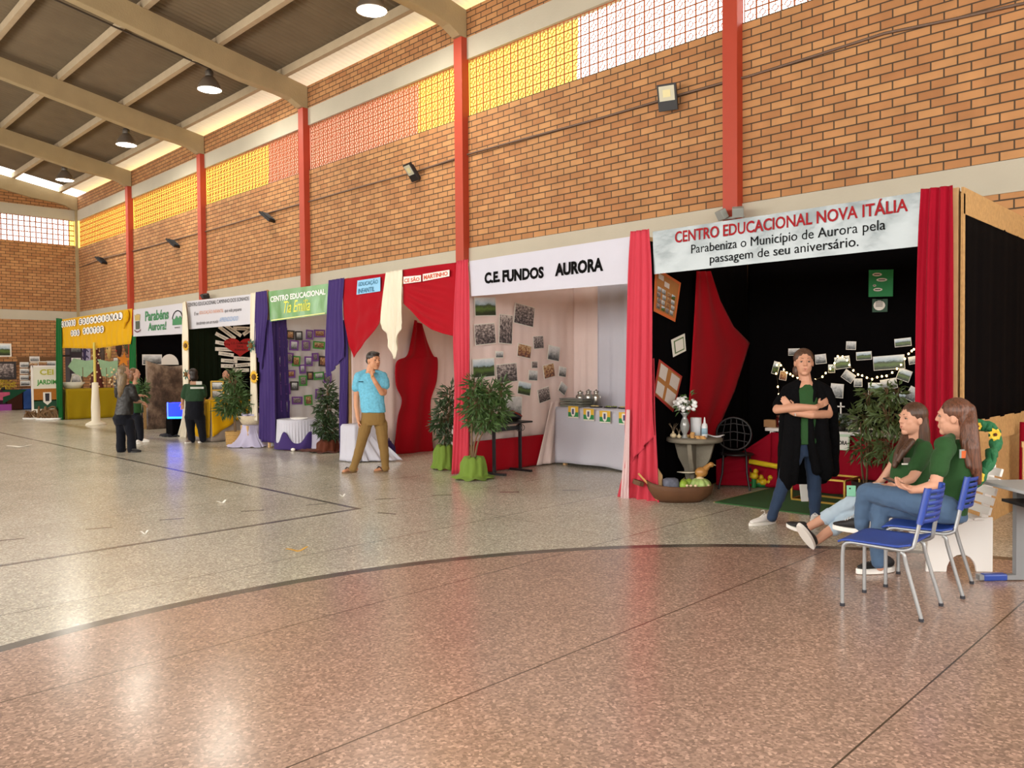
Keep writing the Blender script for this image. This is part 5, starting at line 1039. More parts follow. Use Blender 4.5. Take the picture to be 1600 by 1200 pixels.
t=thing('ornament_wreath','small tree of cream balls right of the white pole','ornament',(-27.25,9.05,ch+.006)); MB().cyl((0,0,0),(0,0,.3),.02).build('stem',STEM,t)
for k in range(20): a=k*2.4; z=.1+.03*k; rr_=.16*math.sin(math.pi*(k+1)/21); MB().ell((rr_*math.cos(a),rr_*math.sin(a),z),.035,None,8,6).build('ornament',CRO,t)
t=thing('orange_star','orange paper star beside the right green board','star',(-27.2,9.42,ch+.9)); MB().prism([((.24 if i%2==0 else .1)*math.cos(i*.628+.2),(.24 if i%2==0 else .1)*math.sin(i*.628+.2)) for i in range(10)],.02,(0,0,0),(0,1,0),(0,0,1)).build('star',mat('orange_paper','#d98a2a',.7),t); MB().cyl((0,0,-.9),(0,0,-.1),.012).build('stick',STEM,t)
WY=10.73
for k,(px,py,w,h,m,lab) in enumerate(((160,553,.42,.75,mat('mask_dark','#4a3a30',.8,var=.4,vscale=9),'dark oval mask on the brick wall, lowest of the row'),(170.5,547.5,.36,.7,mat('mask_cream','#c9a860',.7,var=.4,vscale=9),'cream and brown mask on the brick wall'),(186,542,.5,.75,mat('mask_brown','#3a2016',.8,var=.3,vscale=9),'large dark brown mask on the brick wall'),(199,542,.5,.5,mat('mask_olive','#5a5230',.8,var=.5,vscale=9),'flat olive mask on the brick wall by the green drape'))):
    t=thing('wall_mask',lab,'mask',atY(px,py,WY)); MB().lathe([(0,.1),(.3,.09),(.6,.06),(.9,.02),(1,-.02)],n=20,M=(Matrix.Rotation(1.571,3,'X')@Matrix.Diagonal((w/2,h/2,1)).to_3x3())).build('face',m,t,solid=.02)
    for s in (-1,1): MB().ell((s*w*.2,-.09,h*.1),(w*.08,.02,h*.05),None,8,6).build('eye_hole',BLACKP,t)
    MB().ell((0,-.1,-h*.2),(w*.14,.02,h*.05),None,8,6).build('mouth_hole',mat('mask_mouth','#a83a26',.7),t)
t=thing('insect_collage','purple and white insect collage on the brick wall','collage',atY(133,551,WY)); MB().box((0,0,0),(1.25,.02,1.15)).build('sheet',mat('lilac_sheet','#a9a2bd',.8,var=.35,vscale=7),t); mb=MB(); mb.ell((0,-.02,0),(.16,.03,.4)); mb.build('insect_body',mat('insect_navy','#2a2450',.6),t)
mb=MB()
for s in (-1,1):
    for z in (.25,0,-.25): mb.tube([(s*.1,-.03,z),(s*.3,-.04,z+.12),(s*.5,-.03,z+.02)],.02,5)
mb.build('insect_legs',MATS['insect_navy'],t)
for k,(px,py,lab) in enumerate(((181,565.5,'upper pink and white paper on the brick wall by the blond woman'),(181,573.5,'middle white paper on the brick wall by the blond woman'),(180.5,585,'tall lower paper on the brick wall by the blond woman'))):
    p=atY(px,py,WY); picture('wall_paper',lab,'paper',p,.42,[.3,.4,.85][k],FRONT,'gcg'[k],None,0,'papers on the brick wall',.03)
t=thing('dark_cabinet','tall dark display tower behind the metal trough','cabinet',(-30.5,8.9,0)); MB().box((0,0,1.4),(.5,.4,2.8)).build('body',mat('dark_cabinet','#2a2430',.6),t)
for k,z in enumerate((2.35,1.75,1.2,.6)): MB().box((.255,0,z),(.01,.3,.4)).build('panel',PKEY['g'],t)
t=thing('timber_post','brown timber post with dark bracket left of the display tower','post',(-28.9,8.05,0)); MB().box((0,0,1.3),(.12,.12,2.6)).build('post',mat('brown_post','#7a5a38',.8),t); MB().box((.06,.14,2.0),(.1,.3,.06)).build('bracket',BLACKM,t)

# end wall: pictures, papers, board, tables
XW=-35.93
def wallpic(px,py,w,h,k,lab,frame=None,b=.03,name='wall_paper',cat='paper',group=None):
    p=atX(px,py,XW); return picture(name,lab,cat,p,w,h,(1,0,0),k,frame,0,group,b)
wallpic(4,547,.60,.52,'l','green and white poster on the end wall above the framed picture',None,.05,'wall_poster','poster')
wallpic(6,579,.84,.70,'b','old group picture in a wide dark frame on the end wall',FD,.09,'framed_picture','picture')
for (x,y,lab) in ((39,570,'topmost paper of the left column'),(39,580,'second paper of the left column'),(39,590,'third paper of the left column'),(39.5,599,'lowest paper of the left column'),(54,561,'pale paper alone above the other papers'),(52,570,'brown paper topping the second column'),(52,580,'second paper of the second column'),(51.5,590,'third paper of the second column'),(67,568.5,'brown paper above the standing board'),(80,568,'pale paper right above the standing board')):
    wallpic(x,y,.36,.21,'g' if 'pale' in lab or 'left' in lab else 'c',lab+' on the end wall',None,.03,'wall_paper','paper','papers on the end wall')
c=atZ(74,646); c.x=-31.9; c.y=atX(74,640,-31.9).y; t=thing('sign_board','white standing board with green letters and a crest shield','sign',(c.x,c.y,0),math.pi/2); w,h=.92,1.70
mb=MB(); mb.box((-w/2,0,h/2),(.06,.06,h)); mb.box((w/2,0,h/2),(.06,.06,h)); mb.box((0,0,h-.03),(w,.06,.06)); mb.build('frame',WHITEP,t)
MB().box((0,.0,1.27),(w-.06,.03,.8)).build('white_panel',mat('cream_panel','#dfe0d0',.7),t); MB().box((0,0,.65),(w-.06,.03,.44)).build('orange_panel',mat('orange_glitter','#a86a1e',.6,var=.6,vscale=50),t); MB().box((0,0,.31),(w-.06,.03,.32)).build('green_panel',mat('green_glitter','#1c4a34',.6,var=.5,vscale=50),t); MB().box((0,0,.08),(w-.06,.03,.13)).build('foot_panel',PAPER,t)
pf=plane_fn((0,-.02,0),(1,0,0),(0,0,1)); mb=MB(); letters(mb,'CEI',pf,-.22,1.36,.44,.2,.03); mb.build('yellow_letters',mat('lime_letters','#b9b83a',.6),t); mb=MB(); letters(mb,'JARDIM',pf,-.32,.97,.64,.22,.03); mb.build('green_letters',mat('letters_green','#3f9a3a',.6),t)
MB().prism([(-.13,.24),(.13,.24),(.13,-.1),(0,-.22),(-.13,-.1)],.01,(0,-.024,.5)).build('shield',PAPER,t); MB().prism([(-.07,.18),(.07,.18),(.06,-.1),(-.06,-.1)],.01,(0,-.032,.52)).build('crest',mat('crest_dark','#2c2c34',.6),t)
p=atX(62,563.5,-35.95); tag(MB().box(p,(.012,1.55,.3)).build('brown_paper_strip',mat('brown_strip','#6b4a2a',.85)),'brown paper strip behind the small papers on the end wall','paper strip')
DRIFT=mat('driftwood','#6e5234',.9,var=.4,vscale=8); r=random.Random(21)
for k,(px,py,sc_) in enumerate(((49,655,.55),(76,656,.85))):
    c=atZ(px,py); t=thing('driftwood_tray',['smaller tray of roots and driftwood on the floor by the end wall','larger tray of driftwood hoops on the floor by the sign board'][k],'driftwood',c,ang); MB().lathe([(0,0),(.9,0),(1,.25),(.93,.25),(.85,.1),(0,.1)],n=20,M=Matrix.Diagonal((.5*sc_,.25*sc_,.3*sc_)).to_3x3()).build('tray',WHITEP,t)
    for j in range(9):
        a=r.uniform(-.4,.4)*sc_; b0=r.uniform(-.4,.4)*sc_; MB().tube(smooth_path([(a,0,.06),(a*.8+b0*.2,r.uniform(-.1,.1),.3*sc_+r.uniform(0,.2)*sc_),(b0,r.uniform(-.1,.1),.25*sc_),(b0+.1,0,.06)],10),[.035*sc_]*11,6).build('branch',DRIFT,t)
    mb=MB(); mb.tube([(.32*sc_*math.cos(a*.3)+.05,.0,.32*sc_*math.sin(a*.3)+.04) for a in range(11)],.02,6); mb.build('hoop',DRIFT,t)
for (px0,px1,m,lab,top) in ((-12,10,CL('dark_rose_cloth','#3a2030'),'table under a dark and pink cloth at the left picture edge',610),(11,36,CL('dark_brown_cloth','#3c2015'),'table under dark brown cloth with a green corner on the end wall',609),(37,56,CL('blue_print_cloth','#2c4a86',var=.6),'table under a blue patterned cloth left of the sign board',608)):
    a=atX(px0,640,-35.1); b_=atX(px1,640,-35.1); zt_=atX((px0+px1)/2,top,-35.1).z; t=clothed_table('clothed_table',lab,-35.8,-35.1,a.y+.02,b_.y-.02,zt_,m,.02,10,.02)
    if px0==11: mb=MB(); mb.grid(lambda u,v:(.37+.01*v,lerp(-.4,.4,u),lerp(zt_,zt_-.5*(1-u)-.02,v)),8,6); mb.build('green_corner',CL('deep_green_cloth','#1d4a34'),t)
    if px0==-12: MB().box((.37,.1,.55),(.01,.5,.3)).build('pink_print',mat('pink_print','#b04a6a',.7,var=.5,vscale=8),t); MB().box((.375,.1,.12),(.012,.6,.24)).build('magenta_band',mat('magenta_cloth','#8a3a8a',.8),t)
q=atX(5,604,-35.4); t=thing('yellow_flowers','yellow flower bunch on the leftmost clothed table','flowers',(q.x,q.y,zt_ if False else atX(0,610,-35.1).z)); mb=MB(); foliage(mb,[((0,0,.2),(.3,.4,.2))],240,.09,.05,random.Random(4)); mb.build('blossoms',mat('yellow_blossom','#b9a02c',.7,var=.3,vscale=12),t); MB().lathe([(0,0),(.1,0),(.12,.12),(0,.12)],n=14).build('pot',MATS['dark_pot'],t)
# litter
for (px,py,rx,ry,rz_,m,lab) in ((464,861,.085,.02,.3,mat('dry_leaf_yellow','#c99a3a',.8),'curled yellow leaf lying on the floor'),(346,786,.05,.03,.8,PAPER,'small white paper scrap on the floor, middle distance'),(30,698,.22,.06,.2,PAPER,'white paper strip on the floor at the far left'),(535,776,.03,.02,.3,PAPER,'tiny paper scrap near the court corner'),(226,834,.03,.02,.3,PAPER,'paper scrap left of the court line')):
    o=MB().grid(lambda u,v:(lerp(-rx,rx,u)+.01*math.sin(9*v),lerp(-ry,ry,v)*(1.1-abs(u-.5)),.006+.02*(u-.5)**2*4+.006*math.sin(8*u)),14,4).build('floor_litter',m,solid=.003); o.location=atZ(px,py); o.rotation_euler=(0,0,rz_+ang); tag(o,lab,'litter')

# ================================================================== RIGHT FOREGROUND: chairs, bench, garland, desk
BLUE=mat('blue_plastic','#27459a',.38,var=.05,vscale=8); TUBE=mat('grey_tube','#9a9d9f',.35,metal=.5); CAPB=mat('dark_cap','#23252e',.5)
def school_chair(label,x0,y0,dx,dy,rz=0,sh=.435):
    """origin front-left foot; faces -x"""
    t=thing('school_chair',label,'chair',(x0,y0,0),rz,'blue school chairs'); rr_=.0125; xb=.03+dx*.78
    for s,y in ((0,0),(1,dy)):
        MB().tube(smooth_path([(0,y,.0),(.0,y,.2),(.003,y,sh-.07),(.02,y,sh-.025),(.06,y,sh-.012)],10)+[Vector((xb-.05,y,sh-.02))]+smooth_path([(xb-.03,y,sh-.018),(xb+.01,y,sh),(xb+.03,y+(.01 if s==0 else -.01),sh+.05),(xb+.085,y+(.045 if s==0 else -.045),sh+.36)],8),rr_,10).build('side_tube',TUBE,t)
        MB().tube(smooth_path([(xb-.05,y,sh-.03),(xb-.03,y,sh-.05),(xb-.015,y,sh-.12),(dx,y+(.01 if s else -.01),0)],10),rr_,10).build('rear_leg',TUBE,t)
        MB().cyl((dx-.004,y+(.01 if s else -.01),0),(dx-.006,y+(.01 if s else -.01),.02),rr_+.003,n=10).build('foot_cap',CAPB,t)
        MB().cyl((0,y,0),(0,y,.02),rr_+.003,n=10).build('foot_cap',CAPB,t)
    MB().bar((.1,0,sh-.02),(.1,dy,sh-.02),.02).bar((xb-.08,0,sh-.02),(xb-.08,dy,sh-.02),.02).build('cross_tube',TUBE,t)
    mb=MB(); mb.grid(lambda u,v:(lerp(-.02,xb+.01,u),lerp(-.025,dy+.025,v)*(1) ,sh+.004-.018*max(0,1-u*7)**2-.012*math.sin(math.pi*v)*math.sin(math.pi*u)+.02*max(0,u*6-5)),20,14); o=mb.build('seat',BLUE,t,solid=.012)
    mb=MB(); 
    z0,z1=sh+.15,sh+.37
    def bk(u,v): z=lerp(z0,z1,v); x=xb+.03+(z-sh-.05)*.18; return (x+.045*math.sin(math.pi*u)+.004,lerp(-.005+.02+.03*v,dy+.005-.02-.03*v,u),z)
    for k in range(6):
        a,b_=k/6+.02,(k+1)/6-.035
        mb.grid(lambda u,v:bk(u,lerp(a,b_,v)),16,2)
    for u0 in (0,.92): mb.grid(lambda u,v:bk(u0+.08*u,v),2,8)
    mb.build('backrest',BLUE,t,solid=.008)
    for y,q_ in ((0,1),(dy,-1)): MB().tube([(xb+.03+(z-sh-.05)*.18,y+q_*(.01+.035*(z-sh-.05)/.31),z) for z in (z0,z1)],.019,10).build('back_sleeve',BLUE,t)
    return t
school_chair('empty blue school chair nearest the camera',-2.10,5.12,.48,.40,R(2))
school_chair('blue school chair under the ponytailed woman',-2.06,5.76,.48,.42,R(8))
# white slatted bench: side panels, seat and back slats
p0=atZ(1446,893); p1=atZ(1550,893); ux=(p1-p0); wl=ux.length; rz=math.atan2(ux.y,ux.x)
t=thing('white_bench','white slatted wooden bench behind the blue chairs','bench',p0,rz); Ln=1.02
for y,kk in ((0,1),(Ln,1)):
    pts=[(0,0),(.15,0)]+[(.15+.11*(1-math.cos(a*math.pi/10)),.13*math.sin(a*math.pi/10)) for a in range(1,10)]+[(.37,0),(wl,0),(wl,.41),(.02,.37)]
    MB().prism(pts,.022,(0,y,0),(1,0,0),(0,0,1)).build('side_panel',WHITEP,t,bevel=.004)
for k in range(5): MB().box((.04+.085*k,Ln/2,.375+.006*k),(.075,Ln+.06,.02)).build('seat_slat',WHITEP,t,bevel=.004)
for k in range(5): z=.455+.072*k; MB().box((wl-.03+.02*k,Ln/2,z),(.02,Ln+.06,.06),Euler((0,.28,0)).to_matrix()).build('back_slat',WHITEP,t,bevel=.004)
for y in (.12,Ln-.12): MB().bar((wl-.0,y,.36),(wl+.06,y,.79),.03,.05).build('back_post',WHITEP,t)
# garland of green cloth with flowers
gp=[(1466,815),(1490,790),(1510,762),(1535,742),(1545,720),(1553,700),(1556,680),(1545,668),(1532,664),(1524,667)]
Dg=5.95; t=thing('flower_garland','twisted green cloth garland with yellow flowers on the bench back','garland',atD(1545,720,Dg)); o_=t.location.copy(); path=smooth_path([atD(x,y,(5.66,5.64,5.62,5.64,5.70,5.78,5.84,5.88,5.9,5.9)[i])-o_ for i,(x,y) in enumerate(gp)],60)
mb=MB(); mb.tube(path,[.034+.010*math.sin(k*1.1) for k in range(61)],10); ax1=[q+Vector((.03*math.cos(k*.7),.0,.03*math.sin(k*.7))) for k,q in enumerate(path)]; mb.tube(ax1,[.02]*61,8); mb.build('twisted_cloth',mat('garland_green','#1d6a40',.7,var=.3,vscale=18,bump=.5,bscale=60),t)
YF=mat('flower_yellow','#e8c43a',.6,var=.1,vscale=20)
for k,(px,py,rad) in enumerate(((1527,666,.034),(1554,679,.05),(1544,727,.028),(1527,745,.055),(1524,735,.045),(1516,767,.042))):
    q=atD(px,py,(5.85,5.78,5.66,5.58,5.6,5.56)[k])-o_; mb=MB(); M=Matrix((rt,-fw,up)).transposed()
    for j in range(7):
        a=6.283*j/7+k; d=M@Vector((math.cos(a),0,math.sin(a))); s=M@Vector((-math.sin(a),0,math.cos(a))); nn=M@Vector((0,1,0)); mb.add([q+d*rad*.2-s*rad*.15,q+d*rad*.65-s*rad*.3+nn*.012,q+d*rad,q+d*rad*.65+s*rad*.3+nn*.012,q+d*rad*.2+s*rad*.15],[(0,1,2,3,4)])
    ff=mb.build('flower',YF,t,solid=.003); MB().ell(q+M@Vector((0,.012,0)),rad*.24,None,8,6).build('flower_centre',mat('flower_maroon','#5a2a14',.8),ff)
# grey school desk at the right edge
DK=mat('desk_laminate','#b9bcbc',.35); c=atZ(1590,905); t=thing('school_desk','pale school desk cut by the right edge of the picture','desk',(c.x,c.y,0),R(-45)); hh=.715
MB().box((.3,.03,hh-.012),(.7,.58,.024)).build('desktop',DK,t,bevel=.008); MB().box((.3,.05,hh-.13),(.5,.4,.02)).build('book_shelf',BLACKP,t)
for x in (.02,.62):
    MB().box((x,0,(hh-.05)/2+.02),(.045,.075,hh-.09)).build('leg',mat('desk_grey','#8d9092',.4,metal=.3),t); MB().bar((x,-.30,.025),(x,.30,.025),.05,.035).build('foot_bar',MATS['desk_grey'],t); MB().bar((x,-.10,.026),(x,-.27,.024),.062,.05).build('foot_cap',BLUE,t,bevel=.012)
MB().bar((.02,0,hh-.06),(.62,0,hh-.06),.04,.05).build('top_rail',MATS['desk_grey'],t)
# timber behind the bench
c=atZ(1585,800); t=thing('timber_trestle','unpainted timber frame leaning behind the school desk','frame',(-1.72,8.1,0),R(20)); 
for x in (0,.42): MB().bar((x,0,0),(x,0,.86),.045,.045).build('upright',WOOD,t)
MB().bar((-.03,0,.84),(.47,0,.84),.05,.05).build('rail',WOOD,t); MB().bar((0,0,.35),(.42,0,.35),.04,.04).build('rail',WOOD,t)
# ================================================================== PEOPLE
def skin(n,c): return mat(n,c,.5,var=.06,vscale=30,spec=.35)
SK1=skin('skin_fair','#bb8a70'); SK2=skin('skin_warm','#c08a68'); SK3=skin('skin_light','#c6957c')
SHG=cloth('green_shirt','#294b28',0,.12); SHD=cloth('dark_green_shirt','#27402a',0,.12); JEAN=cloth('dark_jeans','#2b3a52',0,.25); JEAN2=cloth('blue_jeans','#4d6480',0,.2); JEAN3=cloth('pale_jeans','#a9bccb',0,.1); BLKC=mat('black_knit','#08080a',.95,spec=.1,bump=.3,bscale=60); KHA=cloth('khaki_trousers','#80653a',0,.12); NAVY=cloth('navy_trousers','#0f1119',0,.1)
LEATH=mat('black_jacket_leather','#100d0b',.5,var=.1,vscale=9,bump=.3,bscale=20)
EYEW=mat('eye_white','#8a7f74',.25); EYED=mat('eye_dark','#241812',.2); LIPM=mat('lips','#a05a50',.45); SOLEW=mat('white_sole','#e6e4de',.6); SHOEK=mat('black_shoe','#141416',.6,bump=.2,bscale=90); SHOEW=mat('white_shoe','#e4e2de',.55)
def hairm(n,c): 
    m,nt,N,L,b=nodes(n); tc=N('ShaderNodeTexCoord'); w=N('ShaderNodeTexNoise'); w.inputs['Scale'].default_value=1; mp=N('ShaderNodeMapping'); mp.inputs['Scale'].default_value=(120,120,9); L(tc.outputs['Object'],mp.inputs[0]); L(mp.outputs[0],w.inputs['Vector'])
    r=N('ShaderNodeValToRGB'); e=r.color_ramp.elements; cc=hx(c); e[0].position=.3; e[0].color=(*[x*.45 for x in cc],1); e[1].position=.75; e[1].color=(*[min(1,x*1.6) for x in cc],1); L(w.outputs['Fac'],r.inputs[0]); L(r.outputs[0],b.inputs['Base Color']); b.inputs['Roughness'].default_value=.45
    bp=N('ShaderNodeBump'); bp.inputs['Strength'].default_value=.5; bp.inputs['Distance'].default_value=.01; L(w.outputs['Fac'],bp.inputs['Height']); L(bp.outputs['Normal'],b.inputs['Normal']); return m
HBR=hairm('brown_hair','#4a3020'); HCH=hairm('chestnut_hair','#5c3826'); HDK=hairm('dark_hair','#20150f'); HBL=hairm('blond_hair','#6f5c40'); HRE=hairm('auburn_hair','#6a4428')
FOLD=bpy.data.textures.new('cloth_folds','CLOUDS'); FOLD.noise_scale=.075; FOLD.noise_depth=1
class Body(MB):
    def chain(s,pts,n=12):
        for (a,ra),(b,rb) in zip(pts,pts[1:]): s.cap(a,b,ra,rb,n)
        return s
    def loft(s,secs,n=20):
        vs=[]
        for c,X,Y in secs:
            c=Vector(c)
            for i in range(n): a=2*math.pi*i/n; vs.append(c+Vector(X)*math.cos(a)+Vector(Y)*math.sin(a))
        K=len(secs); s.add(vs,[(j*n+i,j*n+(i+1)%n,(j+1)*n+(i+1)%n,(j+1)*n+i) for j in range(K-1) for i in range(n)]+[tuple(reversed(range(n))),tuple(range((K-1)*n,K*n))]); return s
def skinned(mb,name,m,t,voxel=.007,smooth=4,fold=0):
    o=mb.build(name,m,t,origin=None); o0=t.location
    o.data.transform(Matrix.Translation(-o0)); 
    md=o.modifiers.new('remesh','REMESH'); md.mode='VOXEL'; md.voxel_size=voxel; md.use_smooth_shade=True
    if smooth: ms=o.modifiers.new('smooth','SMOOTH'); ms.iterations=smooth; ms.factor=.5
    if fold: dd=o.modifiers.new('folds','DISPLACE'); dd.texture=FOLD; dd.strength=fold; dd.mid_level=.5
    return o
def frame(f,u=Vector((0,0,1))):
    f=f.normalized(); s=f.cross(u).normalized(); u=s.cross(f); return Matrix((s,f,u)).transposed()    # columns: right side, forward, up
def head(mb,c,F,k=1.0,male=False,neck=None):
    """adds a head to the body mesh; F=frame, c=centre of skull"""
    P=lambda x,y,z: c+F@(Vector((x,y,z))*k)
    E=lambda x,y,z,r: mb.ell(P(x,y,z),[q*k for q in r],F,14,10)
    E(0,-.008,.018,(.076,.094,.092)); E(0,.026,-.042,(.061 if not male else .066,.062,.07)); E(0,.060,-.092,(.026 if not male else .032,.024,.022))
    E(0,-.0,-.05,(.056,.07,.06))
    mb.cap(P(-.03,.076,.03),P(.03,.076,.03),.013*k,.013*k); E(-.034,.050,-.02,(.025,.028,.028)); E(.034,.050,-.02,(.025,.028,.028))
    mb.cap(P(0,.084,.016),P(0,.097,-.017),.0085*k,.0115*k); E(-.011,.089,-.021,(.008,.01,.007)); E(.011,.089,-.021,(.008,.01,.007))
    mb.cap(P(-.016,.082,-.052),P(.016,.082,-.052),.009*k,.009*k); mb.cap(P(-.012,.08,-.064),P(.012,.08,-.064),.009*k,.009*k)
    for s in (-1,1): E(s*.074,-.006,-.008,(.008,.018,.03))
    if neck is not None: mb.cap(P(0,-.022,-.06),neck,(.05 if not male else .056)*k,(.053 if not male else .06)*k)
    return P
def face(t,P,F,k,voxel=.004,look=0,lip=LIPM,brow=None):
    brow=brow or HDK
    o=t.location
    for s in (-1,1):
        q=P(s*.031,.0745,.006)-o; e=MB().ell(q,[.0115*k,.0085*k,.005*k],F,10,8).build('eye',EYEW,t); MB().ell(q+F@Vector((look*k,.0058*k,.0005)),[.0060*k,.0035*k,.0050*k],F,8,6).build('iris',EYED,e)
        mb=MB(); mb.tube([P(s*.014,.086,.033)-o,P(s*.028,.0855,.0355)-o,P(s*.041,.077,.031)-o],[.0028*k,.003*k,.0014*k],6); mb.tube([P(s*.0195,.0815,.0105)-o,P(s*.031,.084,.0125)-o,P(s*.042,.0765,.0095)-o],[.0012*k,.0016*k,.0012*k],5); mb.build('eyebrow',brow,t)
    mb=MB(); mb.tube([P(-.026,.077,-.056)-o,P(-.010,.0885,-.0525)-o,P(.010,.0885,-.0525)-o,P(.026,.077,-.056)-o],[.0015*k,.0035*k,.0035*k,.0015*k],6); mb.tube([P(-.021,.080,-.0575)-o,P(0,.0885,-.061)-o,P(.021,.080,-.0575)-o],[.0015*k,.0045*k,.0015*k],6); mb.build('lips',lip,t)
def hand(mb,w,d,pn,k=1.0,curl=.5,spread=1,thumb=1):
    """w wrist, d pointing direction, pn palm normal; four fingers and a thumb"""
    d=d.normalized(); pn=(pn-d*pn.dot(d)).normalized(); x=d.cross(pn)*thumb
    q=lambda a,b,c: w+d*a*k+x*b*k+pn*c*k
    mb.chain([(q(0,0,0),.026*k),(q(.03,.0,0),.026*k)]); 
    for b in (-.026,-.009,.009,.026): mb.cap(q(.02,b*.8,0),q(.085,b,0),.0135*k,.0115*k,8)
    for i,(b,L) in enumerate(((.029,.066),(.0105,.075),(-.009,.070),(-.027,.055))):
        a0=q(.09,b*spread,0); a1=a0+(d*math.cos(curl*.6)+pn*math.sin(curl*.6))*L*.5*k; a2=a1+(d*math.cos(curl*1.6)+pn*math.sin(curl*1.6))*L*.55*k
        mb.chain([(a0,.0098*k),(a1,.0088*k),(a2,.0074*k)],8)
    a0=q(.025,.032,.006); a1=q(.06,.052,.02); a2=a1+(d*.8+pn*.5-x*.1).normalized()*.035*k; mb.chain([(a0,.0125*k),(a1,.0105*k),(a2,.0085*k)],8)
def shoe(t,heel,toe,upm,solem,h=.07,w=.043,name='shoe',sole_t=.026,laces=None,nrm=Vector((0,0,1))):
    """heel and toe are points on the sole line"""
    o=t.location; d=(toe-heel); L=d.length; d.normalize(); u=(nrm-d*nrm.dot(d)).normalized(); s=d.cross(u)
    C=lambda a,z: heel+d*a*L+u*z
    ol=[]
    for k in range(28):
        a=6.283*k/28; x=math.cos(a); yy=math.sin(a); ol.append(((.5-.5*x),yy*w*(1.0-.12*x if x>0 else 1.0)))
    b=Body(); secs=[(C(.10,sole_t+h*.45),s*w*.75,u*h*.5),(C(.25,sole_t+h*.5),s*w*.85,u*h*.58),(C(.42,sole_t+h*.42),s*w*.9,u*h*.48),(C(.6,sole_t+h*.30),s*w,u*h*.34),(C(.8,sole_t+h*.22),s*w*.95,u*h*.27),(C(.95,sole_t+h*.15),s*w*.6,u*h*.17)]
    b.loft(secs,16); b.ell(C(.1,sole_t+h*.4),(w*.75,w*.75,h*.42)); b.ell(C(.9,sole_t+h*.16),(w*.7,w*.7,h*.17))
    up_=skinned(b,name,upm,t,.006,4)
    mb=MB(); top=[]; bot=[]
    for a,yy in ol: top.append(C(lerp(-.03,1.04,a),sole_t+.004)+s*yy*1.12-o); bot.append(C(lerp(-.03,1.04,a),0)+s*yy*1.12-o)
    n=len(ol); mb.add(top+bot,[tuple(range(n)),tuple(reversed(range(n,2*n)))]+[(i,i+n,(i+1)%n+n,(i+1)%n) for i in range(n)]); mb.build('sole',solem,up_,bevel=.004)
    if laces:
        mb=MB()
        for k in range(4): a=.42+.08*k; z=sole_t+h*(.94-.17*k); mb.tube([C(a,z-.004)-s*w*.5-o,C(a+.01,z+.012)-o,C(a,z-.004)+s*w*.5-o],.0035,5)
        mb.tube([C(.40,sole_t+h)-o,C(.36,sole_t+h+.03)+s*.03-o,C(.42,sole_t+h+.02)+s*.05-o],.003,5); mb.build('laces',laces,up_)
    return up_
def at3(l): return atD(*l)
VH=Vector((-fw.x,-fw.y,0)).normalized()         # level direction toward the camera
RH=Vector((rt.x,rt.y,0)).normalized()
UP=Vector((0,0,1))
def torso(b,pts,side,fwd):
    """pts: (centre, half width, half depth)"""
    b.loft([(c,side*w,fwd*d) for c,w,d in pts],22)

# ---- woman standing with folded arms
D0=7.80; base=atZ(1235,818); t=thing('person','woman standing with folded arms in a long black cardigan, jeans and white trainers','person',base)
J=lambda x,y,d=0: atD(x,y,D0+d)
side=RH; fwd=(VH-RH*.12).normalized()
nk=J(1259,598,.02); hc=J(1256,566.5,0); Fh=frame((VH*1-RH*.22).normalized()); k=1.14
b=Body(); P=head(b,hc,Fh,k,False,nk)
torso(b,[(nk+UP*.01,.07,.06),(J(1259,610,.02),.16,.08),(J(1258,640,.02),.15,.1),(J(1256,680,.02),.13,.09),(J(1256,700,.02),.15,.1)],side,fwd)
# forearms, folded: image-left arm on top
e1=J(1214,640,-.06); e2=J(1294,647,-.06)
b.chain([(J(1230,614,.02),.045),(e1,.043),(J(1245,636.5,-.22),.04),(J(1274,637,-.2),.028),(J(1280,634,-.13),.026)])
hand(b,J(1279,634.5,-.13),(J(1290,628,-.1)-J(1279,634,-.13)),-VH,.95,.4)
b.chain([(J(1292,614,.02),.045),(e2,.045),(J(1268,648,-.2),.04),(J(1242,646,-.17),.028),(J(1236,643,-.15),.027)])
hand(b,J(1238,641,-.16),(J(1224,624,-.13)-J(1238,641,-.16)),-VH+RH*.3,.95,.25,1,-1)
for s,(hx0,kx,ax_) in enumerate((((1244,700,.02),(1225,752,-.06),(1207,803,-.12)),((1270,700,.04),(1272,756,.04),(1273,804,.06)))):
    b.chain([(J(*hx0),.085),(J(*kx),.055),(J(*ax_),.038)])
skinned(b,'body',SK1,t,.0048,6); face(t,P,Fh,k,brow=HBR)
b=Body(); [b.ell(hc+Fh@(Vector(q)*k),[r_*k for r_ in rr],Fh,16,12) for q,rr in (((0,-.018,.040),(.085,.092,.086)),((0,-.055,-.01),(.072,.06,.07)),((0,-.10,.0),(.035,.04,.04)),((.035,-.075,-.07),(.05,.045,.06)))]
skinned(b,'hair',HBR,t,.006,5)
b=Body(); torso(b,[(nk-UP*.012,.065,.06),(J(1259,610,.0),.12,.085),(J(1258,630,-.01),.14,.115),(J(1256,660,0),.135,.115),(J(1256,688,0),.145,.12),(J(1256,693,0),.14,.115)],side,fwd); skinned(b,'shirt',SHG,t,.009,3,.016)
b=Body(); torso(b,[(J(1257,684,.02),.15,.105),(J(1257,700,.03),.17,.115),(J(1257,712,.03),.16,.1)],side,fwd)
b.chain([(J(1244,702,.02),.098),(J(1234,728,-.02),.084),(J(1225,752,-.06),.066),(J(1219,772,-.085),.062),(J(1208,801,-.12),.047),(J(1206,808,-.12),.048)]); b.chain([(J(1270,702,.04),.098),(J(1272,730,.04),.084),(J(1272,756,.04),.066),(J(1273,775,.05),.063),(J(1273,803,.06),.048),(J(1273,809,.06),.049)])
skinned(b,'jeans',JEAN,t,.009,3,.016)
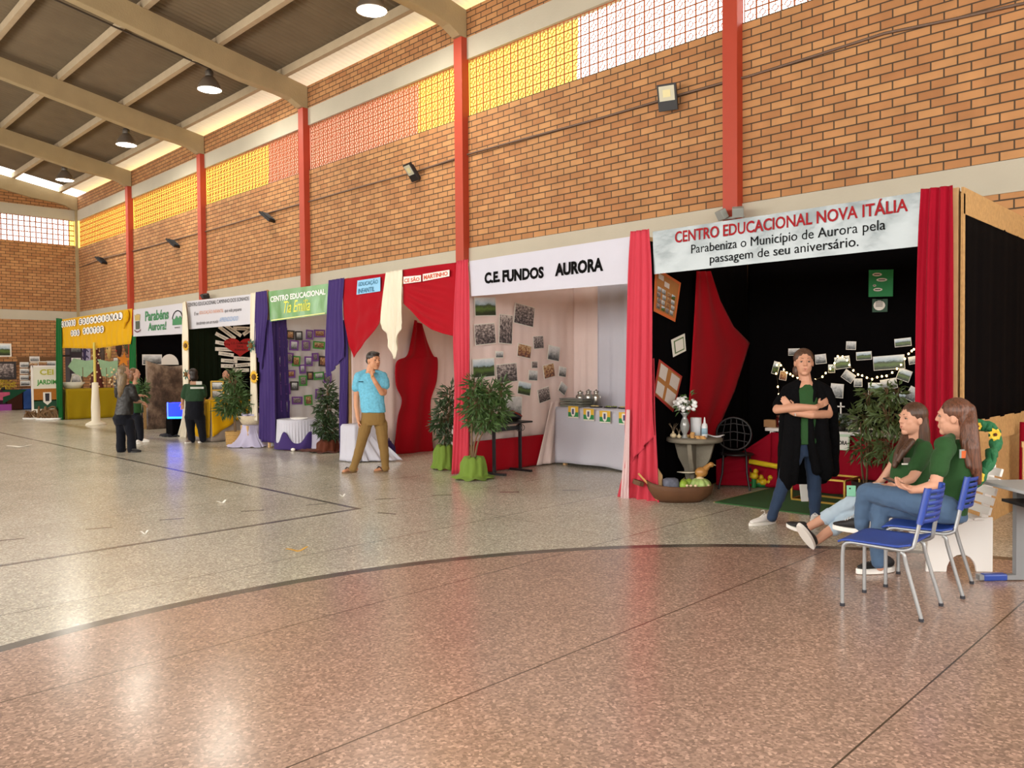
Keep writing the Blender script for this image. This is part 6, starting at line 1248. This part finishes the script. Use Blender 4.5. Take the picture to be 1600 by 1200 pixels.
# cardigan: back, two front panels, sleeves to the elbow
b=Body(); torso(b,[(J(1260,605,.09),.10,.035),(J(1260,613,.1),.20,.05),(J(1259,650,.13),.2,.05),(J(1258,700,.14),.21,.06),(J(1262,748,.15),.22,.05),(J(1262,756,.15),.2,.04)],side,fwd)
b.chain([(J(1240,608,.0),.05),(J(1238,630,-.06),.062),(J(1236,668,-.06),.068),(J(1233,705,-.06),.075),(J(1229,745,-.08),.072),(J(1228,758,-.08),.06)])
b.chain([(J(1251,594,.06),.022),(J(1244,600,.03),.045),(J(1231,610,.02),.06)]); b.chain([(J(1268,594,.06),.022),(J(1276,600,.03),.045),(J(1289,610,.02),.06)]); b.chain([(J(1250,593,.09),.025),(J(1268,593,.09),.025)])
b.chain([(J(1249,597,.0),.02),(J(1243,612,-.04),.035),(J(1247,640,-.10),.03),(J(1246,690,-.1),.035),(J(1240,752,-.1),.04)])
b.chain([(J(1279,608,.0),.05),(J(1283,630,-.04),.064),(J(1282,668,-.05),.075),(J(1286,705,-.04),.085),(J(1289,735,-.02),.08),(J(1291,742,-.02),.06)])
b.chain([(J(1270,597,.0),.02),(J(1272,612,-.05),.035),(J(1266,640,-.10),.03),(J(1267,690,-.1),.04),(J(1276,735,-.08),.05)])
b.chain([(J(1231,612,.02),.062),(J(1224,622,-.0),.064),(J(1217,633,-.03),.06)]); b.chain([(J(1290,612,.02),.064),(J(1295,625,0),.066),(J(1298,640,-.02),.066)])
b.chain([(J(1301,640,.06),.05),(J(1303,690,.08),.055),(J(1303,738,.08),.05)]); b.chain([(J(1226,650,.06),.05),(J(1224,700,.08),.055),(J(1221,752,.06),.045)])
skinned(b,'cardigan',BLKC,t,.010,5,.012)
hl=atZ(1211,817); tl=atZ(1172,822); shoe(t,hl,tl,SHOEW,SOLEW,.075,.043,laces=SHOEW)
hr=atZ(1274,813); tr_=hr+VH*.22-RH*.09; shoe(t,hr,tr_,SHOEW,SOLEW,.075,.043,laces=SHOEW)
MB().tube([J(1242,646,-.215)-base,J(1243,650,-.215)-base],.006,6).build('bracelet',METAL,t)

# ---- seated woman with ponytail
base=Vector((-1.85,5.97,0)); t=thing('person','woman with a long ponytail and green shirt seated cross legged with a phone','person',base)
J=lambda x,y,d=5.55: atD(x,y,d)
Fh=frame((-RH*.80-VH*.60).normalized()); hc=J(1491,652,5.56); k=1.12; nk=J(1496,684,5.6)
b=Body(); P=head(b,hc,Fh,k,False,nk); bs=Fh@Vector((1,0,0)); bf=(-RH*.92-VH*.30).normalized(); bside=bf.cross(UP)
torso(b,[(nk+UP*.01,.06,.055),(J(1500,700,5.6),.13,.07),(J(1494,735,5.58),.14,.1),(J(1482,775,5.57),.13,.1),(J(1476,800,5.55),.15,.11)],bside,bf)
b.chain([(J(1473,703,5.42),.042),(J(1463,750,5.38),.04),(J(1463,757,5.38),.037),(J(1438,764,5.40),.031),(J(1424,766,5.42),.025)])
hand(b,J(1428,765,5.42),(J(1404,758,5.46)-J(1428,765,5.42)),UP*.8+VH*.3,.95,.75,1,-1)
b.chain([(J(1515,703,5.78),.046),(J(1490,752,5.82),.04),(J(1450,765,5.75),.033),(J(1420,764,5.62),.026)]); hand(b,J(1424,764,5.62),(J(1402,757,5.58)-J(1424,764,5.62)),UP,.95,.7)
b.chain([(J(1478,798,5.48),.08),(J(1355,768,5.86),.045),(J(1347,812,5.92),.034),(J(1343,824,5.94),.03)]); b.chain([(J(1482,802,5.68),.08),(J(1376,792,5.84),.045),(J(1371,865,5.82),.034),(J(1375,886,5.81),.03)])
skinned(b,'body',SK3,t,.0048,6); face(t,P,Fh,k,brow=HCH)
b=Body(); [b.ell(hc+Fh@(Vector(q)*k),[r_*k for r_ in rr],Fh,16,12) for q,rr in (((0,-.017,.040),(.085,.092,.086)),((0,-.055,.0),(.076,.055,.075)))]
tie=hc+Fh@Vector((-.02,-.10,.062)); b.ell(tie,.035)
b.chain([(tie,.03),(J(1514,640,5.50),.045),(J(1516,665,5.45),.05),(J(1519,700,5.41),.05),(J(1524,730,5.40),.042),(J(1529,754,5.40),.02)]); b.chain([(J(1508,650,5.5),.03),(J(1508,690,5.44),.034),(J(1514,728,5.40),.022)])
skinned(b,'hair',HCH,t,.006,4)
MB().lathe([(.034,-.01),(.042,0),(.034,.01)],n=16,M=(J(1514,640,5.50)-tie).to_track_quat('Z','Y').to_matrix()).build('hair_tie',BLACKM,t).location=tie.lerp(J(1514,640,5.50),.3)-base
b=Body(); b.chain([(J(1486,684,5.5),.035),(J(1474,696,5.44),.062)]); b.chain([(J(1505,684,5.68),.035),(J(1513,697,5.75),.062)]); torso(b,[(nk-UP*.005,.07,.062),(J(1498,690,5.6),.13,.08),(J(1499,700,5.6),.19,.11),(J(1494,735,5.58),.18,.13),(J(1484,768,5.57),.165,.125),(J(1478,795,5.56),.175,.135),(J(1477,806,5.55),.165,.13)],bside,bf)
b.chain([(J(1478,699,5.46),.068),(J(1471,714,5.41),.064),(J(1466,735,5.392),.061)]); b.chain([(J(1514,700,5.76),.068),(J(1505,735,5.8),.062)])
skinned(b,'shirt',SHG,t,.009,4,.012)
mb=MB(); B3=(J(1507,723,5.47)-base)
for (px,py,w,h,mm) in ((1503,709,.035,.06,mat('print_grey','#8a948e',.7)),(1510,710,.07,.05,mat('print_orange','#c9602a',.7))):
    q=J(px,py,5.405)-base; MB().box(q,(w,.008,h),frame(-VH).copy()).build('shirt_print',mm,t)
b=Body(); torso(b,[(J(1478,794,5.56),.165,.125),(J(1477,806,5.55),.18,.14),(J(1476,812,5.55),.16,.13)],bside,bf)
kn1=J(1355,768,5.86); b.chain([(J(1478,796,5.46),.105),(J(1420,782,5.62),.09),(kn1,.068),(J(1349,790,5.9),.062),(J(1347,812,5.93),.052),(J(1345,821,5.935),.052)])
kn2=J(1376,792,5.84); b.chain([(J(1482,800,5.68),.105),(J(1430,796,5.74),.088),(kn2,.068),(J(1373,825,5.83),.06),(J(1371,862,5.82),.052),(J(1372,878,5.82),.053)])
skinned(b,'jeans',JEAN2,t,.009,3,.02)
hl=atZ(1396,893); tl=atZ(1340,897); shoe(t,hl+UP*.003,tl+UP*.003,SHOEK,SOLEW,.085,.045,laces=mat('white_lace','#d8d8d8',.7),sole_t=.035)
hl=J(1352,823,5.92); tl=J(1300,829,6.05); hl=J(1350,834,5.92); tl=J(1303,826,6.1); shoe(t,hl,tl,SHOEK,SOLEW,.08,.045,laces=MATS['white_lace'],sole_t=.03)
# her phone
q=J(1399,753,5.52); d=(J(1415,760,5.47)-J(1384,747,5.58)).normalized(); M=frame(d,UP); ph=thing('phone','black phone held by the ponytailed woman','phone',q); MB().box((0,0,0),(.07,.15,.009),M).build('phone_body',BLACKP,ph,bevel=.003); MB().box(M@Vector((0,0,.0052)),(.062,.138,.001),M).build('screen',mat('phone_screen','#0a0c10',.08),ph)

# ---- seated woman in profile
base=atD(1420,790,6.42); base.z=0; t=thing('person','woman in profile with loose brown hair and pale rolled jeans, sitting on the bench','person',base)
J=lambda x,y,d=6.4: atD(x,y,d)
Fh=frame((-RH*.97+VH*.17+UP*.02).normalized()); hc=J(1426,655,6.4); k=1.12; nk=J(1431,689,6.42); bf=(-RH*.9+VH*.35).normalized(); bside=bf.cross(UP)
b=Body(); P=head(b,hc,Fh,k,False,nk)
torso(b,[(nk+UP*.01,.055,.05),(J(1431,702,6.42),.15,.075),(J(1426,725,6.41),.14,.1),(J(1420,755,6.41),.13,.1),(J(1420,775,6.42),.15,.12)],bside,bf)
b.chain([(J(1446,706,6.28),.044),(J(1430,740,6.22),.038),(J(1424,748,6.2),.036),(J(1404,756,6.22),.03),(J(1393,758,6.28),.024)]); hand(b,J(1396,758,6.27),-RH,-UP,.95,.5)
b.chain([(J(1408,706,6.56),.044),(J(1392,732,6.6),.038),(J(1378,750,6.62),.03),(J(1370,757,6.62),.024)]); hand(b,J(1372,756,6.62),-RH-UP*.2,-UP,.95,.5)
b.chain([(J(1415,778,6.36),.08),(J(1338,782,6.6),.045),(J(1300,806,6.72),.045),(J(1284,812,6.74),.042),(J(1266,822,6.76),.036),(J(1258,826,6.77),.036)]); b.chain([(J(1415,782,6.52),.08),(J(1345,796,6.62),.045),(J(1302,826,6.62),.044),(J(1290,834,6.62),.04),(J(1280,842,6.62),.036),(J(1272,846,6.63),.036)])
skinned(b,'body',SK3,t,.0048,6); face(t,P,Fh,k,brow=HBR)
b=Body(); [b.ell(hc+Fh@(Vector(q)*k),[r_*k for r_ in rr],Fh,16,12) for q,rr in (((0,-.017,.040),(.085,.092,.086)),((0,-.05,-.02),(.076,.06,.08)))]
b.chain([(J(1440,648,6.36),.04),(J(1443,675,6.37),.05),(J(1443,700,6.38),.05),(J(1445,722,6.4),.03)]); b.chain([(J(1428,640,6.48),.035),(J(1418,672,6.48),.035),(J(1412,692,6.44),.042),(J(1404,712,6.38),.04),(J(1398,728,6.36),.022)]); b.chain([(J(1424,690,6.32),.03),(J(1412,705,6.3),.03),(J(1403,720,6.3),.02)])
skinned(b,'hair',HBR,t,.006,4)
b=Body(); b.chain([(J(1437,690,6.36),.03),(J(1445,700,6.3),.06)]); b.chain([(J(1425,690,6.48),.03),(J(1411,700,6.54),.06)]); torso(b,[(nk-UP*.012,.066,.06),(J(1432,697,6.42),.13,.08),(J(1430,708,6.42),.185,.11),(J(1425,728,6.41),.17,.13),(J(1419,752,6.41),.155,.12),(J(1417,766,6.42),.16,.12)],bside,bf)
b.chain([(J(1444,704,6.30),.066),(J(1438,718,6.26),.063),(J(1431,730,6.24),.06)]); b.chain([(J(1410,704,6.54),.064),(J(1401,720,6.58),.06)])
skinned(b,'shirt',SHG,t,.009,4,.012)
q=J(1417,720,6.27)-base; MB().box(q,(.05,.008,.05),frame(-VH)).build('chest_print',mat('print_dark','#5a5048',.7),t); MB().box(J(1416,725,6.265)-base,(.07,.008,.012),frame(-VH)).build('chest_print',PAPER,t)
b=Body(); torso(b,[(J(1419,760,6.42),.155,.12),(J(1420,775,6.43),.175,.15),(J(1420,784,6.43),.165,.15)],bside,bf)
b.chain([(J(1415,778,6.33),.1),(J(1370,770,6.5),.086),(J(1338,782,6.6),.068),(J(1312,797,6.68),.062),(J(1297,806,6.72),.06),(J(1293,809,6.725),.062)]); b.chain([(J(1415,782,6.55),.1),(J(1370,782,6.62),.086),(J(1345,796,6.62),.068),(J(1315,820,6.62),.058),(J(1302,828,6.62),.056)])
skinned(b,'jeans',JEAN3,t,.009,3,.022)
MB().cyl(J(1301,803.5,6.71)-base,J(1289,811.5,6.73)-base,.066,.066,20).build('rolled_cuff',JEAN3,t,bevel=.006)
shoe(t,J(1262,833,6.76),J(1230,822,6.9),SHOEK,SOLEW,.06,.043,nrm=(UP+VH*.2))
shoe(t,J(1270,858,6.58),J(1247,822,6.5),SHOEK,SOLEW,.06,.043,nrm=(RH*.8+UP*.35-VH*.55))
q=J(1330,767,6.55); ph=thing('phone','pale green phone case resting on the pale jeans','phone',q); MB().box((0,0,0),(.07,.01,.09),frame((-VH+RH*.4).normalized())).build('phone_case',mat('mint_case','#7fc4a6',.5),ph,bevel=.004); MB().ell((0,0,0),(.007,.007,.007)).build('camera_lens',BLACKP,ph).location=frame((-VH+RH*.4).normalized())@Vector((-.01,-.006,.02))

# ---- walking man
D0=11.74; base=atZ(574,739); t=thing('person','man in pale blue shirt and khaki trousers walking with a hand at his chin','person',base)
J=lambda x,y,d=0: atD(x,y,D0+d)
Fh=frame((RH*.72+VH*.66-UP*.05).normalized()); hc=J(583.5,563.5,0); k=1.17; nk=J(579,581,.02); side=(RH*.95+VH*.15).normalized(); fwd=(VH-RH*.15).normalized()
b=Body(); P=head(b,hc,Fh,k,True,nk)
torso(b,[(nk,.07,.06),(J(580,589,.02),.16,.085),(J(581,620,.02),.15,.1),(J(583,645,.02),.14,.1),(J(583,660,.02),.15,.11)],side,fwd)
b.chain([(J(560,590,.02),.05),(J(557,622,.06),.042),(J(557,633,.05),.04),(J(559,652,-.02),.03),(J(560,656,-.03),.027)]); hand(b,J(560,655,-.03),-UP+RH*.1,RH,1.0,.5)
b.chain([(J(599,592,.02),.05),(J(600,614,-.09),.043),(J(597,614,-.13),.042),(J(587,598,-.25),.033),(J(582,589,-.25),.027)]); hand(b,J(582,590,-.25),(J(580,574,-.16)-J(582,590,-.25)),(RH*.6-VH*.5),1.0,.35)
b.chain([(J(571,662,.02),.08),(J(564,694,-.08),.055),(J(552,730,-.16),.04)]); b.chain([(J(595,662,.03),.08),(J(599,696,0),.055),(J(602,728,.05),.04)])
# bare feet
fl=atZ(556,738); ft=atZ(536,740); fr_=atZ(605,737); frt=atZ(586,738.5)
for h_,t_ in ((fl,ft),(fr_,frt)):
    d=(t_-h_); b.chain([(h_+UP*.055,.036),(h_+d*.5+UP*.05,.034),(h_+d*.9+UP*.035,.024)]); b.ell(h_+d*.85+UP*.035,(.045,.045,.02)); b.ell(h_+UP*.045,(.036,.036,.035))
    dn=d.normalized(); sd_=dn.cross(UP)
    for i in range(5): b.cap(h_+d*.9+sd_*(.016*(i-2))+UP*.032,h_+d*(1.04-.03*abs(i-1))+sd_*(.018*(i-2))+UP*.03,.010,.009,8)
skinned(b,'body',SK2,t,.0052,5); face(t,P,Fh,k,brow=HDK)
b=Body(); [b.ell(hc+Fh@(Vector(q)*k),[r_*k for r_ in rr],Fh,16,12) for q,rr in (((0,-.016,.044),(.081,.092,.078)),((0,-.05,.0),(.074,.052,.06)),((0,.03,.088),(.06,.06,.028)))]
skinned(b,'hair',HDK,t,.006,3)
BLS=mat('blue_mottled_shirt','#62abc6',.8,var=.4,vscale=34,bump=.2,bscale=50)
b=Body(); b.chain([(J(572,581,.04),.04),(J(561,588,.02),.072)]); b.chain([(J(587,581,.04),.04),(J(598,588,.02),.072)]); torso(b,[(nk-UP*.015,.085,.075),(J(580,586,.02),.16,.09),(J(580,594,.02),.205,.115),(J(581,622,.01),.185,.125),(J(583,640,.0),.185,.125),(J(584,644.5,.0),.185,.125)],side,fwd)
b.chain([(J(561,589,.02),.075),(J(558,600,.04),.07),(J(556.5,606,.04),.068)]); b.chain([(J(598,590,.02),.075),(J(601,597,-.03),.073),(J(602,602,-.06),.068)])
skinned(b,'shirt',BLS,t,.009,4,.012)
b=Body(); torso(b,[(J(583,642,.01),.17,.115),(J(583,655,.01),.185,.125),(J(583,664,.01),.18,.11)],side,fwd)
b.chain([(J(572,662,.02),.098),(J(568,678,-.03),.086),(J(564,694,-.08),.072),(J(559,712,-.12),.066),(J(553,728,-.155),.056),(J(551.5,732,-.16),.058)]); b.chain([(J(595,662,.03),.098),(J(597,678,.02),.086),(J(599,696,0),.072),(J(601,712,.02),.066),(J(602,727,.05),.056),(J(602,731,.05),.058)])
skinned(b,'trousers',KHA,t,.009,4,.014)
for h_,t_ in ((fl,ft),(fr_,frt)):
    d=(t_-h_); L_=d.length; dn=d/L_; sd_=dn.cross(UP); o=t.location
    ol=[h_+dn*L_*(.5-.6*math.cos(a*.2618))+sd_*.05*math.sin(a*.2618)*(1.05-.15*math.cos(a*.2618)) for a in range(24)]; n=24
    mb=MB(); mb.add([q-o+UP*.022 for q in ol]+[q-o for q in ol],[tuple(reversed(range(n))),tuple(range(n,2*n))]+[(i,(i+1)%n,(i+1)%n+n,i+n) for i in range(n)]); sl=mb.build('sandal',mat('sandal_brown','#7a5f42',.7),t)
    mb=MB(); mb.tube([h_+dn*L_*.45+sd_*.05+UP*.03-o,h_+dn*L_*.68+sd_*.02+UP*.088-o,h_+dn*L_*.85+UP*.06-o],.007,6); mb.tube([h_+dn*L_*.45-sd_*.05+UP*.03-o,h_+dn*L_*.68-sd_*.02+UP*.088-o,h_+dn*L_*.85+UP*.06-o],.007,6); mb.build('strap',mat('strap_black','#1d1814',.6),sl)
mb=MB(); mb.add([q-base for q in (J(575,580,-.075),J(585.5,580,-.08),J(581.5,590.5,-.135))],[(0,1,2)]); mb.build('neck_opening',SK2,t,solid=.006)
MB().box(J(564,596.5,-.125)-base,(.07,.006,.012),frame(-VH)).build('chest_print',INK,t)
MB().tube([J(583.5,587,-.26)-base,J(581,588,-.29)-base,J(580,590,-.26)-base],.006,6).build('watch',mat('gold_watch','#c9a040',.35,metal=.8),t)

# ---- far people on the left
def far_person(label,feet,D0,headpx,pts): pass
# blond woman from behind
D0=14.95; base=atZ(199,705); t=thing('person','woman with long blond hair in dark jacket seen from behind at the left','person',base)
J=lambda x,y,d=0: atD(x,y,D0+d)
bf=(-VH*.6+RH*.75).normalized(); side=bf.cross(UP); Fh=frame(bf); hc=J(194,582); nk=J(195,598,.02); k=1.05
b=Body(); P=head(b,hc,Fh,k,False,nk); torso(b,[(nk,.06,.055),(J(195,604),.16,.08),(J(195,625),.15,.1),(J(193,648),.17,.13)],side,bf)
b.chain([(J(190,660),.07),(J(189,700),.04)]); b.chain([(J(201,660,-.03),.07),(J(206,700,-.03),.04)]); b.chain([(J(193,648),.1),(J(195,662),.09)])
b.chain([(J(206,606,-.05),.05),(J(212,622,-.02),.045),(J(216,620,.1),.036),(J(218,618,.16),.028)]); hand(b,J(217.5,618,.16),RH-VH*.4,-UP,1,.5)
b.chain([(J(186,606,.05),.05),(J(196,626,.3),.04),(J(216,628,.3),.03)]); hand(b,J(216,628,.28),RH,-UP,1,.6)
skinned(b,'body',SK1,t,.008,3); face(t,P,Fh,k)
b=Body(); [b.ell(hc+Fh@(Vector(q)*k),[r_*k for r_ in rr],Fh) for q,rr in (((0,-.03,.03),(.086,.088,.092)),((0,-.07,-.05),(.08,.05,.1)))]; b.chain([(J(192,588,-.12),.075),(J(190,602,-.14),.075),(J(189,612,-.14),.06),(J(188,619,-.13),.035)]); skinned(b,'hair',HBL,t,.008,3)
b=Body(); torso(b,[(nk-UP*.02,.07,.07),(J(196,603),.18,.11),(J(196,620),.185,.135),(J(195,635),.18,.145),(J(194,648),.2,.17)],side,bf); b.chain([(J(205,605,-.06),.075),(J(209,616,-.05),.068),(J(212,623,-.01),.062),(J(215,621,.1),.05)]); b.chain([(J(185,606,.05),.07),(J(184,618,.12),.06)]); skinned(b,'jacket',LEATH,t,.012,4,.02)
b=Body(); torso(b,[(J(193,645),.175,.14),(J(191,653),.19,.17),(J(193,663),.175,.15)],side,bf); b.chain([(J(190,660),.11),(J(189,680),.082),(J(189,702),.085)]); b.chain([(J(201,660,-.03),.11),(J(205,681,-.03),.08),(J(206,703,-.03),.085)]); skinned(b,'jeans',NAVY,t,.012,4,.015)
shoe(t,atZ(203,707),atZ(220,706.5),SHOEK,SHOEK,.06,.045); shoe(t,atZ(186,705),atZ(197,704),SHOEK,SHOEK,.06,.045)
# her companion
D0=17.0; base=atZ(218,692); t=thing('person','person with auburn hair and dark jeans half hidden behind the blond woman','person',base)
J=lambda x,y,d=0: atD(x,y,D0+d)
bf=(RH*.9-VH*.2).normalized(); side=bf.cross(UP); Fh=frame(bf); hc=J(211,584); nk=J(212,598,.02); k=1.05
b=Body(); P=head(b,hc,Fh,k,False,nk); torso(b,[(nk,.06,.055),(J(213,604),.16,.08),(J(213,625),.15,.1),(J(212,645),.16,.12)],side,bf)
b.chain([(J(212,645),.09),(J(210,655),.07),(J(214,688),.04)]); b.chain([(J(212,645),.09),(J(216,655,-.08),.07),(J(220,686,-.1),.04)])
b.chain([(J(215,606,-.1),.05),(J(217,622,-.12),.04),(J(222,630,-.05),.03)]); hand(b,J(222,630,-.05),RH-UP*.4,-UP,1,.8); b.chain([(J(213,606,.1),.05),(J(216,622,.14),.04),(J(222,628,.1),.03)])
skinned(b,'body',SK1,t,.008,3); face(t,P,Fh,k)
b=Body(); [b.ell(hc+Fh@(Vector(q)*k),[r_*k for r_ in rr],Fh) for q,rr in (((0,-.03,.03),(.088,.09,.094)),((0,-.06,-.06),(.085,.06,.1)))]; skinned(b,'hair',HRE,t,.008,3)
b=Body(); torso(b,[(nk-UP*.02,.07,.07),(J(213,603),.18,.11),(J(213,620),.18,.13),(J(213,645),.18,.14)],side,bf); b.chain([(J(215,606,-.1),.07),(J(216,617,-.12),.062)]); skinned(b,'shirt',SHG,t,.012,4,.015)
b=Body(); torso(b,[(J(212,643),.17,.13),(J(212,655),.18,.14)],side,bf); b.chain([(J(210,655),.1),(J(212,672),.075),(J(214,688),.06)]); b.chain([(J(216,655,-.1),.1),(J(219,672,-.1),.075),(J(220,686,-.1),.06)]); skinned(b,'jeans',NAVY,t,.012,4,.012)
shoe(t,atZ(213,694),atZ(222,693),SHOEW,SOLEW,.06,.045); shoe(t,atZ(219,691),atZ(233,690.5),SHOEW,SOLEW,.06,.045)
sp0=J(222,630,-.05); st=thing('greenery_bunch','leafy green bunch with a long stalk held before the blond woman','greenery',sp0); MB().tube([(0,0,-.02),RH*-.05+UP*-.35,RH*-.12+UP*-.55],[.012,.01,.006],6).build('stalk',mat('pale_stalk','#8a8a70',.8),st); mb=MB(); foliage(mb,[(RH*.02+UP*.25,(.1,.1,.25))],220,.12,.035,random.Random(8)); mb.build('leaves',LEAF,st)
# dark haired person by the blue box
D0=16.7; base=atZ(308,692); t=thing('person','dark haired person in a dark green printed shirt and black trousers, seen from behind','person',base)
J=lambda x,y,d=0: atD(x,y,D0+d)
bf=(-VH*.9-RH*.15).normalized(); side=RH; Fh=frame((-RH*.8-VH*.35).normalized()); hc=J(300,585); nk=J(303,597,.02); k=1.05
b=Body(); P=head(b,hc,Fh,k,False,nk); torso(b,[(nk,.06,.055),(J(304,603),.17,.08),(J(304,625),.15,.1),(J(303,645),.16,.12)],side,bf)
b.chain([(J(303,645),.1),(J(297,655),.08),(J(300,686),.04)]); b.chain([(J(303,645),.1),(J(312,655),.08),(J(317,685),.04)])
b.chain([(J(290,606),.05),(J(286,620,.02),.04),(J(285,630,.05),.03)]); hand(b,J(285,629,.05),-UP,VH,1,.6); b.chain([(J(317,606),.05),(J(319,620,.1),.04),(J(316,630,.2),.03)])
skinned(b,'body',SK1,t,.008,3); face(t,P,Fh,k)
b=Body(); [b.ell(hc+Fh@(Vector(q)*k),[r_*k for r_ in rr],Fh) for q,rr in (((0,-.03,.03),(.09,.095,.094)),((0,-.05,-.06),(.09,.075,.09)))]; skinned(b,'hair',HDK,t,.008,3)
b=Body(); torso(b,[(nk-UP*.02,.075,.07),(J(304,601),.2,.1),(J(304,620),.2,.13),(J(304,627),.2,.14)],side,bf); b.chain([(J(291,605),.072),(J(288,614),.068),(J(287,619),.066)]); b.chain([(J(317,605),.072),(J(319,617,.05),.068)]); skinned(b,'shirt',SHD,t,.012,4,.015)
for (px,py,w,h,mm) in ((303,598.5,.16,.07,mat('print_peach','#a07a60',.7)),(311,598.5,.12,.07,mat('print_pale','#b9bab0',.7)),(308,606,.28,.04,MATS['print_pale'])): MB().box(J(px,py,-.145)-base,(w,.012,h),frame(-VH)).build('shirt_print',mm,t)
b=Body(); torso(b,[(J(304,624),.19,.13),(J(304,645),.2,.15),(J(304,655),.19,.14)],side,bf); b.chain([(J(297,652),.115),(J(298,670),.085),(J(300,687),.075)]); b.chain([(J(312,652),.115),(J(315,670),.085),(J(317,686),.075)]); skinned(b,'trousers',NAVY,t,.012,4,.012)
shoe(t,atZ(302,691),atZ(290,693),mat('tan_shoe','#8a7464',.6),SOLEW,.05,.045); shoe(t,atZ(319,690),atZ(311,692),MATS['tan_shoe'],SOLEW,.05,.045)
# person behind the basket plant
D0=18.4; base=atD(356,690,D0); base.z=0; t=thing('person','person in an olive green shirt leaning a hand on the yellow clothed table','person',base)
J=lambda x,y,d=0: atD(x,y,D0+d)
bf=(VH*.8-RH*.5).normalized(); side=RH; Fh=frame((VH*.8-RH*.6).normalized()); hc=J(354,586); nk=J(357,598,.02); k=1.05
b=Body(); P=head(b,hc,Fh,k,False,nk); torso(b,[(nk,.06,.055),(J(358,604),.17,.08),(J(359,625),.15,.1),(J(360,645),.16,.12)],side,bf)
b.chain([(J(360,645),.1),(J(354,655),.08),(J(356,684),.04)]); b.chain([(J(360,645),.1),(J(367,655),.08),(J(368,684),.04)])
b.chain([(J(345,606),.06),(J(358,604),.08)]); b.chain([(J(372,606),.06),(J(358,604),.08)]); b.chain([(J(345,606),.05),(J(335,617,-.1),.04),(J(324,628,-.25),.03)]); hand(b,J(325,627,-.25),-RH-UP*.4,-UP,1,.2); b.chain([(J(372,606),.05),(J(375,622),.04),(J(374,636),.03)]); hand(b,J(374,636),-UP,VH,1,.5)
skinned(b,'body',SK1,t,.008,3); face(t,P,Fh,k)
b=Body(); [b.ell(hc+Fh@(Vector(q)*k),[r_*k for r_ in rr],Fh) for q,rr in (((0,-.028,.035),(.083,.085,.088)),((0,-.06,-.01),(.07,.05,.06)))]; skinned(b,'hair',HDK,t,.008,3)
b=Body(); torso(b,[(nk-UP*.02,.075,.07),(J(358,602),.2,.1),(J(359,620),.19,.13),(J(360,640),.19,.14)],side,bf); b.chain([(J(346,605),.075),(J(340,612,-.06),.068)]); b.chain([(J(371,605),.072),(J(374,616),.065)]); skinned(b,'shirt',cloth('olive_shirt','#3f5a35',0,.1),t,.012,4,.015)
b=Body(); torso(b,[(J(360,637),.18,.13),(J(360,652),.19,.14)],side,bf); b.chain([(J(354,652),.11),(J(355,670),.08),(J(356,685),.07)]); b.chain([(J(367,652),.11),(J(368,670),.08),(J(368,685),.07)]); skinned(b,'jeans',JEAN,t,.012,4,.012)
q=Vector((J(356,690).x,J(356,690).y,0)); shoe(t,q,q+VH*.2,SHOEK,SOLEW,.06,.045); q=Vector((J(368,690).x,J(368,690).y,0)); shoe(t,q,q+VH*.2,SHOEK,SOLEW,.06,.045)
